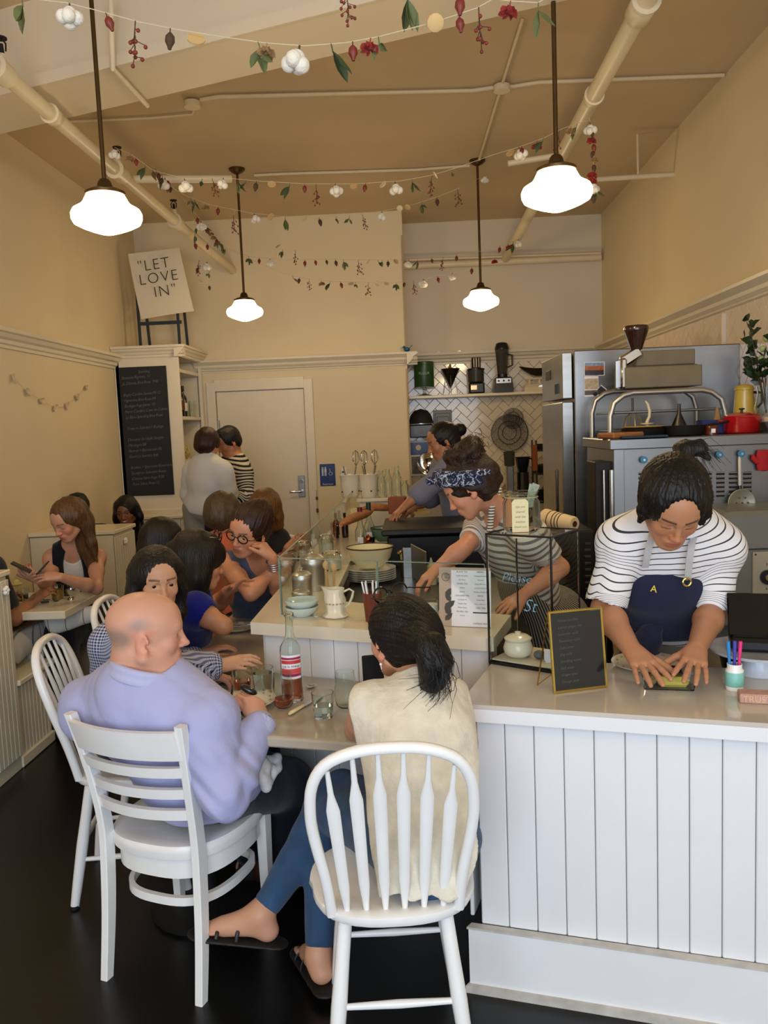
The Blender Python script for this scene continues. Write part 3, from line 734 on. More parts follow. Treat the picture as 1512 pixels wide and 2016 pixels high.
# chalkboard with hand lettering
bl_, br_, tr_, tl_ = atY(251, 977, CY0), atY(342, 973, CY0), atY(329, 719, CY0), atY(235, 724, CY0)
bw = (br_.x+tr_.x)/2-(bl_.x+tl_.x)/2; bcx = (bl_.x+br_.x+tl_.x+tr_.x)/4; z0 = bl_.z; z1 = tl_.z
brd = MB().box((bcx, CY0-0.008, (z0+z1)/2), (bw, 0.016, z1-z0), 0, 0.003).build('chalkboard', mat('chalkboard', '#15181a', 0.6, var=0.25, vscale=5), cb)
CHALK = mat('chalk', '#77756d', 0.9)
lines = ['Sparkling','Brasserie Rignetta  11','J.L. Denois, Brut Rose  9/45','','Bugey Cerdon Savoie FR 12','Vignerons Brut Rose FR','Bodegas Fuga Jaime  10','Pierre Cordon, Cave de Colmar','Le Bijou Sparkling Brut Rose','','Travis m, Soledad + Bodega','','Domaine de l Idylle Savignin','Montagne Bill','Bonnet + Bonnemain FR','Baum La Spinetta, Italy','','Bubbles + Spumante Rosemont','Sauvignon, Sebastien Russo','Chateau Saint Ange 9/38','Turin Salina, Rioja 12']
for i, s_ in enumerate(lines):
    if not s_: continue
    z = z1-0.045-i*(z1-z0-0.10)/(len(lines))
    ly = lettering(s_, 0.0355, frame((bcx-bw/2+0.02+0.03*i/20 if i else bcx-0.04, CY0-0.0168, z), (1,0,0.04), (0,-1,0)), CHALK, brd, depth=0.0002, align='LEFT', shear=0.3, spacing=0.84, thin=0.0006)
# poster on a dark blue stand on top of the cupboard
st = thing('poster_stand', 'small dark blue stand on top of the chalkboard cupboard', 'stand')
NAVYM = mat('stand_navy', '#1d2a36', 0.4)
PY = 7.52
a, b, c_, d_ = [atY(x, y, PY) for x, y in ((268, 560), (277, 681), (346, 560), (354, 681))]
zt = 2.43
for (p, q) in ((a, b), (c_, d_)):
    q = V((q.x, q.y, zt)); MB().bar(p, q, 0.022, 0.022).build('leg', NAVYM, st)
    MB().bar(p+V((0,0.20,0)), V((q.x, q.y+0.28, zt)), 0.022, 0.022).build('leg', NAVYM, st)
MB().bar((a.x, PY, 2.66), (c_.x+0.03, PY, 2.66), 0.02, 0.03).bar((a.x, PY, 2.9), (c_.x, PY, 2.9), 0.02, 0.02).build('crossbar', NAVYM, st)
ps = thing('hand_lettered_poster', 'off-white poster reading LET LOVE IN tilted on the blue stand', 'poster')
P4 = [atY(x, y, PY-0.03) for x, y in ((278, 629), (383, 613), (353, 488), (252, 500))]
m = MB()
N = 8; vs = []; fs = []
for i in range(N+1):
    for j in range(N+1):
        u, v = i/N, j/N
        p = P4[0].lerp(P4[1], u).lerp(P4[3].lerp(P4[2], u), v); p.y += -0.03*math.sin(u*2.5)*(1-v)-0.01*math.sin(v*3); vs.append(p)
vs += [p+V((0,0.002,0)) for p in vs]; K = (N+1)**2
for i in range(N):
    for j in range(N):
        a = i*(N+1)+j; fs.append([a, a+N+1, a+N+2, a+1]); fs.append([K+a, K+a+1, K+a+N+2, K+a+N+1])
for i in range(N):
    for e in ((i, i+1), (i*(N+1), (i+1)*(N+1)), (N*(N+1)+i, N*(N+1)+i+1), (i*(N+1)+N, (i+1)*(N+1)+N)): fs.append([e[0], e[1], K+e[1], K+e[0]])
m.add(vs, fs).build('sheet', mat('poster_paper', '#d9cfb8', 0.7), ps, smooth=30)
INK = mat('ink', '#2a2824', 0.6)
ex = (P4[1]-P4[0]).normalized()*1.0; ey = (P4[3]-P4[0]); cen = (P4[0]+P4[1]+P4[2]+P4[3])/4
for s_, fz, dx in (('"LET', 0.27, -0.02), ('LOVE', 0.07, 0.0), ('IN"', -0.14, 0.035)):
    o = cen + ey*fz + ex*dx + V((0, -0.045, 0)); lettering(s_, 0.135, frame(o, (ex.x, 0, ex.z), (0,-1,0)), INK, ps, depth=0.0005, thin=0.0022, spacing=1.15)
# wine bottles and glasses in the cupboard
def bottle(p, h, r, colr, label, group=None, cap='#201010', lab='#d8cfc0', name='wine_bottle', cat='bottle', m=None):
    t = thing(name, label, cat, p, 0, group)
    m = m or mat('bottle_'+colr, colr, 0.08, coat=0.5)
    MB().lathe([(0,0),(r*0.9,0),(r,0.008),(r,h*0.56),(r*0.85,h*0.64),(r*0.42,h*0.72),(r*0.36,h*0.78),(r*0.36,h*0.97),(0,h*0.97)], 20).build('body', m, t, smooth=40)
    MB().lathe([(r*0.38,h*0.82),(r*0.41,h*0.83),(r*0.41,h),(0,h)], 16).build('capsule', mat('cap_'+cap, cap, 0.35), t, smooth=40)
    if lab: MB().lathe([(r*1.015,h*0.18),(r*1.02,h*0.185),(r*1.02,h*0.44),(r*1.015,h*0.445)], 20).build('label', mat('lab_'+lab, lab, 0.6), t, smooth=40)
    return t
for i, (px, Y, h) in enumerate(((352, 7.42, 0.31), (358, 7.44, 0.31), (365, 7.47, 0.28))):
    p = atY(px+3, 800, Y); bottle((XB-0.06, 7.40+i*0.09, 1.816), h, 0.037, '#1c0d0a', ['dark wine bottle with gold label nearest the cupboard front', 'middle dark wine bottle on the cupboard shelf', 'dark wine bottle with a white label beside the shelf glasses'][i], 'wine bottles in the cupboard', lab=['#8a6a30','#5a2a1a','#cfc8ba'][i])
def tumbler(p, label, r=0.036, h=0.085, liquid=None, level=0.6, name='drinking_glass', group=None, facets=10, taper=0.82, lname='drink'):
    t = thing(name, label, 'glass', p, 0, group); w = 0.0025; rb = r*taper
    MB().lathe([(0,0),(rb*0.96,0),(rb,0.003),(r,h),(r-w,h),(rb-w,0.008),(0,0.008)], facets*2).build('vessel', GLASS, t, smooth=25)
    if liquid:
        rl = rb+(r-rb)*level
        MB().lathe([(0,0.009),(rb-w-0.0006,0.009),(rl-w-0.0006,h*level),(0,h*level)], 20).build(lname, liquid, t, smooth=30)
    return t
for i in range(4):
    t = tumbler((XB-0.05-0.06*(i%2), 7.70+i*0.08, 1.816), ['nearest','second','third','farthest'][i]+' tall fluted glass on the cupboard shelf beside the wine', 0.033, 0.15, group='fluted glasses in the cupboard')
# pale vase / horn on the lower shelf
t = thing('straw_basket', 'pale straw basket on the lower cupboard shelf above the red-haired woman', 'basket', (XB-0.10, 7.52, 1.431))
m = MB()
for i in range(9): m.tube([(math.cos(i*0.7)*0.05, math.sin(i*0.7)*0.05, 0.0), (math.cos(i*0.7+0.5)*0.09, math.sin(i*0.7+0.5)*0.08, 0.06), (math.cos(i*0.7+1)*0.07, math.sin(i*0.7+1)*0.07, 0.10+0.01*(i%3))], 0.006, 6)
tag(m.build('straw', mat('straw', '#c7b06a', 0.7), t, smooth=True), kind='stuff')
MB().lathe([(0,0),(0.06,0),(0.085,0.03),(0.09,0.05),(0.08,0.05),(0.055,0.012),(0,0.012)], 20).build('bowl', mat('straw2', '#b89f5c', 0.7, bump=0.4), t, smooth=True)
dk = thing('wine_crate', 'dark crate on the lowest visible cupboard shelf', 'crate', (XB-0.19, 7.68, 0.996)); MB().box((0,0,0.16), (0.3, 0.62, 0.32), 0, 0.006).build('body', mat('crate_dark', '#241a18', 0.6), dk)
# little shell garland on the left wall
gl = thing('shell_garland', 'thin garland of seven pale shells hanging on the left wall', 'garland')
pts = [(27,745),(55,772),(83,789),(109,803),(132,799),(152,782),(170,763)]
SHELL = mat('shell', '#cdb892', 0.5)
pw = [atX(x, y, XL+0.015) for x, y in pts]
MB().tube(pw, 0.0012, 5).build('thread', SHELL, gl)
for i, p in enumerate(pw):
    M = Matrix.Translation(p) @ Matrix.Rotation(i*0.8, 4, 'X')
    MB().lathe([(0,-0.004),(0.016,-0.006),(0.03,0.0),(0.033,0.010),(0.026,0.006),(0.012,0.0),(0,0.001)], 9, (0,0,0), M @ Matrix.Rotation(R(80), 4, 'Y'), sx=1, sy=0.65).build('shell', SHELL, gl, smooth=True)
# ---------------------------------------------------------------- kitchen at the back
I4 = Matrix.Identity(4)
def nm(m): return m
def Xat(px, py, Y): return atY(px, py, Y).x
SH = thing('wall_shelf', 'long cream wall shelf on the herringbone tiles holding kitchen machines', 'shelf')
SHZ = 1.945
MB().box(((XC+1.75)/2, 8.50, SHZ-0.014), (1.78, 0.235, 0.028), 0, 0.004).build('board', BT, SH)
def shx(px): return Xat(px, 775, 8.48)
# green tin on a glass cake stand
t = thing('glass_cake_stand', 'clear glass cake stand under the green tin on the wall shelf', 'cake stand', (shx(836), 8.48, SHZ))
MB().lathe([(0,0),(0.07,0),(0.068,0.008),(0.02,0.02),(0.012,0.05),(0.02,0.075),(0.10,0.082),(0.105,0.09),(0,0.09)], 24).build('stand', GLASS, t, smooth=40)
t = thing('green_tin', 'dark green round tin standing on the glass cake stand', 'tin', (shx(836), 8.48, SHZ+0.0905))
GRN = mat('tin_green', '#254a24', 0.35)
MB().lathe([(0,0),(0.098,0),(0.10,0.006),(0.10,0.215),(0.103,0.218),(0.103,0.245),(0.098,0.25),(0,0.25)], 32).build('body', GRN, t, smooth=40)
lettering('FLOUR', 0.035, frame((0,-0.1015,0.13), (1,0,0), (0,-1,0)), mat('tin_print','#9db89a',0.5), t)
# conical strainer on a wire stand
t = thing('conical_strainer', 'steel conical strainer with pestle on a wire stand, second on the wall shelf', 'strainer', (shx(888), 8.48, SHZ))
MB().lathe([(0,0.07),(0.005,0.07),(0.092,0.255),(0.096,0.258),(0.092,0.262),(0.002,0.078),(0,0.078)], 28).build('cone', STEELD, t, smooth=40)
MB().lathe([(0,0.10),(0.012,0.11),(0.028,0.20),(0.03,0.26),(0.01,0.28),(0.012,0.30),(0,0.31)], 16).build('pestle', WOOD, t, smooth=40)
for a in (0.5, 2.6, 4.7): MB().tube([(math.cos(a)*0.09, math.sin(a)*0.09, 0), (math.cos(a)*0.055, math.sin(a)*0.055, 0.16), (math.cos(a)*0.06, math.sin(a)*0.06, 0.19)], 0.003, 6).build('leg', CHROME, t)
# food processor
t = thing('food_processor', 'black food processor with smoked bowl and feed tube on the wall shelf', 'food processor', (shx(938), 8.48, SHZ))
SMOKE = mat('smoked_plastic', '#55544f', 0.15, trans=0.5, ior=1.2)
MB().box((0,0,0.055), (0.155,0.17,0.11), 0, 0.014).build('base', BLACK, t); MB().box((-0.03,-0.086,0.06), (0.062,0.004,0.045), 0, 0.001).build('badge', mat('badge_amber','#c39a6c',0.2,0.6), t)
MB().lathe([(0,0.112),(0.07,0.112),(0.08,0.12),(0.083,0.235),(0,0.235)], 28).build('bowl', SMOKE, t, smooth=40)
MB().lathe([(0,0.236),(0.088,0.236),(0.088,0.25),(0.03,0.262),(0,0.262)], 28).tube([(0.005,0,0.25),(0.005,0,0.36)], 0.046, 20).build('lid', BLACK, t, smooth=40)
MB().tube([(0.005,-0.047,0.262),(0.005,-0.047,0.355)], 0.007, 8).tube([(-0.02,-0.043,0.262),(-0.02,-0.043,0.355)], 0.005, 8).tube([(0.03,-0.042,0.262),(0.03,-0.042,0.355)], 0.005, 8).build('feed_tube_rib', CHROME, t)
# blender
t = thing('blender', 'tall black blender with smoky jug on the wall shelf, rising over the rail', 'blender', (shx(990), 8.47, SHZ))
m = MB(); m.add([(x*a,y*b,z) for z,a,b in ((0,0.095,0.10),(0.03,0.098,0.10),(0.145,0.082,0.085),(0.155,0.06,0.06)) for x,y in ((-1,-1),(1,-1),(1,1),(-1,1))], [(i*4+k,i*4+(k+1)%4,i*4+4+(k+1)%4,i*4+4+k) for i in range(3) for k in range(4)]+[(3,2,1,0),(12,13,14,15)]); m.build('base', BLACK, t, smooth=30)
pn_ = MB().box((0,-0.093,0.115), (0.15,0.006,0.05), 0, 0.002).build('control_panel', STEEL, t)
for x in (-0.05,0.0,0.05): MB().tube([(x,-0.095,0.115),(x,-0.108,0.115)], 0.010, 12).build('switch', BLACK, pn_)
MB().tube([(0,0,0.155),(0,0,0.185)], 0.05, 20).build('collar', BLACK, t, smooth=40)
MB().lathe([(0,0.186),(0.045,0.186),(0.05,0.20),(0.064,0.40),(0.068,0.425),(0,0.425)], 8).build('jug', SMOKE, t)
MB().lathe([(0,0.426),(0.071,0.426),(0.071,0.445),(0.055,0.49),(0.03,0.50),(0,0.50)], 24).build('lid', BLACK, t, smooth=40)
MB().tube([(0.06,0,0.38),(0.10,0,0.37),(0.10,0,0.27),(0.055,0,0.25)], 0.009, 8).build('handle', SMOKE, t, smooth=True)
# enamel scale
t = thing('kitchen_scale', 'old cream enamel scale with a dark hammered pan at the end of the wall shelf', 'scale', (shx(1063), 8.48, SHZ))
CRE = mat('cream_enamel', '#d5c8a6', 0.3, var=0.08)
m = MB(); m.add([(x*a,y*b,z) for z,a,b in ((0,0.165,0.08),(0.04,0.16,0.078),(0.068,0.15,0.06)) for x,y in ((-1,-1),(1,-1),(1,1),(-1,1))], [(i*4+k,i*4+(k+1)%4,i*4+4+(k+1)%4,i*4+4+k) for i in range(2) for k in range(4)]+[(3,2,1,0),(8,9,10,11)]); m.build('base', CRE, t, smooth=20)
MB().lathe([(0,-0.003),(0.022,-0.003),(0.02,0.003),(0,0.003)], 20, (0,0,0), Matrix.Translation((0,-0.075,0.038)) @ Matrix.Rotation(R(90),4,'X'), sx=1.3).build('emblem', CHROME, t)
for x in (-0.10,0.0,0.10): MB().tube([(x,0,0.066),(x*1.02,0,0.09),(x,0,0.12)], [0.011,0.018,0.010], 10).build('post', CRE, t, smooth=True)
MB().bar((-0.13,0,0.128),(0.13,0,0.128), 0.03, 0.016, 0.004).build('beam', CRE, t)
m = MB(); rows = []; N = 16
for i in range(N+1):
    u = -1+2*i/N; w = 0.085*math.sqrt(max(0.02, 1-u*u)); h = 0.07*(1-u*u)
    for k in range(7): v = -1+2*k/6; rows.append((u*0.205, v*w, 0.225-h*(1-v*v)+0.03*u*u))
m.add(rows+[(x,y,z-0.004) for x,y,z in rows], [(i*7+k,i*7+k+1,(i+1)*7+k+1,(i+1)*7+k) for i in range(N) for k in range(6)]+[(119+i*7+k,119+(i+1)*7+k,119+(i+1)*7+k+1,119+i*7+k+1) for i in range(N) for k in range(6)])
m.build('pan', mat('dark_pan', '#3a332b', 0.45, 0.6, var=0.3), t, smooth=60)
# big black bowl and framed trays on the tiles
KC = thing('back_counter', 'low white counter along the recess wall carrying the coffee gear', 'counter')
MB().box(((XC+1.0)/2, 8.35, 0.46), (1.02, 0.5, 0.92), 0, 0.004).build('carcass', TRIM, KC); MB().box(((XC+1.0)/2, 8.34, 0.935), (1.04, 0.54, 0.03), 0, 0.004).build('top', BT, KC)
def hang(px, py, Y=YR-0.03): return atY(px, py, Y)
t = thing('black_bowl', 'big black bowl hung upside down on the tiles at the left of the recess', 'bowl', hang(829, 835, YR-0.12))
MB().lathe([(0.125,0),(0.122,0.03),(0.105,0.09),(0.07,0.135),(0.0,0.155),(0.0,0.15),(0.066,0.13),(0.10,0.085),(0.117,0.03),(0.12,0)], 28).build('bowl', BLACKM, t, smooth=50)
MB().lathe([(0.118,0.0),(0.128,0.0),(0.128,0.008),(0.118,0.008)], 28).build('rim', STEEL, t, smooth=40)
MB().box((0,0.03,-0.07), (0.24,0.16,0.13), 0, 0.01).build('rack_box', STEELD, t)
t = thing('sheet_pans', 'grey ribbed roasting pans hung on the tiles beside the black bowl', 'tray', hang(872, 842, YR-0.035))
for i, q in enumerate((1.0, 0.82, 0.64)): MB().box((0,-0.012*i,0), (0.19*q,0.012,0.36*q), 0, 0.004).build('pan', mat('pan_grey', '#55544f', 0.4, 0.8), t)
# poster/packaging behind the man with the bun
t = thing('framed_notice', 'white framed notice with a navy head and round seal low on the recess wall', 'notice', hang(832, 902, YR-0.06))
MB().box((0,0,0), (0.27,0.02,0.36), 0, 0.003).build('frame', PAPER, t); MB().box((-0.01,-0.0115,0.10), (0.22,0.003,0.13)).build('navy_panel', BLUE, t); MB().box((0,-0.0115,-0.07), (0.23,0.003,0.18)).build('photo_panel', mat('photo_grey','#77746c',0.5,var=0.5,vscale=30), t)
MB().lathe([(0,0),(0.028,0),(0.028,0.002),(0,0.002)], 20, (0,0,0), Matrix.Translation((-0.04,-0.013,0.11)) @ Matrix.Rotation(R(90),4,'X')).build('seal', mat('seal_cream','#d9cfa8',0.6), t)
t = thing('mixing_bowl', 'shiny steel mixing bowl tilted before the framed notice', 'bowl', hang(845, 912, YR-0.24))
MB().lathe([(0,-0.10),(0.05,-0.095),(0.10,-0.05),(0.12,0.0),(0.124,0.002),(0.118,0.004),(0.095,-0.045),(0.045,-0.088),(0,-0.092)], 28, (0,0,0), Matrix.Rotation(R(65),4,'X')).build('bowl', CHROME, t, smooth=50); MB().tube([(0,0.06,-0.03),(0,0.06,0.952-t.location.z)],0.02,10).build('stand', STEELD, t)
# hanging sieves
WIRE = mat('sieve_mesh', '#4d463a', 0.5, 0.7, var=0.2)
def sieve(px, py, r, label, Y):
    t = thing('hanging_sieve', label, 'sieve', hang(px, py, Y)); M = Matrix.Rotation(R(90),4,'X')
    MB().lathe([(r*0.97,-0.012),(r,-0.012),(r,0.018),(r*0.97,0.018)], 36, (0,0,0), M).build('rim', STEELD, t, smooth=40)
    m = MB()
    n = int(r*2/0.012)
    for i in range(n):
        x = -r+(i+0.5)*2*r/n; h = math.sqrt(max(0, r*r-x*x))*0.97
        m.tube([(x,0.0,-h),(x,0.018,0),(x,0.0,h)], 0.0012, 4); m.tube([(-h,0.001,x),(0,0.019,x),(h,0.001,x)], 0.0012, 4)
    tag(m.build('wire_mesh', WIRE, t), kind='stuff')
    for q in (0.62, 0.38): MB().tube([(math.cos(a)*r*q, -0.004, math.sin(a)*r*q) for a in [2*math.pi*i/32 for i in range(33)]], 0.004, 6).build('ring', STEELD, t, smooth=True)
    MB().tube([(0,0,r),(0.0,0,r+0.03),(0.012,0,r+0.045),(0,0,r+0.055)], 0.003, 6).build('hook', STEEL, t)
sieve(1003, 852, 0.190, 'large round wire sieve hanging on the herringbone tiles', YR-0.05); sieve(1010, 824, 0.105, 'small round wire sieve hung over the top of the large sieve', YR-0.09)
# coffee gear on the back counter
t = thing('coffee_grinder', 'grey coffee brewer with a dark hopper on the back counter', 'coffee machine', (Xat(1004,960,8.35), 8.35, 0.951))
MB().box((0,0,0.13), (0.07,0.14,0.26), 0, 0.008).build('tower', STEEL, t); MB().lathe([(0,0.262),(0.05,0.262),(0.058,0.40),(0.05,0.405),(0,0.405)], 20).build('hopper', SMOKE, t, smooth=40)
t = thing('moka_pot', 'black faceted jug with a side handle beside the coffee brewer', 'pot', (Xat(1030,960,8.38), 8.38, 0.951))
MB().lathe([(0,0.0),(0.06,0.0),(0.06,0.19),(0,0.19)], 12).build('stand', STEELD, t); MB().lathe([(0,0.192),(0.045,0.192),(0.06,0.26),(0.075,0.345),(0,0.345)], 10).build('jug', BLACK, t); MB().tube([(0.06,0,0.33),(0.125,0,0.31),(0.13,0,0.25),(0.115,0,0.22)], 0.008, 8).build('handle', BLACK, t, smooth=True)
# wire rack with pots
t = thing('pot_rack', 'dark wire shelf rack with black pans left of the fridge', 'rack', (Xat(1085,900,8.2), 8.30, 0)); RX = 0.15
for x in (-RX, RX+0.03):
    for y in (-0.14, 0.14): MB().tube([(x,y,0),(x,y,1.46)], 0.009, 8).build('upright', STEELD, t)
for z in (0.5, 0.85, 1.13, 1.36):
    m = MB(); m.bar((-RX,-0.14,z),(RX+0.03,-0.14,z),0.008,0.02).bar((-RX,0.14,z),(RX+0.03,0.14,z),0.008,0.02)
    for i in range(9): m.bar((-RX+i*0.041,-0.14,z),(-RX+i*0.041,0.14,z),0.005,0.006)
    tag(m.build('wire_shelf', STEELD, t), kind='stuff')
def pan(p, r, h, label, cat='pot', lidded=False, m=IRON, rz=0, handle=True, name='saucepan', lm=None, knob=None):
    t = thing(name, label, cat, p, rz)
    MB().lathe([(0,0),(r*0.88,0),(r*0.96,0.008),(r,h*0.9),(r*1.03,h),(r*0.97,h),(r*0.9,0.012),(0,0.012)], 28).build('body', m, t, smooth=50)
    if lidded: MB().lathe([(0,h+0.001),(r*1.02,h+0.001),(r*1.03,h+0.008),(r*0.7,h+r*0.22),(r*0.15,h+r*0.30),(0,h+r*0.30)], 28).build('lid', lm or m, t, smooth=50); MB().tube([(0,0,h+r*0.29),(0,0,h+r*0.42),(0,0,h+r*0.45)],[r*0.07,r*0.07,r*0.17],12).lathe([(0,h+r*0.45),(r*0.17,h+r*0.45),(r*0.14,h+r*0.52),(0,h+r*0.53)],14).build('lid_knob', knob or BLACK, t, smooth=40)
    if handle: MB().bar((r*0.98,0,h*0.85),(r*1.0+0.15,0,h*0.85+0.02),0.022,0.010,0.003).build('handle', m, t)
    return t
rx = Xat(1085,900,8.2)
pan((rx+0.06,8.28,1.37), 0.085, 0.07, 'black lidded pot on the top of the wire rack', lidded=True, handle=False); pan((rx-0.06,8.30,1.37), 0.07, 0.05, 'small black pan at the left on top of the wire rack')
pan((rx-0.06,8.26,1.14), 0.085, 0.06, 'rounded black pan on the middle shelf of the wire rack, left', handle=False, lidded=True); pan((rx+0.10,8.26,1.14), 0.075, 0.06, 'rounded black pan on the middle shelf of the wire rack, right', handle=False, lidded=True)
pan((rx,8.27,0.86), 0.13, 0.10, 'wide black pan on the low shelf of the wire rack', handle=False)
t = thing('orange_cloth', 'orange cloth hanging from the left upright of the wire rack', 'cloth', (rx-RX-0.02, 8.12, 1.42)); MB().bar((0,0,0),(0,0,-0.26),0.05,0.02,0.008,up=(0,1,0)).build('cloth', mat('orange_cloth','#8a4a22',0.9,bump=0.4), t)
# fridge
FX0, FX1, FY0, FY1, FZ = 0.965, XR-0.01, 5.02, 5.80, 2.055
t = thing('steel_fridge', 'tall stainless steel reach-in fridge with magnets on its side', 'fridge')
MB().box(((FX0+FX1)/2,(FY0+FY1)/2,(FZ+0.1)/2), (FX1-FX0,FY1-FY0,FZ-0.1), 0, 0.006).build('cabinet', mat('brushed_steel','#9a9b9b',0.3,1.0,var=0.10,vscale=2,stretch=(1,1,6)), t)
d = MB().box((FX0-0.04,(FY0+FY1)/2,1.03), (0.07,FY1-FY0-0.01,1.45), 0, 0.006).build('door', STEEL, t); MB().bar((FX0-0.10,FY0+0.08,0.95),(FX0-0.10,FY0+0.08,1.35),0.02,0.02,0.006).build('handle', CHROME, d)
g = MB().box((FX0-0.04,(FY0+FY1)/2,1.91), (0.06,FY1-FY0-0.01,0.27), 0, 0.004).build('vent_panel', STEEL, t)
for k in range(5): MB().box((FX0-0.072,FY0+0.12+k*0.03,1.84), (0.006,0.015,0.06)).build('vent_slot', BLACK, g)
MB().box((FX0-0.072,FY0+0.5,1.94), (0.006,0.18,0.06), 0, 0.002).build('control_strip', BLACK, g)
for x,y in ((FX0+0.05,FY0+0.05),(FX1-0.05,FY0+0.05),(FX0+0.05,FY1-0.05),(FX1-0.05,FY1-0.05)): MB().tube([(x,y,0),(x,y,0.12)],0.02,10).build('foot', BLACK, t)
def side(px, py): return atY(px, py, FY0-0.004)
def photo(px, py, w, h, rz, cols, label, name='photo_print'):
    t = thing(name, label, 'photo', side(px,py)); M = Matrix.Rotation(rz,4,'Y')
    MB().box((0,0,0),(w,0.002,h),0,0,M).build('paper', PAPER, t)
    for i,(z0,z1,c_) in enumerate(cols): MB().box((0,-0.0016,(z0+z1)/2*h),(w*0.92,0.001,(z1-z0)*h),0,0,M).build('printed_area', mat('print_'+c_, c_, 0.4, var=0.4, vscale=60), t)
photo(1170,726,0.122,0.082,0.02,[(-0.45,-0.1,'#3c3238'),(-0.1,0.2,'#b5622c'),(0.2,0.45,'#8fa3bf')],'landscape photo print with orange sunset at the top of the fridge side')
photo(1164,760,0.085,0.125,0.0,[(-0.42,-0.20,'#6b5d4c'),(-0.15,0.35,'#c7b28e')],'cream printed card below the sunset photo on the fridge side')
photo(1183,770,0.045,0.060,0.7,[(-0.4,0.4,'#2e3134')],'small dark tilted photo at the corner of the cream card')
t = thing('fridge_magnet','round black magnet holding the cream card','magnet',side(1171,776)); MB().tube([(0,-0.004,0),(0,-0.016,0)],0.012,14).build('disc',BLACK,t)
# bun pan rack in front of the fridge
RY = 4.62
def rp(px,py,y=RY): return atY(px,py,y)
t = thing('bun_pan_rack', 'silver tubular bun pan rack with rounded top hoops in front of the fridge', 'rack'); ALU = mat('aluminium','#b7b5ae',0.35,0.9)
xl, xr = rp(1183,850).x, rp(1398,850).x
for y, zt in ((RY-0.22,1.775),(RY+0.22,1.80)):
    MB().tube([(xl,y,0),(xl,y,zt-0.12),(xl+0.02,y,zt-0.05),(xl+0.07,y,zt-0.012),(xl+0.12,y,zt),(xr-0.12,y,zt),(xr-0.07,y,zt-0.012),(xr-0.02,y,zt-0.05),(xr,y,zt-0.12),(xr,y,0)], 0.014, 12).build('hoop', ALU, t, smooth=True)
for k in range(16): MB().box(((xl+xr)/2,RY,0.25+k*0.095),(xr-xl-0.04,0.43,0.012),0,0.003).build('sheet_tray', mat('tray_steel','#7d7a74',0.35,0.9,var=0.2), t)
# wooden boxes and a hopper on the rack
GB = mat('olive_board','#736852',0.6,var=0.15)
t = thing('crate', 'olive grey wooden crate on top of the bun pan rack, lower one', 'crate', rp(1294,798,RY-0.05)); t.location.z = 1.80; MB().box((0,0,0.055),(0.40,0.24,0.11),0,0.004).build('box',GB,t); MB().box((0,0,0.112),(0.36,0.20,0.004)).build('floor',STEELD,t)
t = thing('crate', 'olive grey wooden crate stacked on the lower crate above the rack', 'crate', rp(1300,765,RY+0.0)); t.location.z = 1.917; MB().box((0.0,0,0.04),(0.31,0.2,0.08),0,0.004).build('box',GB,t)
t = thing('bean_hopper', 'dark conical coffee bean hopper on a steel neck above the crates', 'coffee grinder', rp(1250,790,RY-0.10)); t.location.z = 1.80
MB().bar((-0.07,0,0.0),(-0.07,0,0.16),0.035,0.12,0.01,up=(0,1,0)).bar((-0.07,0,0.14),(0.03,0,0.20),0.06,0.05,0.01,up=(0,1,0)).build('body',CHROME,t,smooth=40)
MB().lathe([(0,0.205),(0.03,0.205),(0.034,0.22),(0.062,0.30),(0.066,0.315),(0.060,0.33),(0,0.335)],24,(0.01,0,0)).build('hopper',mat('brown_hopper','#2a1410',0.15,coat=0.5),t,smooth=40)
# range / oven back panel
OY = 4.0; OZ = 1.52; OX0 = atY(1183,960,OY).x; OX1 = XR-0.01
t = thing('oven_stack', 'wide stainless oven back with rows of louvres behind the cook', 'oven'); OM = mat('oven_steel','#8b8d8f',0.33,1.0,var=0.08,vscale=2)
ob = MB().box(((OX0+OX1)/2+0.03,OY+0.30,(OZ+0.12)/2),(OX1-OX0-0.06,0.60,OZ-0.12),0,0.004).build('cabinet',OM,t)
MB().box(((OX0+OX1)/2+0.02,OY+0.30,OZ+0.002),(OX1-OX0-0.04,0.64,0.05),0,0.004).build('top_plate',OM,t); MB().box((OX0+0.085,OY-0.004,0.75),(0.05,0.012,1.5),0,0.002).build('side_trim',OM,t)
for q in (0.1,OX1-OX0-0.1):
    for y in (OY+0.06,OY+0.54): MB().tube([(OX0+q,y,0),(OX0+q,y,0.13)],0.022,10).build('foot',BLACK,t)
n_l = 0
for px in (1265,1294,1365,1393,1418,1443,1471):
    for row in range(13):
        p = atY(px,930+row*8.6 if row < 8 else 930+row*8.6+10,OY)
        if px > 1300 and row > 5: continue
        MB().box((p.x,OY-0.006,p.z),(0.040,0.012,0.0065),0,0.002).build('louvre',STEEL,t); MB().box((p.x,OY-0.0025,p.z-0.0085),(0.038,0.004,0.008)).build('louvre_slot',BLACKM,t)
# dark column with chrome pipes at its left
t = thing('pipe_column','dark metal frame with two chrome uprights between fridge and oven','frame',(atY(1205,960,3.98).x,3.98+0.12,0))
MB().box((0.0,0.05,0.72),(0.13,0.2,1.44),0,0.004).build('frame',mat('dark_frame','#1f1b18',0.5,0.4),t)
for x,r in ((0.01,0.014),(-0.028,0.006),(0.05,0.008)): MB().tube([(x,-0.075,0.3),(x,-0.075,1.40)],r,12).build('upright',CHROME,t,smooth=True)
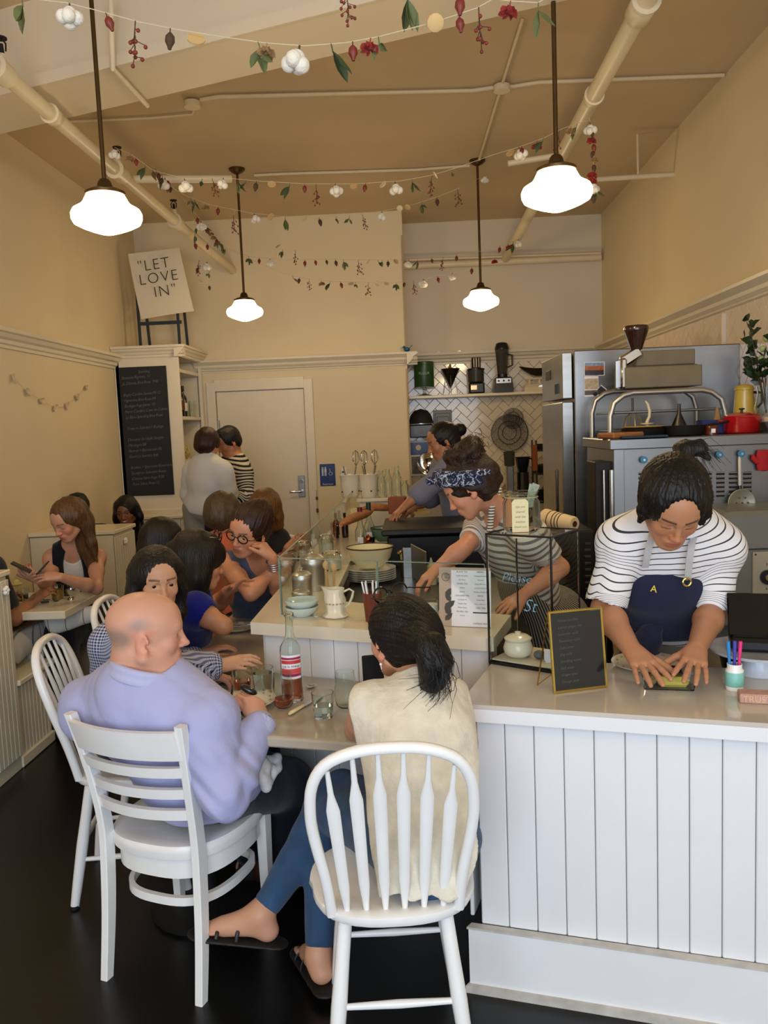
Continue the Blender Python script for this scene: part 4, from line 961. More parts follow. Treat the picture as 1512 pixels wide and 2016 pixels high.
# round blue magnets and a red mitt
for i,(px,py,l) in enumerate(((1265,905,'first blue round magnet from the left on the oven back'),(1318,901,'second blue round magnet on the oven back, left of the ponytail'),(1413,895,'third blue round magnet on the oven back, right of the ponytail'),(1456,893,'blue round magnet from which the skimmer hangs'))):
    p = atY(px,py,OY); t = thing('round_magnet',l,'magnet',(p.x,OY-0.02,p.z),0,'blue round magnets on the oven'); MB().tube([(0,0,0),(0,-0.008,0)],0.017,18).build('disc',mat('magnet_blue','#2c7da6',0.4),t); MB().tube([(0,-0.008,0),(0,-0.014,0)],0.006,10).build('hub',CHROME,t)
p = atY(1504,905,OY-0.02); t = thing('oven_mitt','red oven mitt hanging at the right edge on the oven','oven mitt',p); MB().lathe([(0,-0.055),(0.03,-0.05),(0.038,-0.01),(0.036,0.03),(0.03,0.045),(0,0.047)],14,(0,0,0),sy=0.45).tube([(-0.03,0,-0.01),(-0.05,0,0.01),(-0.052,0,0.025)],[0.014,0.013,0.008],8).build('mitt',mat('red_cloth','#a3161a',0.8,bump=0.3),t,smooth=60)
# skimmer
p = atY(1456,900,OY-0.02); t = thing('skimmer','long handled round pierced skimmer hanging on the oven back','skimmer',p)
MB().tube([(0,0,0.005),(0.0,0,-0.02),(0.002,0,-0.14)],[0.005,0.007,0.0065],8).build('handle',mat('white_enamel','#cfcab9',0.4,var=0.2),t); MB().tube([(0.002,0,-0.135),(0.002,-0.004,-0.165)],0.009,8).build('ferrule',BLACK,t)
ds = MB().lathe([(0,0.012),(0.03,0.010),(0.062,-0.002),(0.065,-0.006),(0.062,-0.008),(0.03,0.004),(0,0.006)],28,(0,0,0),Matrix.Translation((0.004,-0.012,-0.215)) @ Matrix.Rotation(R(-90),4,'X')).build('disc',mat('skimmer_steel','#a9a592',0.4,0.6,var=0.2),t,smooth=50)
for i in range(7):
    a = i*math.pi/3; rr_ = 0 if i == 6 else 0.027; MB().tube([(0.004+math.cos(a)*rr_,-0.026,-0.215+math.sin(a)*rr_),(0.004+math.cos(a)*rr_,-0.0275,-0.215+math.sin(a)*rr_)],0.0045,8).build('hole',mat('hole_dark','#4c4a3f',0.7),ds)
# pans on the oven
def oz(px,py,y,r=0): p = atY(px,py,y); return (p.x,y,OZ+0.028)
pan(oz(1266,880,OY+0.16),0.105,0.045,'black pan with yellow enamel inside on the oven top at left','pan',m=IRON,handle=False,name='frying_pan')
t = thing('enamel_plate','yellow enamel plate resting on the black pan on the oven','plate',tuple(V(oz(1266,880,OY+0.16))+V((0,0,0.0455)))); MB().lathe([(0,0),(0.08,0),(0.102,0.006),(0.104,0.009),(0.08,0.006),(0,0.006)],28).build('plate',mat('yellow_enamel','#d9a94e',0.3),t,smooth=40)
t = thing('wooden_board','brown wooden board on the left corner of the oven top','board',(OX0+0.12,OY+0.10,OZ+0.028)); MB().box((0,0,0.015),(0.17,0.16,0.03),0.3,0.008).build('board',WOOD,t)
t = thing('baking_tray','dark blue tray with pale rim under the pan on the oven','tray',tuple(V(oz(1262,894,OY+0.05))+V((0,-0.03,0)))); MB().box((0,0,0.006),(0.22,0.09,0.012),0,0.004).build('tray',mat('tray_blue','#1c2a3a',0.4),t)
pan(oz(1345,880,OY+0.14),0.10,0.05,'black frying pan behind the ponytail on the oven top','pan',m=IRON,handle=True,rz=0.2,name='frying_pan')
pan(oz(1460,870,OY+0.22),0.088,0.078,'red enamel casserole with lid and black knob on the oven top','casserole',lidded=True,m=mat('red_enamel','#a81418',0.14,coat=0.6),handle=False,name='red_casserole')
cs = [o for o in C.objects if o.name.startswith('red_casserole')][0]
for s_ in (-1,1): MB().tube([(s_*0.085,-0.02,0.06),(s_*0.112,-0.012,0.062),(s_*0.112,0.012,0.062),(s_*0.085,0.02,0.06)],0.006,8).build('side_handle',MATS['red_enamel'],cs,smooth=True)
t = thing('blue_box','low dark blue box beside the red casserole on the oven','box',oz(1400,866,OY+0.3)); MB().box((0,0,0.035),(0.12,0.1,0.07),0,0.004).build('box',mat('box_blue','#1b2a66',0.5),t)
t = thing('jam_jar','small brown jar with a white label in front of the blue box','jar',oz(1400,885,OY+0.10)); MB().lathe([(0,0),(0.03,0),(0.03,0.04),(0.026,0.045),(0,0.045)],18).build('jar',mat('jam_brown','#5a2516',0.15),t,smooth=40); MB().box((0,-0.0305,0.02),(0.02,0.002,0.02)).build('label',PAPER,t)
t = thing('paper_cone','folded brown paper cone left of the red casserole','paper',oz(1412,860,OY+0.34)); MB().lathe([(0,0),(0.045,0.0),(0.004,0.14),(0,0.14)],5).build('paper',mat('kraft','#8f7450',0.8),t)
# whisk, dough hook and beater standing up on the rack edge
t = thing('balloon_whisk','large wire whisk head standing on the oven before the rack','whisk',oz(1246,880,OY+0.42)); m = MB()
for i in range(6):
    a = i*math.pi/6; m.tube([(math.cos(a)*0.012*0,0,0.0),(math.cos(a)*0.055,math.sin(a)*0.055,0.04),(math.cos(a)*0.040,math.sin(a)*0.04,0.10),(0,0,0.13),(-math.cos(a)*0.040,-math.sin(a)*0.04,0.10),(-math.cos(a)*0.055,-math.sin(a)*0.055,0.04),(0,0,0)],0.0022,5)
m.build('wires',mat('whisk_brass','#a08a5a',0.3,0.9),t,smooth=True); MB().tube([(0,0,0.125),(0,0,0.20)],0.006,8).build('shank',STEELD,t)
t = thing('dough_hook','white dough hook with a round flange upright on the oven','dough hook',oz(1274,846,OY+0.40)); MB().tube([(0,0,0),(0,0,0.05),(0,0,0.075),(0.012,0,0.10),(0.014,0,0.13),(0.004,0,0.165),(-0.008,0,0.182)],[0.010,0.012,0.009,0.008,0.008,0.007,0.004],10).lathe([(0,0.060),(0.034,0.062),(0.034,0.067),(0,0.070)],20).build('hook',CRE,t,smooth=40)
t = thing('flat_beater','dark tin funnel upright on the oven behind the frying pan','funnel',oz(1337,870,OY+0.40)); MB().lathe([(0,0),(0.06,0),(0.01,0.11),(0.008,0.16),(0,0.16)],18).build('funnel',STEELD,t,smooth=40)
# big floor mixer at the right
MG = mat('mixer_grey','#7b7c74',0.35,0.3,var=0.06); MY = 3.62
t = thing('floor_mixer','large grey enamelled floor mixer at the right behind the cook','mixer')
def mx(px,py): return atY(px,py,MY)
hx0, hx1, hz = mx(1398,1100).x, XR-0.02, mx(1450,1008).z
m = MB(); prof = []
for i in range(9): a = math.pi/2*i/8; prof.append((hx0+0.10-0.10*math.cos(a), hz-0.15+0.15*math.sin(a)))
vs = []; pr = [(hx0,hz-0.50),(hx0,hz-0.15)]+prof[1:]+[(hx1,hz),(hx1,hz-0.50)]
n = len(pr)
for y,q in ((MY-0.0,0.0),(MY+0.02,0.0),(MY+0.40,0.0)): vs += [(x + (0.02 if (y == MY and x < hx0+0.02) else 0), y, z - (0.02 if (y == MY and z > hz-0.02) else 0)) for x,z in pr]
m.add(vs,[[k*n+i,k*n+(i+1)%n,(k+1)*n+(i+1)%n,(k+1)*n+i] for k in range(2) for i in range(n)]+[list(range(n)),[2*n+i for i in range(n)][::-1]]); m.build('housing',MG,t,smooth=40)
MB().box(((hx0+hx1)/2+0.02,MY+0.28,(hz-0.5)/2),(hx1-hx0-0.12,0.2,hz-0.5),0,0.01).build('column',MG,t)
MB().tube([((hx0+hx1)/2-0.06,MY+0.14,hz-0.50),((hx0+hx1)/2-0.06,MY+0.14,hz-0.56)],0.07,24).build('hub',CHROME,t,smooth=40); MB().lathe([(0,0.35),(0.12,0.36),(0.17,0.50),(0.18,0.62),(0.172,0.62),(0.16,0.5),(0.11,0.37),(0,0.36)],32,((hx0+hx1)/2-0.06,MY+0.12,0.0)).build('bowl',STEEL,t,smooth=50)
MB().box(((hx0+hx1)/2,MY+0.2,0.04),(hx1-hx0-0.06,0.44,0.08),0,0.015).build('foot',MG,t); MB().box(((hx0+hx1)/2,MY-0.003,hz-0.165),(hx1-hx0-0.01,0.01,0.006)).build('seam',STEELD,t)
pc = mx(1512,1130); pl_ = MB().box((pc.x,MY-0.008,pc.z),(0.14,0.014,0.20),0,0.003).build('control_plate',mat('plate_beige','#a79d86',0.4,var=0.1),t)
for a_ in (-1,1):
    for b_ in (-1,1): MB().tube([(pc.x+a_*0.06,MY-0.014,pc.z+b_*0.09),(pc.x+a_*0.06,MY-0.018,pc.z+b_*0.09)],0.004,8).build('screw',STEELD,pl_)
MB().tube([(pc.x-0.01,MY-0.014,pc.z-0.01),(pc.x-0.01,MY-0.03,pc.z-0.01)],0.032,24).build('dial',BLACK,pl_,smooth=40); MB().tube([(pc.x-0.01,MY-0.03,pc.z-0.01),(pc.x-0.01,MY-0.034,pc.z-0.01)],0.014,16).build('dial_cap',CHROME,pl_)
for s_,dx,dz in (('3',-0.012,0.045),('6',-0.012,-0.062)): lettering(s_,0.016,frame((pc.x+dx,MY-0.0155,pc.z+dz),(1,0,0),(0,-1,0)),BLACK,pl_)
# dark oven block and paper roll left of the cook
OBX = atY(1112,1150,3.75).x
t = thing('dark_oven','black glass-fronted oven cabinet behind the display case','oven',(OBX,3.95,0)); oc = mx(1112,1046); zt_ = atY(1112,1046,3.75).z
MB().box((0,0,zt_/2),(0.28,0.40,zt_),0,0.008).build('cabinet',mat('oven_black','#151413',0.3,0.3),t); MB().box((-0.03,-0.203,zt_-0.2),(0.17,0.01,0.28),0,0.003).build('door_glass',mat('dark_glass','#090b10',0.05),t)
for k in range(8): MB().box((0.105,-0.203,zt_-0.06-k*0.03),(0.03,0.008,0.012),0,0.002).build('vent_slot',STEELD,t)
t = thing('paper_roll','cream paper cone roll bound with brown strings lying on the dark oven','paper roll',(OBX,3.90,zt_)); a = V((-0.10,0.03,0.045)); b = V((0.085,-0.10,0.037)); 
rp_ = atY(1078,1020,3.8); a = V((atY(1074,1022,3.86).x-OBX,-0.04,0.048)); b = V((atY(1130,1030,3.72).x-OBX,-0.18,0.036))
MB().tube([a,b,b+(b-a).normalized()*0.004],[0.047,0.033,0.030],24).build('roll',mat('roll_paper','#d9c298',0.7,bump=0.1),t,smooth=40); dd = (b-a).normalized(); MB().tube([b+dd*0.0045,b+dd*0.006],[0.014,0.014],14).build('core_hole',mat('core_dark','#3a2614',0.8),t)
for q in (0.25,0.42,0.52,0.62): c_ = a.lerp(b,q); MB().tube([c_-dd*0.002,c_+dd*0.002],[0.0485-0.014*q]*2,24).build('string',mat('string_brown','#3a2a1c',0.8),t,smooth=40)
# tiled wall shelf at right with pitcher and plant
t = thing('corner_shelf','cream shelf on the right tiled wall with the yellow pitcher','shelf',(XR-0.11,4.28,1.70)); p = atX(1460,822,XR-0.12); SZ_ = p.z; t.location = (XR-0.115,4.30,SZ_-0.012); MB().box((0,0,0),(0.22,0.78,0.024),0,0.004).build('board',BT,t)
p = atZ(1465,818,SZ_); YP = mat('yellow_enamel_jug','#d8b84e',0.25,coat=0.4)
yp = atX(1465,818,XR-0.13).y
t = thing('yellow_pitcher','pale yellow enamel pitcher with a black handle on the right wall shelf','pitcher',(XR-0.13,yp,SZ_+0.0005)); MB().lathe([(0,0),(0.056,0),(0.058,0.01),(0.050,0.10),(0.046,0.15),(0.050,0.165),(0.044,0.172),(0.02,0.18),(0,0.181)],28).build('body',YP,t,smooth=50); MB().lathe([(0.048,0.150),(0.053,0.152),(0.053,0.158),(0.048,0.160)],28).build('rim',YP,t,smooth=40); MB().tube([(0.045,-0.02,0.135),(0.070,-0.045,0.13),(0.072,-0.047,0.075),(0.052,-0.03,0.05)],0.008,8).build('handle',BLACK,t,smooth=True)
PVY = atX(1505,780,XR-0.13).y
t = thing('plant_vase','glass vase with leafy green branches at the right end of the wall shelf','plant',(XR-0.12,PVY,SZ_+0.0005))
MB().lathe([(0,0),(0.05,0),(0.06,0.05),(0.045,0.12),(0.05,0.16),(0.047,0.16),(0.042,0.12),(0.057,0.05),(0.047,0.005),(0,0.005)],24).build('vase',GLASS,t,smooth=50)
LEAF = mat('dark_leaf','#1d3417',0.35,var=0.3); rr = random.Random(11); STEMM = mat('stem_brown','#4a3a22',0.7)
lm = MB(); L_ = 0.062
lm.add([(0,0,0),(0.018,0.004,0.015),(0.022,0.006,0.035),(0,0,L_),(-0.022,0.006,0.035),(-0.018,0.004,0.015),(0,-0.004,0.03)],[(0,1,6),(1,2,6),(2,3,6),(3,4,6),(4,5,6),(5,0,6)]); leafme = lm.mesh('leaf'); leafme.materials.append(LEAF)
for i in range(7):
    tip = V((rr.uniform(-0.14,0.03),rr.uniform(-0.12,0.22),rr.uniform(0.26,0.50))); pts = [V((0,0,0.02)),V((tip.x*0.3,tip.y*0.3,0.17)),tip]; MB().tube([pts[0],pts[0].lerp(pts[1],0.6),pts[1],pts[1].lerp(pts[2],0.5),pts[2]],[0.003,0.003,0.0028,0.002,0.001],5).build('branch',STEMM,t)
    for j in range(9):
        f = 0.1+0.9*j/8; p = pts[1].lerp(pts[2],f); o = bpy.data.objects.new('leaf',leafme); C.objects.link(o); o.parent = t; o.location = p; o.rotation_euler = (rr.uniform(-1.3,1.3),rr.uniform(-1.3,1.3),rr.uniform(0,6.28)); o.scale = (rr.uniform(0.7,1.15),)*3
for i in range(3): MB().ball((rr.uniform(-0.03,0.0),rr.uniform(-0.05,0.05),0.30+0.05*i),0.018,10).build('blossom',mat('pale_green_bud','#a9bd7d',0.6),t,smooth=True)
# blue bird on the rail corner
p = atY(801,686,YB-0.06); BB = mat('bird_blue','#12527f',0.3); t = thing('blue_bird','tiny blue bird figurine on the corner of the picture rail','figurine',(p.x,p.y,2.354))
MB().lathe([(0,0),(0.012,0.004),(0.022,0.02),(0.018,0.038),(0,0.046)],14,(0,0,0),sx=1.4).ball((-0.026,0,0.045),0.013,10).build('body',BB,t,smooth=50); MB().bar((0.02,0,0.03),(0.055,0,0.062),0.016,0.005,0.002).build('tail',BB,t); MB().tube([(-0.036,0,0.045),(-0.048,0,0.043)],[0.004,0.001],6).build('beak',BB,t)
# ---- pass shelf, griddle and the prep line
t = thing('pass_shelf','white raised pass shelf across the far end of the prep line','shelf'); MB().box((0.05,6.35,0.55),(0.95,0.36,1.10),0,0.004).build('body',TRIM,t); MB().box((0.05,6.34,1.11),(0.99,0.42,0.024),0,0.004).build('top',BT,t)
PZ = 1.1225
def crock(px,label,tools):
    x = Xat(px,985,6.28); t = thing('utensil_crock',label,'crock',(x,6.28,PZ)); MB().lathe([(0,0),(0.055,0),(0.066,0.02),(0.070,0.11),(0.075,0.17),(0.079,0.175),(0.072,0.178),(0.066,0.11),(0.06,0.02),(0,0.01)],26).build('crock',CERAM,t,smooth=50)
    for i in range(5): a = i*1.26; MB().ball((math.cos(a)*0.068,math.sin(a)*0.068,0.05),0.007,6).build('painted_dot',mat('dot_green','#2f3a28',0.5),t)
    for i in range(tools):
        a = i*1.9+0.5; x2,y2 = math.cos(a)*0.06,math.sin(a)*0.04; MB().tube([(x2*0.2,y2*0.2,0.02),(x2,y2,0.24)],0.005,8).build('tool_handle',STEEL,t)
        if i%2 == 0:
            m = MB()
            for k in range(4):
                b = k*math.pi/4; u = V((math.cos(b),math.sin(b),0)); c_ = V((x2,y2,0.24)); m.tube([c_,c_+u*0.03+V((0,0,0.05)),c_+u*0.022+V((0,0,0.10)),c_+V((0,0,0.12)),c_-u*0.022+V((0,0,0.10)),c_-u*0.03+V((0,0,0.05)),c_],0.002,5)
            m.build('whisk_wires',CHROME,t,smooth=True)
crock(690,'left cream crock on the pass shelf holding utensils',2); crock(727,'right cream crock on the pass shelf with two whisks in it',4)
for i,(px,h,l) in enumerate(((752,0.20,'first clear bottle right of the crocks on the pass shelf'),(765,0.21,'second clear bottle right of the crocks on the pass shelf'),(783,0.23,'tall clear bottle with milky fill on the pass shelf'),(799,0.12,'short clear bottle at the end of the pass shelf row'))):
    t = thing('milk_bottle',l,'bottle',(Xat(px,985,6.25),6.25,PZ),0,'clear bottles on the pass shelf'); MB().lathe([(0,0),(0.032,0),(0.034,0.01),(0.034,h*0.6),(0.016,h*0.85),(0.019,h),(0.016,h),(0.013,h*0.85),(0.031,h*0.6),(0.031,0.012),(0,0.01)],18).build('bottle',GLASS,t,smooth=50)
t = thing('griddle','black griddle block on the prep line behind the loaves','griddle',(Xat(880,1030,4.9),4.92,0.851)); MB().box((0,0,0.09),(0.70,0.55,0.18),0,0.01).build('body',BLACK,t); MB().box((0,-0.01,0.205),(0.76,0.62,0.035),0,0.008).build('plate',mat('slate_plate','#22211f',0.45,var=0.3),t)
GZ = 1.0745
def gat(px,py): return tuple(atZ(px,py,GZ))
t = thing('brick_block','square terracotta block standing on the griddle','block',gat(783,1012)); MB().box((0,0.05,0.055),(0.115,0.10,0.11),-0.1,0.005).build('block',mat('terracotta','#8c4526',0.6,var=0.1),t)
CRUST = mat('bread_crust','#b0703a',0.6,var=0.35,vscale=30,bump=0.5,bscale=60)
def loaf(a,b,r,label):
    a = V(a); b = V(b); t = thing('baguette',label,'bread',a,0,'baguettes on the griddle'); q = b-a; rs = [0.012,r*0.8,r,r,r*0.95,r*0.75,0.012]; MB().tube([q*(i/6)+V((0,0,0.006*math.sin(i))) for i in range(7)],rs,14,flat=0.75).build('loaf',CRUST,t,smooth=True)
loaf(tuple(V(gat(672,1036))+V((0.02,-0.25,0.035))),tuple(V(gat(735,1012))+V((0,0,0.035))),0.036,'near baguette pointing toward the glass guard'); loaf(tuple(V(gat(712,1012))+V((0,0,0.035))),tuple(V(gat(785,1010))+V((0,0.12,0.035))),0.034,'far baguette lying against the terracotta block')
for i,(px,py) in enumerate(((815,1013),(822,1008),(830,1012))):
    t = thing('cheese_wedge',['yellow wedge nearest the terracotta block','middle yellow wedge beside the terracotta block','yellow wedge farthest from the terracotta block'][i],'cheese',gat(px,py),0,'yellow wedges on the griddle'); MB().prism([(0,0),(0.05,0.012),(0.045,0.03)],0,0.018).build('wedge',mat('cheese','#c9a24c',0.5),t)
WT = 0.8505
def wat(px,py,z=WT): return tuple(atZ(px,py,z))
def glassbottle(px,py,z,h,cap,label,liq=None):
    p = atZ(px,py,z); t = thing('oil_bottle',label,'bottle',p); r = 0.034
    MB().lathe([(0,0),(r,0.002),(r,h*0.52),(r*0.5,h*0.66),(r*0.38,h*0.74),(r*0.38,h*0.9),(r*0.30,h*0.9),(r*0.3,h*0.74),(r*0.42,h*0.66),(r*0.92,h*0.52),(r*0.92,0.006),(0,0.006)],20).build('bottle',GLASS,t,smooth=50)
    MB().tube([(0,0,h*0.84),(0,0,h)],r*0.46,14).build('cap',mat('cap_'+cap,cap,0.4),t,smooth=40)
    MB().box((0,-r-0.0005,h*0.28),(0.035,0.002,h*0.26)).build('label',PAPER,t); MB().tube([(0,0,0.007),(0,0,h*0.30)],r*0.9,18).build('contents',mat('dark_vinegar','#1a0d0a',0.1),t)
glassbottle(712,1096,WT,0.31,'#5c1420','clear bottle with a maroon cap among the copper mills'); glassbottle(729,1086,WT,0.32,'#17392a','clear bottle with a dark green cap among the copper mills')
def mill(px,py,z,h,label):
    t = thing('copper_mill',label,'pepper mill',atZ(px,py,z),0); MB().lathe([(0,0),(0.028,0.0),(0.027,h*0.12),(0.022,h*0.35),(0.025,h*0.6),(0.028,h*0.72),(0.022,h*0.76),(0.026,h*0.86),(0.018,h*0.96),(0,h)],22).build('body',COPPER,t,smooth=50); MB().ball((0,0,h*1.0),0.007,8).build('finial',COPPER,t,smooth=True)
mill(658,1062,HM+0.001,0.12,'copper pepper mill by the side glass pane'); mill(727,1102,WT,0.15,'copper pepper mill between the bottles and the cream bowl')
for i,(px,py) in enumerate(((668,1052),(680,1058))): bottle(tuple(atZ(px,py,HM+0.001)),0.16,0.022,'#3a1a0c',['dark brown syrup bottle behind the copper mill','second dark brown syrup bottle beside the loaf'][i],None,'#2a120a',None,'syrup_bottle')
# clip jars on the ledge
def clipjar(px,py,label,fill,r=0.042,h=0.11,Yz=HM+0.001):
    t = thing('clip_jar',label,'jar',atZ(px,py,Yz)); MB().lathe([(0,0),(r*0.94,0),(r,0.008),(r,h*0.72),(r*0.86,h*0.8),(r*0.9,h*0.84),(r*0.84,h*0.84),(r*0.80,h*0.8),(r*0.93,h*0.72),(r*0.93,0.008),(0,0.006)],22).build('jar',GLASS,t,smooth=50)
    MB().lathe([(0,h*0.86),(r*0.92,h*0.86),(r*0.92,h*0.93),(r*0.6,h*0.98),(0,h)],22).build('lid',GLASS,t,smooth=50); MB().tube([(math.cos(a)*r*0.88,math.sin(a)*r*0.88,h*0.82) for a in [2*math.pi*i/18 for i in range(19)]],0.0022,6).tube([(r*0.88,0,h*0.82),(r*1.05,0,h*0.68),(r*1.02,0,h*0.9),(r*0.88,0,h*0.93)],0.0018,5).build('clip',CHROME,t,smooth=True)
    if fill: MB().lathe([(0,0.008),(r*0.91,0.008),(r*0.91,h*0.5),(0,h*0.58)],20).build('contents',fill,t,smooth=50)
FLOUR = mat('flour','#d9d3c4',0.9)
clipjar(597,1108,'clip-top glass jar near the aluminium canisters, left one',None,0.044,0.12); clipjar(642,1092,'clip-top glass jar right of the canisters, holding flour',FLOUR,0.044,0.12)
clipjar(653,1122,'low glass bowl jar of white salt behind the wooden spoons',FLOUR,0.05,0.10)
# aluminium canisters
CAN = mat('spun_aluminium','#c4c1b8',0.42,0.9,var=0.06)
def canister(px,py,r,h,label):
    t = thing('aluminium_canister',label,'canister',atZ(px,py,HM+0.001),0); MB().lathe([(0,0),(r,0.0),(r,h*0.12),(r*0.985,h*0.125),(r*0.985,h*0.6),(r,h*0.61),(r,h*0.64),(0,h*0.64)],32).build('body',CAN,t,smooth=35); MB().lathe([(0,h*0.642),(r*1.04,h*0.642),(r*1.05,h*0.70),(r*1.0,h*0.73),(r*0.98,h*0.78),(r*0.72,h*0.86),(r*0.3,h*0.905),(0,h*0.91)],32).build('lid',CAN,t,smooth=35); MB().lathe([(0,h*0.905),(r*0.14,h*0.91),(r*0.10,h*0.95),(r*0.18,h*0.98),(r*0.12,h*1.0),(0,h*1.005)],16).build('knob',CAN,t,smooth=50)
canister(618,1160,0.052,0.178,'largest aluminium canister, at the back of the three'); canister(596,1180,0.042,0.135,'middle aluminium canister with domed lid'); canister(594,1196,0.036,0.082,'lowest aluminium canister in front of the others')
AQ = mat('pale_aqua_ceramic','#c7d4cb',0.2,coat=0.4)
pb_ = atZ(594,1214,HM+0.001)
for i in range(2):
    t = thing('soup_bowl',['pale aqua bowl at the bottom of the stack on the ledge','pale aqua bowl resting on the lower bowl on the ledge'][i],'bowl',tuple(pb_+V((0,0.02,0.026*i))),0,'pale bowls stacked on the ledge'); MB().lathe([(0,0.0),(0.034,0.0),(0.036,0.003),(0.060,0.02),(0.066,0.036),(0.063,0.037),(0.057,0.022),(0.03,0.006),(0,0.005)],32).build('bowl',AQ,t,smooth=50)
# wooden spoons in the cream pitcher
pp = atZ(662,1214,HM+0.001)
t = thing('cream_pitcher','cream fluted china pitcher with curved handle standing on the ledge','pitcher',pp); t.scale = (1.08,1.08,0.80)
m = MB(); vs = []; fs = []; n = 32; prf = [(0.040,0.0),(0.046,0.006),(0.034,0.022),(0.033,0.05),(0.036,0.08),(0.030,0.11),(0.033,0.135),(0.030,0.135),(0.027,0.11),(0.0,0.10)]
for r,z in prf[:-1]:
    for k in range(n):
        a = 2*math.pi*k/n; q = r*(1+0.05*math.cos(8*a)*(1 if z < 0.10 else 0.3)); sp = 0.016*max(0,math.cos(a-math.pi))**6*(z/0.135)**3; vs.append((math.cos(a)*(q+sp),math.sin(a)*q,z+sp*0.7))
vs.append((0,0,0.09))
for i in range(len(prf)-2):
    for k in range(n): fs.append([i*n+k,i*n+(k+1)%n,(i+1)*n+(k+1)%n,(i+1)*n+k])
for k in range(n): fs.append([(len(prf)-2)*n+k,(len(prf)-2)*n+(k+1)%n,len(vs)-1])
fs.append(list(range(n))[::-1]); m.add(vs,fs).build('body',CERAM,t,smooth=60)
MB().tube([(0.030,0,0.118),(0.050,0,0.130),(0.063,0,0.118),(0.058,0,0.09),(0.047,0,0.06),(0.034,0,0.045)],[0.005,0.0045,0.0045,0.0045,0.0045,0.005],8).build('handle',CERAM,t,smooth=True)
for i in range(6):
    a = -2.4+i*0.35; MB().ball((math.cos(a)*0.0365,math.sin(a)*0.0365,0.068),0.0045,6,sz=0.8).build('painted_flower',mat('faded_rose','#a8946e',0.6),t)
for i,(dx,l,h) in enumerate(((-0.012,'wooden spoon leaning left behind the pitcher',0.15),(0.004,'wooden spoon upright behind the pitcher',0.14))):
    p = atZ(649+i*8,1196,HM+0.001); t = thing('wooden_spoon',l,'spoon',tuple(p+V((0,0.03,0.0))),0,'wooden spoons'); MB().tube([(0,0,0.0),(dx,0,h)],[0.006,0.0045],8).lathe([(0,h-0.005),(0.010,h+0.005),(0.012,h+0.02),(0,h+0.035)],12,(dx,0,0),sy=0.4).build('spoon',WOODL,t,smooth=50)
# plates, bowls on the prep line
def plates(px,py,n,r,label,z0=WT,dz=0.011,grp=None,m=CERW):
    p = atZ(px,py,z0)
    for i in range(n):
        t = thing('dinner_plate','%s, %s'%(label,['lowest','second from the bottom','third from the bottom','fourth from the bottom','fifth from the bottom','top'][i if i < n-1 else 5]),'plate',tuple(p+V((0,0,i*dz))),0,grp); MB().lathe([(0,0),(r*0.55,0),(r*0.6,0.003),(r*0.97,0.016),(r,0.019),(r*0.97,0.0195),(r*0.6,0.0065),(0,0.005)],36).build('plate',m,t,smooth=50)
    return p
p1 = plates(731,1144,6,0.132,'white plate in the stack under the cream bowl',grp='plates under the cream bowl')
RIMB = mat('brown_rim','#4a2c18',0.4)
def enbowl(p,r,h,m,mi,label,name='enamel_bowl'):
    t = thing(name,label,'bowl',p); MB().lathe([(0,0),(r*0.5,0),(r*0.55,0.004),(r*0.86,h*0.45),(r,h),(r*0.985,h),(r*0.84,h*0.46),(r*0.5,0.008),(0,0.006)],40).build('bowl',m,t,smooth=50); MB().lathe([(r*0.98,h-0.002),(r*1.02,h-0.002),(r*1.02,h+0.004),(r*0.98,h+0.004)],40).build('rim',mi,t,smooth=50)
enbowl(tuple(p1+V((0,0,0.0755))),0.122,0.105,mat('cream_bowl','#d6cda0',0.2,coat=0.4),RIMB,'large cream enamel bowl with dark rim on the plate stack')
p2 = plates(758,1084,5,0.085,'small white plate under the green enamel bowl',grp='plates under the green bowl')
enbowl(tuple(p2+V((0,0,0.064))),0.088,0.085,mat('green_enamel_bowl','#86a684',0.25,coat=0.4),RIMB,'mint green enamel bowl behind the cream bowl')
t = thing('salt_shaker','tiny glass shaker with steel top before the green bowl','shaker',wat(747,1118)); MB().lathe([(0,0),(0.016,0),(0.013,0.05),(0,0.05)],14).build('glass',GLASS,t,smooth=40); MB().lathe([(0,0.051),(0.014,0.051),(0.012,0.065),(0,0.07)],14).build('cap',CHROME,t,smooth=50)
# brass tongs bunch
t = thing('brass_spoons','bunch of brass measuring spoons standing beside the cream bowl','spoons',wat(797,1135)); MB().lathe([(0,0),(0.025,0),(0.028,0.09),(0.025,0.09),(0.022,0.004),(0,0.004)],18).build('cup',BRASS,t,smooth=40)
rr = random.Random(4)
for i in range(8):
    a = i*0.8; x,y = math.cos(a)*0.02,math.sin(a)*0.02; h = 0.12+rr.uniform(0,0.03); MB().tube([(x*0.4,y*0.4,0.01),(x,y,h)],0.0025,6).ball((x*1.3,y*1.3,h+0.006),0.011,8,sz=0.7).build('spoon',GOLD,t,smooth=50)
# steel insert pans, squeeze bottle, pot, foods
t = thing('steel_divider','angled stainless divider plate on the prep line','divider',wat(826,1150)); MB().box((0,0.05,0.09),(0.006,0.30,0.18),0.25,0.002).box((-0.04,0.19,0.08),(0.08,0.004,0.16)).build('plate',STEEL,t)
t = thing('squeeze_bottle','clear squeeze bottle with pale sauce on the prep line','bottle',wat(850,1150)); MB().lathe([(0,0),(0.026,0),(0.026,0.09),(0.02,0.10),(0.012,0.105),(0.003,0.135),(0,0.135)],18).build('bottle',mat('pale_sauce','#b9b08e',0.4),t,smooth=40)
t = thing('steel_pot','low stainless pot behind the fries on the prep line','pot',tuple(atZ(884,1095,WT+0.0))); MB().lathe([(0,0),(0.075,0),(0.08,0.01),(0.08,0.09),(0.084,0.094),(0.078,0.094),(0.074,0.012),(0,0.01)],30).build('pot',STEEL,t,smooth=50)
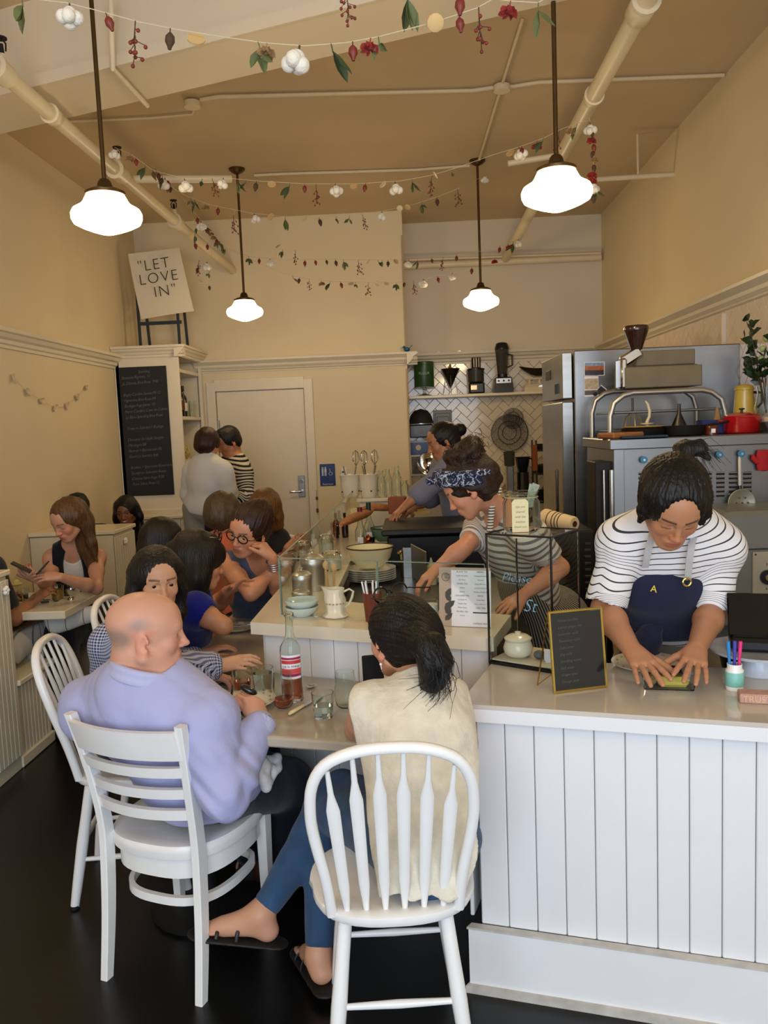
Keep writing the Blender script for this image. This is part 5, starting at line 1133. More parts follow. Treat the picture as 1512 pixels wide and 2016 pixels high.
def heap(px,py,n,sz,m,label,name,cat,z=WT,spread=0.05,grp=None,rs=3):
    t = thing(name,label,cat,wat(px,py,z)); rr = random.Random(rs)
    MB().lathe([(0,0),(spread*1.0,0),(spread*1.25,0.03),(spread*1.2,0.03),(spread*0.95,0.005),(0,0.005)],24).build('dish',CERW,t,smooth=50)
    for i in range(n):
        o = MB().box((0,0,0),(sz*rr.uniform(1.2,2.6),sz,sz*0.7),0,sz*0.2).build('piece',m,t); o.location = (rr.gauss(0,spread*0.42),rr.gauss(0,spread*0.42),0.018+rr.uniform(0,0.045)); o.rotation_euler = (rr.uniform(-0.5,0.5),rr.uniform(-0.5,0.5),rr.uniform(0,3.1))
heap(878,1142,26,0.016,mat('fried_gold','#b27a3c',0.6,var=0.3,vscale=50),'heap of golden fried pieces beside the squeeze bottle','fried_food','food',spread=0.075)
heap(930,1165,24,0.015,mat('lemon_bits','#d2a94e',0.5,var=0.2,vscale=50),'white dish of yellow cut pieces at the bandana woman\'s elbow','fruit_dish','food',spread=0.07,rs=5)
# items on the ledge at right
g_ = atZ(735,1222,HM+0.001); t = thing('straw_tumbler','amber textured tumbler holding paper straws behind the ponytailed woman','tumbler',tuple(g_)); AMB = mat('rose_glass','#b06a54',0.1,trans=0.75,ior=1.2,bump=0.6,bscale=90)
MB().lathe([(0,0),(0.028,0),(0.036,0.105),(0.033,0.105),(0.025,0.004),(0,0.004)],24).build('tumbler',AMB,t,smooth=40)
for i in range(6): a = i*1.05; MB().tube([(math.cos(a)*0.012,math.sin(a)*0.012,0.01),(math.cos(a)*0.026-0.01,math.sin(a)*0.022,0.145)],0.0032,8).build('straw',PAPER,t,smooth=True)
g_ = atZ(848,1226,HM+0.001); t = thing('milk_glass_candle','white candle in a clear glass on the ledge right of the ponytail','candle',tuple(g_)); MB().lathe([(0,0),(0.031,0),(0.031,0.08),(0.0285,0.08),(0.0285,0.008),(0,0.008)],26).build('glass',GLASS,t,smooth=40); MB().tube([(0,0,0.009),(0,0,0.068)],0.0280,24).build('wax',mat('wax_white','#dfe2d8',0.5,sss=0.2),t,smooth=40)
# tea menu
ma, mb_ = atZ(872,1232,HM+0.001), atZ(966,1236,HM+0.001); mw = (mb_-ma).length; mh = 0.205
t = thing('tea_menu','printed tea menu card with leaf drawing standing on the ledge behind the glass','menu',ma,math.atan2((mb_-ma).y,(mb_-ma).x)); MM = Matrix.Rotation(R(-5),4,'X')
MB().box((mw*0.5-0.006,0,mh/2),(mw+0.012,0.003,mh),0,0,MM).build('card',mat('menu_tan','#b9a48e',0.6),t); MB().box((mw*0.60,-0.002,mh/2-0.004),(mw*0.82,0.001,mh*0.95),0,0,MM).build('sheet',PAPER,t)
TX = mat('print_black','#2a2a2e',0.6)
def ml(s,x,z,size,al='CENTER'): return lettering(s,size,MM @ frame((x,-0.0028,z),(1,0,0),(0,-1,0)),TX,t,depth=0.0001,align=al)
c1, c2 = mw*0.42, mw*0.80
MB().tube([(mw*0.10+math.cos(a)*0.014,-0.0035,mh*0.85+math.sin(a)*0.014) for a in [2*math.pi*i/24 for i in range(25)]],0.0008,5).build('round_logo',TX,t); ml('MEM',mw*0.10,mh*0.875,0.010); ml('TEA',mw*0.10,mh*0.825,0.010)
z = mh*0.93
for s,sz in (('BLACK TEA',0.0075),('English Breakfast',0.0062),('Earl Grey',0.0062),('GREEN TEA',0.0075),('Sencha',0.0062),('Jasmine',0.0062),('OOLONG TEA',0.0075),('Tie Guan Yin',0.0062),('Masala Chai',0.0062),('White Peony',0.0062),('PU-ERH TEA',0.0075),('Pu-Erh',0.0062)): ml(s,c1,z,sz); z -= 0.0138
z = mh*0.93
for s,sz in (('HERBAL',0.0075),('Chrysanthemum',0.0066),('Hibiscus',0.0062),('Apple Blossom',0.0062),('Lemon Verbena',0.0062),('Rooibos Bergamot',0.0062),('MATE',0.0075),('Yerba Mate',0.0062),('Ask us about our',0.0058),('CBD TEA',0.0085)): ml(s,c2,z,sz); z -= 0.0138
MB().box((c2,-0.003,mh*0.245),(mw*0.32,0.001,0.004),0,0,MM).build('rule',TX,t); ml('CAFFEINE FREE',c2-0.002,mh*0.06,0.0075)
LG = mat('leaf_print','#4d4a42',0.6)
for i,(x,z,a,s_) in enumerate(((0.06,0.50,0.7,1.0),(0.17,0.42,-0.5,0.9),(0.05,0.30,0.9,1.1),(0.15,0.18,-0.3,1.1),(0.05,0.10,0.8,0.9))):
    m = MB(); m.add([(0,0,0),(0.010*s_,0,0.012*s_),(0.009*s_,0,0.028*s_),(0,0,0.042*s_),(-0.009*s_,0,0.028*s_),(-0.010*s_,0,0.012*s_)],[(0,1,2,3,4,5)],MM @ Matrix.Translation((mw*x,-0.0022-0.0002*i,mh*z)) @ Matrix.Rotation(a,4,'Y')).build('printed_leaf',LG,t)
# ---------------------------------------------------------------- smooth bodies: blended round cones and ellipsoids, meshed by surface nets
def f3(v): return np.asarray(v, dtype=np.float32)
def nv(*a): return np.array(a[0] if len(a) == 1 else a, dtype=np.float64)
def unit(v): v = nv(v); return v/(np.linalg.norm(v)+1e-12)
class SDF:
    def __init__(s, k=0.02): s.p = []; s.sub = []; s.k = k; s.cut = []; s.disp = None
    def cone(s, a, b, ra, rb, k=None, flat=None, tag=0):
        """round cone; flat = (axis, factor) squeezes the section along the axis"""
        s.p.append(('c', f3(a), f3(b), np.float32(ra), np.float32(rb), np.float32(s.k if k is None else k), None if flat is None else (f3(flat[0]), np.float32(flat[1])), tag)); return s
    def chain(s, pts, rs, k=None, flat=None, tag=0):
        for i in range(len(pts)-1): s.cone(pts[i], pts[i+1], rs[i], rs[i+1], k, flat, tag)
        return s
    def ell(s, c, r, F=None, k=None, tag=0):
        s.p.append(('e', f3(c), f3(r), f3(np.eye(3) if F is None else F), 0, np.float32(s.k if k is None else k), None, tag)); return s
    def carve(s, c, r, F=None, k=0.004): s.sub.append(('e', f3(c), f3(r), f3(np.eye(3) if F is None else F), 0, np.float32(k), None, 0)); return s
    def carvec(s, a, b, ra, rb, k=0.004): s.sub.append(('c', f3(a), f3(b), np.float32(ra), np.float32(rb), np.float32(k), None, 0)); return s
    def plane(s, p, n, k=0.003): s.cut.append((f3(p), f3(unit(n)), np.float32(k))); return s      # keeps the side the normal points away from
    @staticmethod
    def bound(q):
        if q[0] == 'c': c = (q[1]+q[2])/2; return c, np.linalg.norm(q[1]-q[2])/2+max(q[3], q[4])
        return q[1], q[2].max()
    @staticmethod
    def d1(q, P):
        if q[0] == 'c':
            a, b, ra, rb, flat = q[1], q[2], q[3], q[4], q[6]
            ab = b-a; pa = P-a; t = np.clip(pa@ab/(ab@ab+1e-12), 0, 1); w = pa-t[:,None]*ab; r = ra+(rb-ra)*t
            if flat is not None:
                n, f = flat; h = w@n; w = w+np.outer(h*(1/f-1), n); L = np.linalg.norm(w, axis=1)
                return (L-r)*np.where(L > 1e-6, f+(1-f)*np.clip(1-np.abs(h/f)/(L+1e-9), 0, 1), f)
            return np.linalg.norm(w, axis=1)-r
        L = (P-q[1])@q[3].T; r = q[2]; k0 = np.linalg.norm(L/r, axis=1); k1 = np.linalg.norm(L/(r*r), axis=1)
        return k0*(k0-1)/(k1+1e-9)
    def ev(s, P, prims=None, subs=None, nodisp=False):
        P = f3(P); d = np.full(len(P), 9.0, np.float32)
        for q in (s.p if prims is None else prims):
            e = SDF.d1(q, P); k = q[5]
            h = np.clip(k-np.abs(d-e), 0, None)/max(k, 1e-6); d = np.minimum(d, e)-h*h*k*0.25
        for q in (s.sub if subs is None else subs):
            e = -SDF.d1(q, P); k = q[5]; h = np.clip(k-np.abs(d-e), 0, None)/k; d = np.maximum(d, e)+h*h*k*0.25
        for (p, n, k) in s.cut:
            e = (P-p)@n; h = np.clip(k-np.abs(d-e), 0, None)/k; d = np.maximum(d, e)+h*h*k*0.25
        if s.disp is not None and not nodisp: d = d + s.disp(P)
        return d
    def mesh(s, h, fine=None):
        """surface nets on sparse blocks of 8 cells"""
        lo = np.min([SDF.bound(q)[0]-SDF.bound(q)[1] for q in s.p], axis=0)-0.02; hi = np.max([SDF.bound(q)[0]+SDF.bound(q)[1] for q in s.p], axis=0)+0.02
        B = 8; bs = B*h; n = np.ceil((hi-lo)/bs).astype(int)+1
        g = np.stack(np.meshgrid(*[np.arange(k) for k in n], indexing='ij'), -1).reshape(-1, 3)
        cen = lo+(g+0.5)*bs; d = s.ev(cen, nodisp=True); rad = bs*0.87+0.012
        g = g[np.abs(d) < rad*1.35]
        bnd = [SDF.bound(q) for q in s.p]; bndS = [SDF.bound(q) for q in s.sub]
        ii = np.arange(B+1); off = np.stack(np.meshgrid(ii, ii, ii, indexing='ij'), -1).reshape(-1, 3)
        vid = []; vp = []; edges = [[], [], []]
        big = max(1, int(2*0.11/bs)); key = g//big; ks = (key[:,0]*4096+key[:,1])*4096+key[:,2]
        order = np.argsort(ks, kind='stable'); g = g[order]; ks = ks[order]
        cuts = np.flatnonzero(np.diff(ks))+1; groups = np.split(g, cuts)
        S = 4096
        for gr in groups:
            base = gr*B; idx = (base[:,None,:]+off[None]).reshape(-1, 3); P = f3(lo+idx*h)
            c = (P.min(0)+P.max(0))/2; R_ = np.linalg.norm(P.max(0)-c)
            pr = [q for q, (bc, br) in zip(s.p, bnd) if np.linalg.norm(bc-c) < br+R_+0.07]
            if not pr: continue
            sb = [q for q, (bc, br) in zip(s.sub, bndS) if np.linalg.norm(bc-c) < br+R_+0.03]
            v = s.ev(P, pr, sb).reshape(len(gr), B+1, B+1, B+1)
            neg = v < 0
            cor = np.zeros((len(gr), B, B, B), int)
            for a in (0,1):
                for b in (0,1):
                    for e in (0,1): cor += neg[:, a:a+B, b:b+B, e:e+B]
            act = (cor > 0) & (cor < 8)
            w = np.argwhere(act)
            if len(w) == 0: continue
            acc = np.zeros((len(w), 3)); cnt = np.zeros(len(w))
            bi, x, y, z = w.T
            for ax in range(3):
                o = [q for q in range(3) if q != ax]
                for u in (0,1):
                    for t in (0,1):
                        p0 = [x.copy(), y.copy(), z.copy()]; p0[o[0]] = p0[o[0]]+u; p0[o[1]] = p0[o[1]]+t
                        p1 = [q.copy() for q in p0]; p1[ax] = p1[ax]+1
                        a = v[bi, p0[0], p0[1], p0[2]]; b = v[bi, p1[0], p1[1], p1[2]]; m = (a < 0) != (b < 0)
                        tt = np.where(m, a/np.where(m, a-b, 1), 0)
                        q = np.stack([p0[0], p0[1], p0[2]], 1).astype(float)-w[:,1:]; q[:,ax] += tt
                        acc[m] += q[m]; cnt[m] += 1
            gi = base[bi]+w[:,1:]
            vid.append((gi[:,0]*S+gi[:,1])*S+gi[:,2]); vp.append(lo+(gi+acc/cnt[:,None])*h)
            for ax in range(3):
                p1 = [x, y, z]; p1 = [q.copy() for q in p1]; p1[ax] = p1[ax]+1
                a = neg[bi, x, y, z]; b = neg[bi, p1[0], p1[1], p1[2]]; m = a != b
                edges[ax].append(np.concatenate([gi[m], a[m][:,None].astype(int)], 1))
        vid = np.concatenate(vid); vp = np.concatenate(vp); o = np.argsort(vid); vid = vid[o]; vp = vp[o]
        F = []
        for ax in range(3):
            e = np.concatenate(edges[ax]); b, c = [(1,2),(2,0),(0,1)][ax]
            q = []; ok = np.ones(len(e), bool)
            for db, dc in ((0,0),(1,0),(1,1),(0,1)):
                t = e[:,:3].copy(); t[:,b] -= db; t[:,c] -= dc
                k_ = (t[:,0]*S+t[:,1])*S+t[:,2]; j = np.clip(np.searchsorted(vid, k_), 0, len(vid)-1); ok &= vid[j] == k_; q.append(j)
            q = np.stack(q, 1); fl_ = e[:,3] == 0; q[fl_] = q[fl_][:, ::-1]; F.append(q[ok])
        return vp, np.concatenate(F)[:, ::-1]
    def build(s, name, m, parent, h=0.006, col=None, origin=None, attrs=None, smooth=True):
        vp, F = s.mesh(h)
        # keep only big connected shells out of grid noise: not needed, fields are smooth
        o3 = nv(origin) if origin is not None else np.zeros(3)
        me = bpy.data.meshes.new(name); me.vertices.add(len(vp)); me.vertices.foreach_set('co', (vp-o3).astype(np.float32).ravel())
        me.loops.add(F.size); me.loops.foreach_set('vertex_index', F.astype(np.int32).ravel())
        me.polygons.add(len(F)); me.polygons.foreach_set('loop_start', np.arange(0, F.size, 4, dtype=np.int32)); me.polygons.foreach_set('loop_total', np.full(len(F), 4, np.int32))
        me.polygons.foreach_set('use_smooth', np.ones(len(F), bool)); me.update(calc_edges=True)
        if col is not None:
            c = col(vp); a = me.color_attributes.new('Col', 'FLOAT_COLOR', 'POINT')
            a.data.foreach_set('color', np.concatenate([c, np.ones((len(c), 1))], 1).astype(np.float32).ravel())
        if attrs is not None:
            for nm, arr in attrs(vp).items():
                a = me.attributes.new(nm, 'FLOAT', 'POINT'); a.data.foreach_set('value', arr.astype(np.float32))
        me.materials.append(m); o = bpy.data.objects.new(name, me); C.objects.link(o)
        if parent is not None: o.parent = parent
        return o

def vnoise(P, f, seed=0):
    """smooth value noise made of sines (cheap, continuous)"""
    r = np.random.RandomState(seed); out = np.zeros(len(P), P.dtype)
    for i in range(6):
        k = r.normal(size=3); k = (k/np.linalg.norm(k)*f*(0.7+0.7*r.rand())).astype(P.dtype); out += np.sin(P@k+r.rand()*6.28+1.3*np.sin(P@(k[[1,2,0]]*0.6)+r.rand()*6))
    return out/6*1.6

SKINM = mat('skin', '#c08a6a', 0.46, vcol='Col', sss=0.12, bump=0.05, bscale=180)
HAIRM = {}
def hairmat(name, col, dirx=(1,1,0.12)):
    return mat('hair_'+name, col, 0.42, spec=0.4, var=0.55, vscale=130, bump=0.4, bscale=190, stretch=dirx)
EYEW = mat('eye_white', '#d8d2c8', 0.08); 
def lin(h): return np.array(srgb(h))

class Head:
    """frame: x person's right?, y forward, z up; origin between the ears at eye height"""
    def __init__(s, c, fwd, up=(0,0,1), sc=1.0):
        s.c = nv(c); s.y = unit(fwd); u = nv(up); s.x = unit(np.cross(s.y, u)); s.z = np.cross(s.x, s.y); s.s = sc
        s.F = np.stack([s.x, s.y, s.z])       # world -> local
    def w(s, x, y, z): return s.c + s.s*(x*s.x + y*s.y + z*s.z)
    def loc(s, P): return ((P-s.c)@s.F.T)/s.s

def add_head(S, H, neck=None, eyes='down', male=False, nose=1.0, fat=1.0, ears=True, jaw=1.0, bald=False, smile=False):
    q = H.s; F = H.F
    def E(x, y, z, a, b, c, k=0.012): S.ell(H.w(x,y,z), nv(a,b,c)*q, F, k*q)
    E(0,-0.014,0.034, 0.075*fat,0.094,0.080, 0.02)
    E(0,0.040,0.030, 0.060,0.052,0.062, 0.03)
    E(0,0.030,-0.022, 0.058*fat,0.058,0.078, 0.02)
    for sx in (-1,1):
        S.cone(H.w(sx*0.052*fat*jaw,-0.006,-0.050), H.w(sx*0.020*jaw,0.056,-0.090), 0.019*q, 0.018*q, 0.025*q)
        E(sx*0.038,0.056,-0.026, 0.021*fat,0.020,0.020, 0.02)
        S.cone(H.w(sx*0.010,0.082,0.020), H.w(sx*0.040,0.068,0.020), 0.0085*q, 0.0075*q, 0.016*q)
        E(sx*0.011,0.0935,-0.0355, 0.0075,0.009,0.007, 0.006)
        E(sx*0.0315,0.0705,0.001, 0.0150,0.0135,0.0128, 0.004)
        if ears:
            a = 0.25
            Fe = np.stack([unit(H.x*sx*0.93 - H.y*0.38), unit(H.y*0.93+H.x*sx*0.38), H.z])
            S.ell(H.w(sx*0.0785,-0.010,-0.012), nv(0.0068,0.0185,0.031)*q, Fe, 0.006*q)
            S.ell(H.w(sx*0.077,-0.004,-0.036), nv(0.0065,0.009,0.010)*q, Fe, 0.006*q)
            S.carve(H.w(sx*0.0875,-0.007,-0.010), nv(0.0068,0.0115,0.0215)*q, Fe, 0.003*q)
            S.carve(H.w(sx*0.083,0.001,-0.018), nv(0.006,0.006,0.007)*q, Fe, 0.002*q)
    E(0,0.062,-0.094, 0.019*jaw,0.018,0.016, 0.02)
    S.cone(H.w(0,0.084,0.012), H.w(0,0.101*1.0+0.008*nose-0.008,-0.030), 0.0075*q, 0.0092*q, 0.010*q)
    E(0,0.1005+0.006*(nose-1),-0.033, 0.0095,0.011*nose,0.0085, 0.006)
    E(0,0.0845,-0.0575, 0.022,0.0095,0.0062, 0.005)
    E(0,0.0830,-0.0685, 0.0185,0.010,0.0065, 0.005)
    E(0,0.074,-0.062, 0.030,0.014,0.022, 0.012)
    # sockets and mouth line
    for sx in (-1,1): S.carve(H.w(sx*0.019,0.0885,0.004), nv(0.007,0.006,0.008)*q, F, 0.008*q)
    if smile: S.carvec(H.w(-0.020,0.092,-0.058), H.w(0.020,0.092,-0.058), 0.004*q, 0.004*q, 0.003*q); 
    else: S.carvec(H.w(-0.021,0.0905,-0.0625), H.w(0.021,0.0905,-0.0625), 0.0013*q, 0.0013*q, 0.002*q)
    for sx in (-1,1): S.carve(H.w(sx*0.0065,0.100,-0.0425), nv(0.003,0.004,0.003)*q, F, 0.002*q)
    if eyes == 'open':
        for sx in (-1,1): S.carve(H.w(sx*0.0315,0.0865,0.0), nv(0.0125,0.0095,0.0052)*q, F, 0.002*q)
    elif eyes == 'down':
        for sx in (-1,1): S.carve(H.w(sx*0.0315,0.0855,-0.0065), nv(0.0125,0.005,0.0016)*q, F, 0.002*q)
    if neck is not None:
        nb, rn = neck
        S.cone(H.w(0,-0.028,-0.045), nb, rn*0.97, rn*1.08, 0.03)

def make_eyes(parent, H, origin, iris='#2a1a10', look=(0,1,0)):
    for sx in (-1,1):
        c = H.w(sx*0.0315,0.0712,0.0); g = unit(look[0]*H.x+look[1]*H.y+look[2]*H.z); r = 0.0122*H.s
        M = frame(V(c-nv(origin)), V(H.x), V(g)); m = MB()
        rows = [(0,-r)]+[(r*math.sin(math.pi*i/14), -r*math.cos(math.pi*i/14)) for i in range(1,14)]+[(0,r)]
        m.lathe(rows, 16, (0,0,0), M)
        m.mi = [(2 if z > r*0.955 else (1 if z > r*0.80 else 0)) for z in [sum(((M.inverted() @ m.v[i]).z for i in f))/len(f) for f in m.f]]
        m.build('eye', [EYEW, mat('iris_'+iris, iris, 0.08), mat('pupil', '#050404', 0.05)], parent, smooth='all', fix=True)

def skin_color(H, base, lips='#a05a4c', brow='#2a1c12', browd=1.0, blush=0.25, liner=None, stubble=None, fr=1.0, extra=None):
    b = lin(base); l = lin(lips); bw = lin(brow)
    def f(P):
        c = np.tile(b, (len(P), 1)); n = vnoise(P, 60, 5)[:,None]; c = c*(1+0.05*n)
        L = H.loc(P); x, y, z = L.T; ax = np.abs(x); face = (y > 0.03) & (np.abs(z) < 0.15)
        def mix(c, m, t): m = np.clip(m, 0, 1)[:,None]; return c*(1-m)+t*m
        red = b*np.array([1.12,0.80,0.74])
        c = mix(c, blush*np.exp(-((ax-0.04)**2+(z+0.03)**2)/0.0006)*face, red)
        c = mix(c, 1.3*blush*np.exp(-((ax)**2+(z+0.035)**2)/0.00025)*(y > 0.085), red)
        near = np.linalg.norm(L, axis=1) < 0.16
        c = mix(c, 0.5*((ax > 0.072) & (np.abs(z+0.012) < 0.035) & (np.abs(y+0.005) < 0.03) & near), red)
        lm = np.exp(-((ax/0.022)**4+((z+0.0635)/0.0085)**4))*(y > 0.078)
        c = mix(c, lm, l)
        bz = 0.0235+0.10*(ax-0.014)-2.2*(ax-0.018)**2
        bm = np.exp(-(((z-bz)/0.0040)**4))*((ax > 0.012) & (ax < 0.050))*(y > 0.045)
        c = mix(c, bm*0.85*browd, bw)
        ll = np.exp(-(((z+0.0065+(-0.3*(ax-0.0315)**2*40*0.3))/0.0017)**2))*(np.abs(ax-0.0315) < 0.014)*(y > 0.06)
        if liner: c = mix(c, ll*0.8*liner, bw*0.6)
        if stubble:
            sm, sc_ = stubble; c = mix(c, sm(x, y, z, P), lin(sc_))
        if extra: c = extra(c, P, L, mix)
        return c
    return f

def add_hand(S, wrist, d, n, side, curl=(0.3,0.3,0.35,0.4), spread=0.12, thumb=(0.5,0.4), sc=1.0, q=None):
    """hand from the wrist along d, back of the hand facing n; side=+1 puts the thumb toward cross(d,n)"""
    w = nv(wrist); d = unit(d); n = unit(nv(n)-d*np.dot(n, d)); t = unit(np.cross(d, n))*side     # thumb side
    k = 0.006*sc
    S.cone(w, w+d*0.03*sc, 0.023*sc, 0.027*sc, 0.015*sc, (n, 0.72))
    base = []
    for i, off in enumerate((0.031, 0.0105, -0.0105, -0.030)):
        b = w+d*((0.088,0.092,0.088,0.079)[i])*sc + t*off*sc*0.92 + n*(0.003 if i in (1,2) else 0)*sc
        S.cone(w+d*0.02*sc+t*off*0.55*sc, b, 0.0135*sc, 0.0112*sc, 0.014*sc)
        base.append(b)
    S.cone(w+d*0.025*sc+t*0.018*sc-n*0.008*sc, w+d*0.055*sc+t*0.030*sc-n*0.010*sc, 0.016*sc, 0.013*sc, 0.016*sc)
    Ls = ((0.040,0.024,0.020),(0.044,0.028,0.021),(0.041,0.026,0.020),(0.032,0.019,0.018)); tips = []
    for i in range(4):
        a = (1.5-i)*spread; cu = curl[i] if hasattr(curl, '__len__') else curl
        dd = unit(d*math.cos(a)+t*math.sin(a)); p = base[i]; r = (0.0094,0.0096,0.0092,0.0082)[i]*sc; ang = 0
        for j, L in enumerate(Ls[i]):
            ang += cu*(0.8,1.15,0.8)[j]; v = dd*math.cos(ang)-n*math.sin(ang); p2 = p+v*L*sc
            S.cone(p, p2, r*(1.0,0.94,0.88)[j], r*(0.94,0.88,0.76)[j], 0.003*sc); p = p2
        tips.append(p)
    ta, tc = thumb
    p = w+d*0.030*sc+t*0.024*sc-n*0.008*sc; v = unit(d*math.cos(ta)+t*math.sin(ta)-n*0.25)
    p2 = p+v*0.044*sc; S.cone(p, p2, 0.0145*sc, 0.0112*sc, 0.010*sc)
    v2 = unit(v*math.cos(tc)+unit(d-n*0.6)*math.sin(tc)); p3 = p2+v2*0.031*sc; S.cone(p2, p3, 0.0112*sc, 0.0102*sc, 0.003*sc)
    v3 = unit(v2+unit(d-n*0.6)*tc*0.4); p4 = p3+v3*0.024*sc; S.cone(p3, p4, 0.0102*sc, 0.0082*sc, 0.003*sc); tips.append(p4)
    return tips

class Body:
    """joints in world space: neck (C7), pelvis, shoulders, elbows, wrists, hips, knees, ankles; [0]=his left in the list given, [1]=other"""
    def __init__(s, name, label, J, head, skin, sc=1.0, h=0.005, build=1.0, female=False, k=0.03, cat='person'):
        s.J = {a: ([nv(x) for x in b] if isinstance(b, (list, tuple)) and hasattr(b[0], '__len__') else nv(b)) for a, b in J.items()}
        s.sc = sc; s.h = h; s.b = build; s.female = female; s.H = head; s.skin = skin
        pv = s.J['pelvis']; s.root = thing(name, label, cat, (pv[0], pv[1], 0)); s.o = (pv[0], pv[1], 0)
        s.fwd = unit(np.cross(s.J['neck']-pv, s.J['sh'][1]-s.J['sh'][0]))     # sh[0]=left shoulder, sh[1]=right shoulder
        s.up = unit(s.J['neck']-pv); s.lat = unit(s.J['sh'][1]-s.J['sh'][0]); s.fwd = unit(np.cross(s.up, s.lat)); s.lat = np.cross(s.fwd, s.up)
    def torso(s, S, off=0.0, k=None, belly=0.0, bust=0.0, tag=0, hips=1.0, sh=1.0, waist=1.0):
        q = s.sc*s.b; J = s.J; k = k or 0.05; up, lat, f = s.up, s.lat, s.fwd
        pv, nk = J['pelvis'], J['neck']; L = np.linalg.norm(nk-pv)
        F = np.stack([lat, f, up])
        hw = 1.08 if s.female else 1.0
        S.ell(pv+up*0.02, nv(0.165*q*hw*hips+off, 0.115*q+off, 0.11*q+off), F, k, tag)
        S.ell(pv+up*L*0.36+f*(0.01+belly*0.4), nv(0.138*q*waist*(0.93 if s.female else 1.02)+off, (0.100+belly)*q+off, 0.15*q+off), F, k, tag)
        S.ell(pv+up*L*0.70-f*0.005, nv(0.150*q*sh*(0.93 if s.female else 1.05)+off, 0.107*q+off, 0.165*q+off), F, k, tag)
        for i, sg in ((0,-1),(1,1)):
            shp = J['sh'][i]
            S.cone(nk-up*0.03*q+lat*sg*0.02, shp+up*0.0, (0.054*q)*(0.9 if s.female else 1)+off, (0.050*q)*(0.9 if s.female else 1)+off, 0.05, None, tag)
            S.cone(pv+up*L*0.62+lat*sg*0.09*q, shp, 0.075*q+off, 0.05*q+off, 0.05, None, tag)
            if bust: S.ell(pv+up*L*0.66+lat*sg*0.07*q+f*0.085*q, nv(0.058*q+off,0.05*q*bust+off,0.058*q+off), F, 0.04, tag)
        return s
    def arm(s, S, i, off=(0,0,0), upto=2.0, k=0.02, tag=0, sc=1.0):
        q = s.sc*s.b*(0.90 if s.female else 1.0)*sc; J = s.J; a, e, w = J['sh'][i], J['el'][i], J['wr'][i]
        if upto <= 1.0: e2 = a+(e-a)*upto; S.cone(a, e2, 0.052*q+off[0], 0.050*q+(-0.006*upto)*q+off[1], k, None, tag); return
        S.cone(a, a+(e-a)*0.45, 0.052*q+off[0], 0.049*q+off[0], k, None, tag); S.cone(a+(e-a)*0.45, e, 0.049*q+off[0], 0.039*q+off[1], k, None, tag)
        u = upto-1; m = e+(w-e)*min(0.3, u); S.cone(e, m, 0.039*q+off[1], 0.043*q+off[1], k, None, tag)
        if u > 0.3: t = (u-0.3)/0.7; S.cone(m, e+(w-e)*u, 0.043*q+off[1], (0.043+(0.0265-0.043)*t)*q+off[2], k, None, tag)
    def leg(s, S, i, off=(0,0,0), upto=2.0, k=0.03, tag=0):
        q = s.sc*s.b; J = s.J; a, e, w = J['hip'][i], J['kn'][i], J['an'][i]
        S.cone(a, e, 0.088*q+off[0], 0.057*q+off[1], k, None, tag)
        if upto > 1: u = upto-1; m = e+(w-e)*0.35*min(1,u/0.35); S.cone(e, m, 0.056*q+off[1], 0.054*q+off[1], k, None, tag)
        if upto > 1.35: S.cone(m, e+(w-e)*u, 0.054*q+off[1], 0.035*q+off[2], k, None, tag)
    def foot(s, S, i, d, sc=1.0, n=(0,0,1)):
        w = s.J['an'][i]; d = unit(d); n = unit(n); q = s.sc*sc; lat = np.cross(d, n)
        S.cone(w, w-d*0.03*q-n*0.045*q, 0.034*q, 0.027*q, 0.02); S.cone(w-d*0.02*q-n*0.04*q, w+d*0.13*q-n*0.055*q, 0.030*q, 0.024*q, 0.03, (n, 0.75)); S.cone(w, w+d*0.10*q-n*0.045*q, 0.033*q, 0.024*q, 0.03)
        for j, o in enumerate((-0.024,-0.010,0.003,0.015,0.026)):
            b = w+d*(0.135,0.138,0.134,0.128,0.12)[j]*q-n*0.060*q+lat*o*q*s_side(i); S.cone(b, b+d*(0.030,0.026,0.023,0.020,0.017)[j]*q-n*0.004, (0.0115,0.0085,0.008,0.0078,0.0075)[j]*q, (0.010,0.0075,0.007,0.0068,0.0065)[j]*q, 0.003)
def s_side(i): return 1 if i == 0 else -1

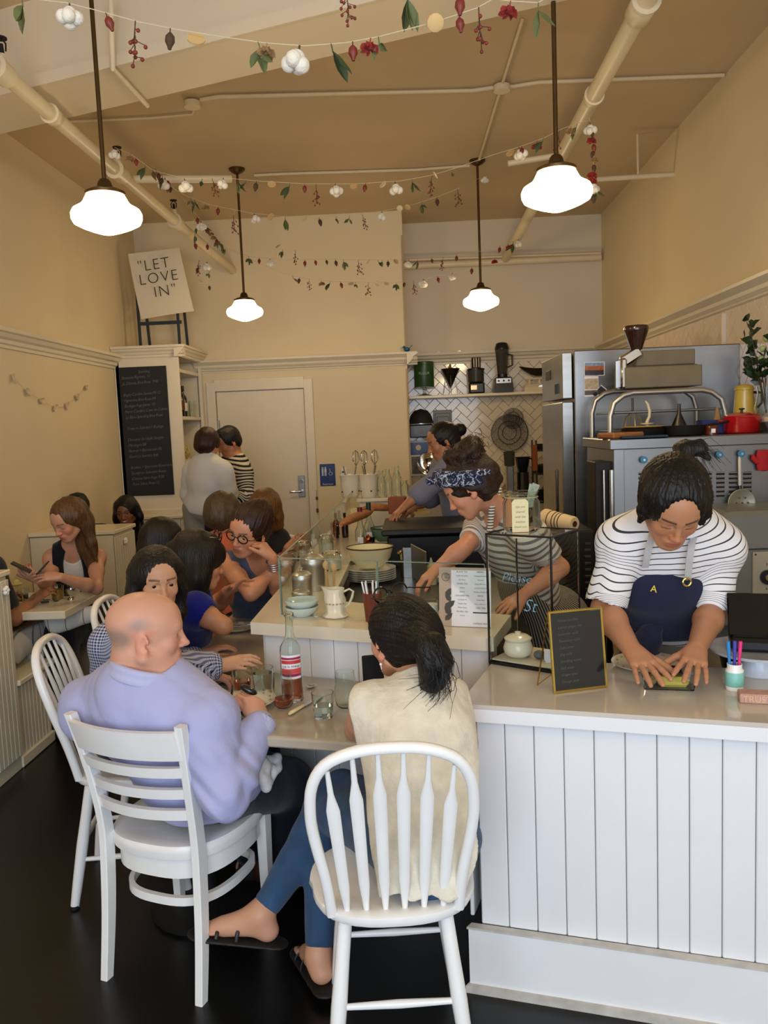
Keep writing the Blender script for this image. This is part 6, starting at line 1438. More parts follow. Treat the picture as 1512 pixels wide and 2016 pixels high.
def cloth(name, col, rough=0.8, bump=0.25, **k):
    return mat('cloth_'+name, col, rough, spec=0.2, bump=bump, bscale=k.pop('bscale', 260), sheen=k.pop('sheen', 0.15), **k)
def folds(amp, f, seed, dirv=(0,0,1), st=0.35):
    dv = unit(dirv)
    def g(P):
        d_ = dv.astype(P.dtype); Q = P-np.outer(P@d_*np.float32(1-st), d_); return amp*vnoise(Q, f, seed)+amp*0.4*vnoise(Q, f*2.3, seed+9)-amp*1.1*np.abs(vnoise(Q, f*1.15, seed+20))
    return g
def striped(name, base, stripe, period, width, attr='band', rough=0.8, double=False, base2=None, attr2=None, checks=False):
    """stripes along a vertex attribute in metres"""
    key = 'striped_'+name
    if key in MATS: return MATS[key]
    m = bpy.data.materials.new(key); m.use_nodes = True; nt = m.node_tree; n = nt.nodes; l = nt.links; b = n['Principled BSDF']; b.inputs['Roughness'].default_value = rough
    b.inputs['Specular IOR Level'].default_value = 0.2
    def band(at, per, wid, ph=0.0):
        a = n.new('ShaderNodeAttribute'); a.attribute_name = at
        d = n.new('ShaderNodeMath'); d.operation = 'MULTIPLY_ADD'; d.inputs[1].default_value = 1/per; d.inputs[2].default_value = ph; l.new(a.outputs['Fac'], d.inputs[0])
        f = n.new('ShaderNodeMath'); f.operation = 'FRACT'; l.new(d.outputs[0], f.inputs[0])
        c = n.new('ShaderNodeMath'); c.operation = 'LESS_THAN'; c.inputs[1].default_value = wid; l.new(f.outputs[0], c.inputs[0]); return c.outputs[0]
    s1 = band(attr, period, width)
    if double:
        s2 = band(attr, period*4, width/4, 0.16/4*1.0+0.0); mx = n.new('ShaderNodeMath'); mx.operation = 'MAXIMUM'; l.new(s1, mx.inputs[0]); l.new(s2, mx.inputs[1]); s1 = mx.outputs[0]
    if attr2:
        s2 = band(attr2, period, width)
        mx = n.new('ShaderNodeMath'); mx.operation = 'ADD'; l.new(s1, mx.inputs[0]); l.new(s2, mx.inputs[1])
        h = n.new('ShaderNodeMath'); h.operation = 'MULTIPLY'; h.inputs[1].default_value = 0.5; l.new(mx.outputs[0], h.inputs[0]); s1 = h.outputs[0]
    mix = n.new('ShaderNodeMix'); mix.data_type = 'RGBA'; mix.inputs[6].default_value = srgb(base)+(1,); mix.inputs[7].default_value = srgb(stripe)+(1,)
    l.new(s1, mix.inputs[0]); l.new(mix.outputs[2], b.inputs['Base Color']); MATS[key] = m; return m
# ---------------------------------------------------------------- people
def P(x, y, Y): return nv(atY(x, y, Y))
def add(a, dx=0, dy=0, dz=0): return nv(a)+nv(dx, dy, dz)
DET = 1.0
def limb_band(B, extra=0.0):
    J = B.J
    def f(Pw):
        tt = (Pw-J['pelvis'])@B.up; out = tt.copy()
        around = np.arctan2((Pw-J['pelvis'])@B.lat, (Pw-J['pelvis'])@B.fwd+0.0)*0.17
        a2 = around.copy()
        for i in (0,1):
            a, e = J['sh'][i], J['el'][i]; ax = unit(e-a); s_ = (Pw-a)@ax; w2 = Pw-a-np.outer(s_, ax); r = np.linalg.norm(w2, axis=1)
            sg = -1 if i == 0 else 1
            lat = ((Pw-J['neck'])@B.lat)*sg; ls = ((a-J['neck'])@B.lat)*sg
            w = np.clip((s_+0.01)/0.05, 0, 1)*np.clip((0.085-r)/0.03, 0, 1)
            w = w*w*(3-2*w)
            out = out*(1-w) + w*((a-J['pelvis'])@B.up - s_); 
            n1 = unit(np.cross(ax, B.fwd)); n2 = np.cross(ax, n1); a2 = a2*(1-w)+w*np.arctan2(w2@n1, w2@n2)*0.05
            # forearm
            wr = J['wr'][i]; ax2 = unit(wr-e); s2 = (Pw-e)@ax2; r2 = np.linalg.norm(Pw-e-np.outer(s2, ax2), axis=1)
            w3 = np.clip(s2/0.03, 0, 1)*np.clip((0.08-r2)/0.03, 0, 1); out = out*(1-w3)+w3*((a-J['pelvis'])@B.up-np.linalg.norm(e-a)-s2); n3 = unit(np.cross(ax2, nv(0,0,1))); n4 = np.cross(ax2, n3); w4 = Pw-e; a2 = a2*(1-w3)+w3*np.arctan2(w4@n3, w4@n4)*0.042
        return {'band': out+extra, 'around': a2+extra}
    return f
def cap(S, H, t=0.012, face=True, low=-0.06, hl=0.052, k=0.01, side=0.0):
    """close hair over the skull; hl = height of the hairline over the eyes"""
    q = H.s
    S.ell(H.w(0,-0.018,0.034), nv(0.076+t, 0.094+t, 0.082+t)*q, H.F, 0.015)
    S.ell(H.w(0,-0.045,-0.025), nv(0.064+t, 0.055+t, 0.06)*q, H.F, 0.03)
    if face:
        S.carve(H.w(0, 0.115, hl-0.098), nv(0.064+side, 0.085, 0.092)*q, H.F, k)
        S.carve(H.w(0, 0.055, -0.085), nv(0.11, 0.066, 0.085)*q, H.F, k)
def strands(H, amp=0.0035, f=150, seed=1, dirv=None):
    dv = unit(H.z if dirv is None else dirv)
    def g(Pw):
        Q = Pw-np.outer(Pw@dv*0.93, dv); return amp*vnoise(Q, f, seed)+amp*0.6*vnoise(Q, f*0.35, seed+3)
    return g
def radial(H, amp=0.003, n=46, seed=1, pole=(0,0.3,0.95), c0=(0,0,0.02)):
    """strand grooves running away from a whorl"""
    pz = unit(pole[0]*H.x+pole[1]*H.y+pole[2]*H.z); px_ = unit(np.cross(pz, H.y)+1e-6); py_ = np.cross(pz, px_); cc = H.w(*c0)
    def g(Pw):
        D = Pw-cc; a = np.arctan2(D@py_, D@px_); e = D@pz
        return amp*(np.sin(a*n+2*np.sin(e*30)+seed)+0.7*np.sin(a*n*0.43+seed*2+e*25)+0.5*np.sin(a*n*2.1+e*14))*0.6
    return g
def wisps(root, H, pts, m, n=20, r=0.0009, seed=0, spread=0.012, origin=(0,0,0), name='stray_hair', end=2.0):
    rr = random.Random(seed); mb = MB()
    for i in range(n):
        o = V((rr.gauss(0,1), rr.gauss(0,1), rr.gauss(0,1)))*spread; e = V((rr.gauss(0,1), rr.gauss(0,1), rr.gauss(0,1)))*spread*end
        L = len(pts); q = [V(p)-V(origin)+o.lerp(e, j/(L-1)) for j, p in enumerate(pts)]
        mb.tube(q, [r*(1-0.7*j/(L-1)) for j in range(L)], 4)
    return tag(mb.build(name, m, root, smooth=True), kind='stuff')

# ---- the bald man
def bald_man():
    H = Head(P(288,1246,2.36), (0.93,0.30,-0.06), (0.03,-0.02,1), 1.07)
    J = dict(neck=P(262,1338,2.38), pelvis=(-0.700,2.50,0.565), sh=[P(182,1398,2.47), P(408,1418,2.30)], el=[(-1.03,2.60,0.72), P(438,1565,2.24)], wr=[(-0.80,2.80,0.80), P(517,1425,2.42)],
             hip=[(-0.79,2.52,0.56), (-0.63,2.49,0.56)], kn=[(-0.62,2.93,0.53), P(566,1545,2.74)], an=[(-0.60,2.90,0.10), (-0.50,2.74,0.12)])
    B = Body('person', 'bald man in a lavender shirt seated on the ladder-back chair, holding a mussel', J, H, None, 1.06, build=1.10)
    S = SDF(0.02); add_head(S, H, (J['neck'], 0.066), eyes='open', male=True, nose=1.35, fat=1.06, jaw=1.2)
    S.ell(H.w(0,0.045,-0.082), nv(0.046,0.040,0.032), H.F, 0.02); S.ell(H.w(0,-0.045,-0.06), nv(0.052,0.040,0.05), H.F, 0.03); S.ell(H.w(0,0.074,-0.098), nv(0.022,0.014,0.017), H.F, 0.012); S.cone(H.w(-0.032,0.078,0.024), H.w(0.032,0.078,0.024), 0.012, 0.012, 0.014)
    B.torso(S, 0, belly=0.02); [B.arm(S, i) for i in (0,1)]; [B.leg(S, i) for i in (0,1)]; [B.foot(S, i, d) for i, d in ((0,(0.3,0.95,0)),(1,(0.5,0.85,0)))]
    dh = unit(P(492,1362,2.50)-J['wr'][1]); add_hand(S, J['wr'][1]+dh*0.0, dh, (0.75,-0.55,0.35), -1, (0.75,0.8,0.85,0.9), 0.03, (0.15,0.35), 0.98)
    add_hand(S, J['wr'][0], (0.75,0.5,-0.1), (0,0,1), -1, (0.4,0.45,0.5,0.5))
    def stub(x, y, z, Pw):
        nn = vnoise(Pw, 95, 3)*0.22+vnoise(Pw, 34, 8)*0.30
        g1 = np.exp(-((y+0.085)/0.042)**2-((z+0.004)/0.030)**2); g2 = np.exp(-((y+0.020)/0.030)**2-((z-0.042)/0.020)**2)
        return np.clip((np.maximum(g1, g2*0.8))*(0.85+nn)-0.08, 0, 0.62)
    S.build('body', SKINM, B.root, 0.0040, skin_color(H, '#d09a80', lips='#b07060', brow='#9a7a60', browd=0.35, blush=0.4, liner=0.7, stubble=(stub, '#85786c')), B.o)
    make_eyes(B.root, H, B.o, '#3a4a58')
    # shirt
    T = SDF(0.03); B.torso(T, 0.020, belly=0.035, waist=1.06); [B.arm(T, i, (0.018,0.018,0.013), 1.97) for i in (0,1)]
    pn = J['neck']; T.cone(add(pn,0.01,0.0,-0.03), add(pn,0.03,0.005,0.015), 0.083, 0.078, 0.03)
    T.ell(J['pelvis']+nv(0.0,-0.02,0.03), nv(0.185,0.145,0.12), None, 0.05)
    T.carve(P(291,1296,2.365), nv(0.100,0.100,0.062), None, 0.006); T.plane((0,0,0.478), (0,0,-1)); 
    
    f_1 = folds(0.0078, 14, 4, unit(J['neck']-J['pelvis']), 0.45); f_2 = folds(0.0030, 34, 8, (0.8,0,-0.5), 0.25); fd = lambda Q: f_1(Q)+f_2(Q)
    ra, re, rw = J['sh'][1], J['el'][1], J['wr'][1]
    def disp(Pw):
        d = fd(Pw)
        t = np.clip((Pw-re)@unit(rw-re), -0.2, 0.3); near = np.exp(-(np.linalg.norm(Pw-re, axis=1)/0.13)**2)
        d = d+near*0.007*np.sin(80*((Pw-re)@unit(nv(0.5,0.1,0.8))+0.03*np.sin(Pw@nv(30,20,10))))
        sh = np.exp(-(np.linalg.norm(Pw-(ra+nv(-0.05,0,-0.06)), axis=1)/0.12)**2); return d+sh*0.006*np.sin(62*((Pw-ra)@unit(nv(1,0.2,0.35))))
    T.disp = disp
    LAV = cloth('lavender', '#a9abd0', 0.75, 0.55, sheen=0.1, bscale=16)
    sh_ = T.build('shirt', LAV, B.root, 0.0055, None, B.o)
    # collar: a folded band
    col = SDF(0.01); c0 = P(289,1322,2.365); n = 48; ax = unit(nv(0.26,0.10,1)); e1 = unit(np.cross(nv(0,1,0), ax)); e2 = np.cross(ax, e1)
    ring = [c0+e1*math.cos(2*math.pi*i/n)*0.099+e2*math.sin(2*math.pi*i/n)*0.100 for i in range(n)]
    for i in range(n): col.cone(ring[i]-ax*0.012, ring[(i+1)%n]-ax*0.012, 0.009, 0.009, 0.008); col.cone(ring[i]+ax*0.014, ring[(i+1)%n]+ax*0.014, 0.0065, 0.0065, 0.012); col.cone(ring[i]-ax*0.012, ring[i]+ax*0.014, 0.008, 0.0065, 0.010)
    col.build('collar', cloth('lavender_light', '#b4b6d6', 0.75, 0.1), sh_, 0.0045, None, B.o)
    cf = SDF(0.004); d = unit(J['wr'][1]-J['el'][1]); cf.cone(J['wr'][1]-d*0.055, J['wr'][1]+d*0.002, 0.0435, 0.041, 0.004); cf.carvec(J['wr'][1]-d*0.02, J['wr'][1]+d*0.05, 0.035, 0.035, 0.003)
    cf.build('cuff', cloth('lavender_light', '#aeb1dc'), sh_, 0.004, None, B.o)
    # jeans, belt, shoes
    G = SDF(0.03); B.torso(G, 0.0, belly=0.0); G.p = G.p[:1]; G.ell(J['pelvis'], nv(0.185,0.15,0.12), None, 0.04); [B.leg(G, i, (0.016,0.018,0.022), 1.95) for i in (0,1)]
    G.plane(J['pelvis']+nv(0,0,0.075), (0,0,1)); G.disp = folds(0.004, 22, 12)
    G.build('jeans', cloth('dark_denim', '#10131d', 0.9, 0.3), B.root, 0.007, None, B.o)
    for i, d in ((0,(0.3,0.95,0)),(1,(0.5,0.85,0))):
        F_ = SDF(0.02); w = J['an'][i]; d = unit(d); F_.cone(w-nv(0,0,0.01)-d*0.02, w-nv(0,0,0.05)-d*0.03, 0.047, 0.044); F_.cone(w-d*0.02-nv(0,0,0.05), w+d*0.20-nv(0,0,0.062), 0.042, 0.034, 0.02, (nv(0,0,1),0.8)); F_.plane(nv(0,0,0.004),(0,0,-1)); F_.plane(w+nv(0,0,0.015), (0,0,1))
        F_.build('shoe', mat('brown_leather','#3a1f16',0.4), B.root, 0.006, None, B.o)
    return B

# ---- the woman in the cream blouse
def cream_woman():
    H = Head(P(788,1256,2.29), (-0.62,0.77,-0.12), (-0.05,-0.02,1), 1.0)
    J = dict(neck=P(832,1352,2.19), pelvis=(-0.015,2.10,0.56), sh=[P(728,1396,2.14), P(888,1394,2.24)], el=[P(700,1448,2.40), P(905,1440,2.42)], wr=[P(722,1372,2.56), P(868,1330,2.42)],
             hip=[(-0.08,2.12,0.555), (0.03,2.17,0.555)], kn=[P(640,1590,2.47), P(672,1560,2.50)], an=[nv(atZ(627,1880,0.105)), P(512,1800,2.30)])
    B = Body('person', 'woman with a black ponytail and sheer cream sleeveless blouse seated on the front windsor chair', J, H, None, 0.95, female=True)
    S = SDF(0.02); add_head(S, H, (J['neck'], 0.046), eyes='open'); B.torso(S, hips=0.84); [B.arm(S, i) for i in (0,1)]; [B.leg(S, i) for i in (0,1)]
    B.foot(S, 0, (-0.42,0.90,-0.05), 1.0); B.foot(S, 1, (-0.985,0.02,0.15), 1.05, (0.15,0.1,0.98))
    add_hand(S, J['wr'][0], (0.25,0.2,0.9), (-0.9,0.1,0.2), 1, (0.5,0.5,0.5,0.5)); add_hand(S, J['wr'][1], (0.05,-0.35,0.9), (0.8,0.3,0.2), -1, (0.6,0.6,0.6,0.6))
    S.build('body', SKINM, B.root, 0.0046, skin_color(H, '#c99474', lips='#a8584c', brow='#1a1210'), B.o)
    make_eyes(B.root, H, B.o)
    # blouse
    T = SDF(0.03); B.torso(T, 0.016, sh=0.95, hips=0.98); 
    for i in (0,1):
        a, e = J['sh'][i], J['el'][i]; T.cone(a, a+(e-a)*0.22, 0.063, 0.060, 0.03)
        T.plane(a+unit(e-a)*0.055+nv(0,0,0), unit(nv((-1 if i == 0 else 1)*0.85, 0.25, -0.22)))
    pv = J['pelvis']; T.chain([pv+nv(0,-0.0,0.25), pv+nv(0.01,-0.02,0.10), pv+nv(0.03,-0.03,-0.02), pv+nv(0.04,-0.035,-0.085)], [0.145,0.155,0.185,0.21], 0.05, (nv(0,1,0), 0.72))
    T.cone(pv+nv(0.10,0.0,0.02), pv+nv(0.20,-0.02,-0.08), 0.09, 0.075, 0.05)
    nk = J['neck']; T.cone(add(nk,-0.005,0.005,-0.03), add(nk,-0.018,0.02,0.050), 0.064, 0.050, 0.025)
    T.carvec(add(nk,-0.018,0.02,0.045), add(nk,-0.03,0.03,0.10), 0.045, 0.05, 0.004)
    T.plane(pv+nv(0,0,-0.088), (0,-0.1,-1)); T.plane(add(nk,-0.02,0.02,0.052), (-0.25,0.25,1))
    zz = float(pv[2])
    def disp(Pw):
        a = np.arctan2(Pw[:,1]-2.1, Pw[:,0]-0.02); low = np.clip((zz+0.25-Pw[:,2])/0.32, 0, 1)
        return 0.0045*vnoise(Pw*nv(1,1,0.35), 21, 31)+0.003*vnoise(Pw, 50, 7)+low*0.006*np.sin(a*13+2*np.sin(Pw[:,2]*9))
    T.disp = disp
    CRM = cloth('cream_linen', '#dfd6c0', 0.8, 0.6, var=0.12, vscale=24, bscale=34)
    bl2 = T.build('blouse', CRM, B.root, 0.0050, None, B.o)
    # yoke seams and armhole piping
    a, e = J['sh'][0], J['el'][0]
    cp = SDF(0.004); n = 18; ax = unit(e-a*1.0); nrm = unit(nv(-0.85,0.25,-0.22)); f1 = unit(np.cross(nrm, nv(0,0,1))); f2 = np.cross(nrm, f1); cc = a+unit(e-a)*0.050
    for i in range(n):
        g0, g1 = 2*math.pi*i/n, 2*math.pi*(i+1)/n; p = lambda g: cc+f1*math.cos(g)*0.062+f2*math.sin(g)*0.066
        cp.cone(p(g0), p(g1), 0.0042, 0.0042, 0.002)
    cp.build('armhole_trim', cloth('cream_trim', '#e6dcc2'), bl2, 0.003, None, B.o)
    # jeans
    G = SDF(0.03); G.ell(pv, nv(0.156,0.138,0.10), None, 0.04); [B.leg(G, i, (0.010,0.009,0.010), 1.90) for i in (0,1)]; G.cone(pv+nv(0,-0.03,-0.02), pv+nv(0.01,-0.04,-0.05), 0.11, 0.10)
    G.plane(pv+nv(0,0,0.06), (0,0,1)); G.plane(nv(0,0,0.455), (0,0,-1)) if False else None
    G.disp = folds(0.0028, 34, 3)
    for i in (0,1):
        d = unit(J['an'][i]-J['kn'][i]); G.plane(J['kn'][i]+(J['an'][i]-J['kn'][i])*0.92, d) if False else None
    G.build('jeans', cloth('blue_denim', '#34506f', 0.85, 0.35, var=0.25, vscale=18), B.root, 0.006, None, B.o)
    # sandals
    for i, d, n in ((0, unit((-0.42,0.90,-0.05)), nv(0,0,1)), (1, unit((-0.985,0.02,0.15)), unit((0.15,0.1,0.98)))):
        w = J['an'][i]; lat = unit(np.cross(d, n)); Z = SDF(0.01); q = 0.97
        Z.cone(w-d*0.055-n*0.078, w+d*0.165-n*0.084, 0.040, 0.045, 0.01, (n, 0.22))
        sd = Z.build('sandal', mat('sandal_sole','#14100e',0.6), B.root, 0.005, None, B.o); m = MB()
        o = nv(B.o)
        for f0, hgt in ((0.055, 0.0), (0.115, -0.022)):
            pts = [w-o+d*f0+lat*math.cos(g)*0.039+n*(math.sin(g)*(0.048+hgt)-0.070) for g in [math.pi*j/10 for j in range(11)]]; m.tube([V(p) for p in pts], 0.0060, 6, flat=0.5)
        m.build('strap', mat('strap_leather','#1b1411',0.45), sd, smooth=True)
    # hair: sleek cap drawn back into a low ponytail
    Hh = SDF(0.02); cap(Hh, H, 0.013, hl=0.055, low=-0.06); kn = P(828,1262,2.15)
    Hh.cone(H.w(0,-0.07,0.01), kn, 0.072, 0.030, 0.04); Hh.cone(H.w(0.03,-0.05,0.0), kn, 0.06, 0.028, 0.04)
    Hh.disp = radial(H, 0.0022, 60, 2, pole=(0.3,-0.9,-0.2), c0=(0,0.0,0.01))
    hb = hairmat('black', '#0e0b0a'); hr = Hh.build('hair', hb, B.root, 0.0038, None, B.o)
    Pt = SDF(0.015); q = [kn, P(846,1275,2.10), P(858,1305,2.085), P(852,1338,2.09), P(838,1356,2.10)]
    Pt.chain(q, [0.024,0.038,0.042,0.030,0.008], 0.02); Pt.cone(P(850,1290,2.09), P(846,1358,2.10), 0.036, 0.016, 0.02); Pt.cone(P(862,1290,2.10), P(872,1330,2.10), 0.03, 0.012, 0.02)
    Pt.disp = strands(H, 0.0035, 170, 5); Pt.build('ponytail', hb, hr, 0.0036, None, B.o)
    wisps(hr, H, [P(846,1275,2.09), P(868,1308,2.06), P(866,1345,2.07), P(842,1362,2.08)], hb, 110, 0.0013, 3, 0.019, B.o, end=1.7)
    # black glasses pushed up on the head
    gs = thing_part_glasses(B, H, (0.0,0.020,0.130), 0.9, '#0b0b0c')
    # earring
    MB().ball(V(H.w(-0.088,-0.012,-0.052)-nv(B.o)), 0.004, 8).tube([V(H.w(-0.088,-0.012,-0.050)-nv(B.o)), V(H.w(-0.088,-0.012,-0.066)-nv(B.o))], 0.0012, 6).build('earring', mat('pearl','#e8e4dc',0.15), B.root, smooth=True)
    return B
def thing_part_glasses(B, H, at, size, colr, up=False, w=0.026, hgt=0.021):
    m = MB(); o = nv(B.o); gm = mat('frame_'+colr, colr, 0.2)
    def L(x, y, z): return V(H.w(x, y, z)-o)
    for sx in (-1,1):
        pts = []
        for i in range(21):
            a = 2*math.pi*i/20; x = sx*0.033+math.cos(a)*w; z = math.sin(a)*hgt
            pts.append(L(at[0]+x, at[1]+(z if up else 0)-abs(x)*0.12, at[2]+(0.006 if up else z)))
        m.tube(pts, 0.0021 if up else 0.0027, 7, cap=False)
        m.tube([L(at[0]+sx*0.060, at[1]-0.006, at[2]+0.003), L(at[0]+sx*0.076, at[1]-0.02, at[2]+(-0.005 if up else 0)), L(at[0]+sx*0.082, at[1]-0.085, at[2]-(0.03 if up else 0.0))], 0.0019, 6)
    m.tube([L(at[0]-0.008, at[1], at[2]+0.003), L(at[0], at[1]+0.003, at[2]+0.006), L(at[0]+0.008, at[1], at[2]+0.003)], 0.002, 6)
    return m.build('glasses', gm, B.root, smooth=True)

# ---- the cook in the striped tee
def striped_cook():
    H = Head(P(1325,995,2.41), (-0.06,-0.76,-0.64), (0.03,-0.64,0.77), 1.03)
    J = dict(neck=P(1328,1012,2.585), pelvis=(0.87,2.92,0.90), sh=[P(1420,1080,2.63), P(1226,1068,2.63)], el=[P(1404,1200,2.62), P(1190,1200,2.60)], wr=[P(1372,1276,2.40), P(1244,1279,2.40)],
             hip=[(0.96,2.96,0.88), (0.78,2.97,0.88)], kn=[(1.02,3.04,0.47), (0.80,3.05,0.47)], an=[(1.02,3.12,0.09), (0.78,3.12,0.09)])
    B = Body('person', 'cook in a striped white tee and navy apron leaning over the counter, pressing a lid', J, H, None, 1.0)
    S = SDF(0.02); add_head(S, H, (J['neck'], 0.055), eyes='down'); B.torso(S); [B.arm(S, i, sc=1.02) for i in (0,1)]; [B.leg(S, i) for i in (0,1)]; [B.foot(S, i, (0,-1,0)) for i in (0,1)]
    t0 = P(1362,1332,2.255); t1 = P(1286,1332,2.255)
    add_hand(S, J['wr'][0], unit(t0-J['wr'][0]), (0.12,-0.45,0.88), 1, (0.10,0.12,0.14,0.16), 0.16, (0.75,0.25), 0.97)
    add_hand(S, J['wr'][1], unit(t1-J['wr'][1]), (-0.10,-0.45,0.88), -1, (0.10,0.12,0.14,0.16), 0.14, (0.75,0.25), 0.97)
    S.build('body', SKINM, B.root, 0.0037, skin_color(H, '#b57f5c', lips='#a8604e', brow='#17100c', browd=1.0, blush=0.45, liner=1.0), B.o)
    T = SDF(0.03); B.torso(T, 0.020, hips=0.92)
    for i in (0,1):
        a, e = J['sh'][i], J['el'][i]; d = unit(e-a); T.cone(a, a+d*0.20, 0.054, 0.063, 0.03)
        T.plane(a+d*0.165+nv(0,0,0), unit(d+nv(0.16*(1 if i == 0 else -1),0,0)), 0.002) if False else None
        T.carvec(a+d*0.255, a+d*0.42, 0.088, 0.09, 0.003)
    nk = J['neck']; T.carve(H.w(0,-0.01,-0.085), nv(0.070,0.085,0.06), H.F, 0.006)
    T.plane(J['pelvis']+nv(0,0,-0.03), (0,0,-1)); T.disp = folds(0.0045, 17, 6, (0.2,0.1,1), 0.5)
    T.build('striped_tee', striped('tee', '#e9e6e4', '#3c3a3e', 0.0208, 0.17), B.root, 0.0052, None, B.o, limb_band(B))
    # collar rib
    # apron bib hanging from the neck straps
    A_ = SDF(0.02); pv = J['pelvis']
    
    F = np.stack([nv(1,0,0), unit(nv(0,-0.86,-0.5)), unit(nv(0,-0.5,0.86))])
    A_.ell(P(1312,1160,2.66), nv(0.145,0.085,0.110), F, 0.03); A_.ell(P(1315,1212,2.76), nv(0.175,0.115,0.080), np.eye(3), 0.05); A_.ell(P(1318,1228,2.80), nv(0.165,0.13,0.06), np.eye(3), 0.05)
    A_.plane(P(1310,1132,2.53), (0.26,-0.50,0.84), 0.004); A_.plane(pv+nv(0,0,0.02), (0,0,-1), 0.004)
    A_.disp = folds(0.0035, 20, 9)
    NV = cloth('navy_apron', '#22243a', 0.85, 0.25)
    ap = A_.build('apron_bib', NV, B.root, 0.0055, None, B.o)
    Sk = SDF(0.03); Sk.chain([pv+nv(0,0.0,0.03), pv+nv(0,0.01,-0.2), pv+nv(0,0.01,-0.42)], [0.172,0.19,0.20], 0.05, (nv(0,1,0), 0.8)); Sk.plane(pv+nv(0,0,0.032), (0,0,1)); Sk.plane(pv+nv(0,0,-0.45),(0,0,-1)); Sk.disp = folds(0.006, 18, 2, (0,0,1), 0.25)
    Sk.build('trousers', cloth('khaki_pinstripe', '#857a68', 0.85, 0.3), B.root, 0.008, None, B.o)
    # navy ties hanging in front
    tk = SDF(0.012); tk.chain([P(1292,1236,2.66), P(1282,1262,2.64), P(1284,1296,2.66)], [0.020,0.030,0.026], 0.02, (nv(0,1,0),0.6)); tk.chain([P(1272,1238,2.67), P(1250,1262,2.67), P(1226,1290,2.71)], [0.016,0.013,0.012], 0.02); tk.ell(P(1286,1238,2.65), nv(0.03,0.016,0.016), None, 0.01)
    tk.disp = folds(0.003, 40, 5); tk.build('apron_tie', NV, ap, 0.0045, None, B.o)
    # straps
    o = nv(B.o); SM = mat('strap_webbing', '#b9b6b4', 0.7, var=0.1)
    for pts, nm in (([P(1354,1142,2.535), P(1357,1105,2.50), P(1362,1070,2.50), P(1372,1042,2.55), P(1368,1025,2.62)], 0), ([P(1270,1118,2.55), P(1276,1085,2.50), P(1282,1060,2.50), P(1286,1040,2.55), P(1292,1020,2.62)], 1)):
        m = MB(); pts = [V(p-o) for p in pts]
        for a, b in zip(pts, pts[1:]): pass
        vs = []; fs = []
        W = V((0.0105,0.0,0.0))
        for i, p in enumerate(pts):
            for s_, dy in ((-1,-0.0015),(1,-0.0015),(1,0.0015),(-1,0.0015)): vs.append(p+W*s_+V((0,dy,0)))
        for i in range(len(pts)-1):
            for k in range(4): fs.append([i*4+k, i*4+(k+1)%4, i*4+4+(k+1)%4, i*4+4+k])
        m.add(vs, fs).build('strap', SM, ap, smooth=60)
    p = V(P(1352,1146,2.525)-o); ring = [p+V((math.cos(a)*0.012, -0.002, math.sin(a)*0.012)) for a in [2*math.pi*i/18 for i in range(19)]]
    MB().tube(ring, 0.0032, 8).build('grommet', GOLD, ap, smooth=True)
    YEL = mat('pin_yellow', '#d8c23c', 0.5)
    lettering('A', 0.030, frame(V(P(1287,1160,2.525)-o), (0.98,0.0,-0.25), (0,-0.93,0.36)), YEL, ap, depth=0.001)
    # hair: black, parted, small high ponytail with a yellow tie
    Hh = SDF(0.02); cap(Hh, H, 0.018, hl=0.078); Hh.ell(H.w(0,-0.034,0.045), nv(0.088,0.098,0.088)*H.s, H.F, 0.02)
    for sx in (-1,1): Hh.chain([H.w(sx*0.070,0.010,0.05), H.w(sx*0.083,0.020,0.0), H.w(sx*0.078,0.022,-0.045), H.w(sx*0.072,0.020,-0.075)], [0.022,0.017,0.013,0.007], 0.015)
    Hh.carve(H.w(0,0.126,0.018), nv(0.063,0.080,0.104)*H.s, H.F, 0.010)
    Hh.disp = radial(H, 0.0026, 54, 3, pole=(0,-0.35,0.93), c0=(0,0,0.0)); hb = hairmat('black', '#0e0b0a')
    hr = Hh.build('hair', hb, B.root, 0.0038, None, B.o)
    q = [P(1338,928,2.50), P(1341,908,2.525), P(1352,884,2.54), P(1376,882,2.54), P(1395,903,2.54)]
    Pt = SDF(0.012); Pt.chain(q, [0.015,0.020,0.024,0.020,0.007], 0.015); Pt.chain([q[1], P(1338,882,2.55), P(1350,866,2.56)], [0.018,0.018,0.006], 0.015); Pt.disp = strands(H, 0.003, 180, 4, unit(q[3]-q[1])); Pt.build('ponytail', hb, hr, 0.0036, None, B.o)
    wisps(hr, H, [q[1], q[2], P(1378,880,2.54), P(1396,908,2.54)], hb, 60, 0.0012, 5, 0.011, B.o)
    tb = [V(P(1339,916,2.515)-o)+V((math.cos(a)*0.019, math.sin(a)*0.017, 0.002*math.cos(a))) for a in [2*math.pi*i/16 for i in range(17)]]
    MB().tube(tb, 0.0062, 8).build('hair_tie', mat('yellow_tie','#dcc23a',0.6), hr, smooth=True)
    return B
for fn in (bald_man, cream_woman, striped_cook): fn()
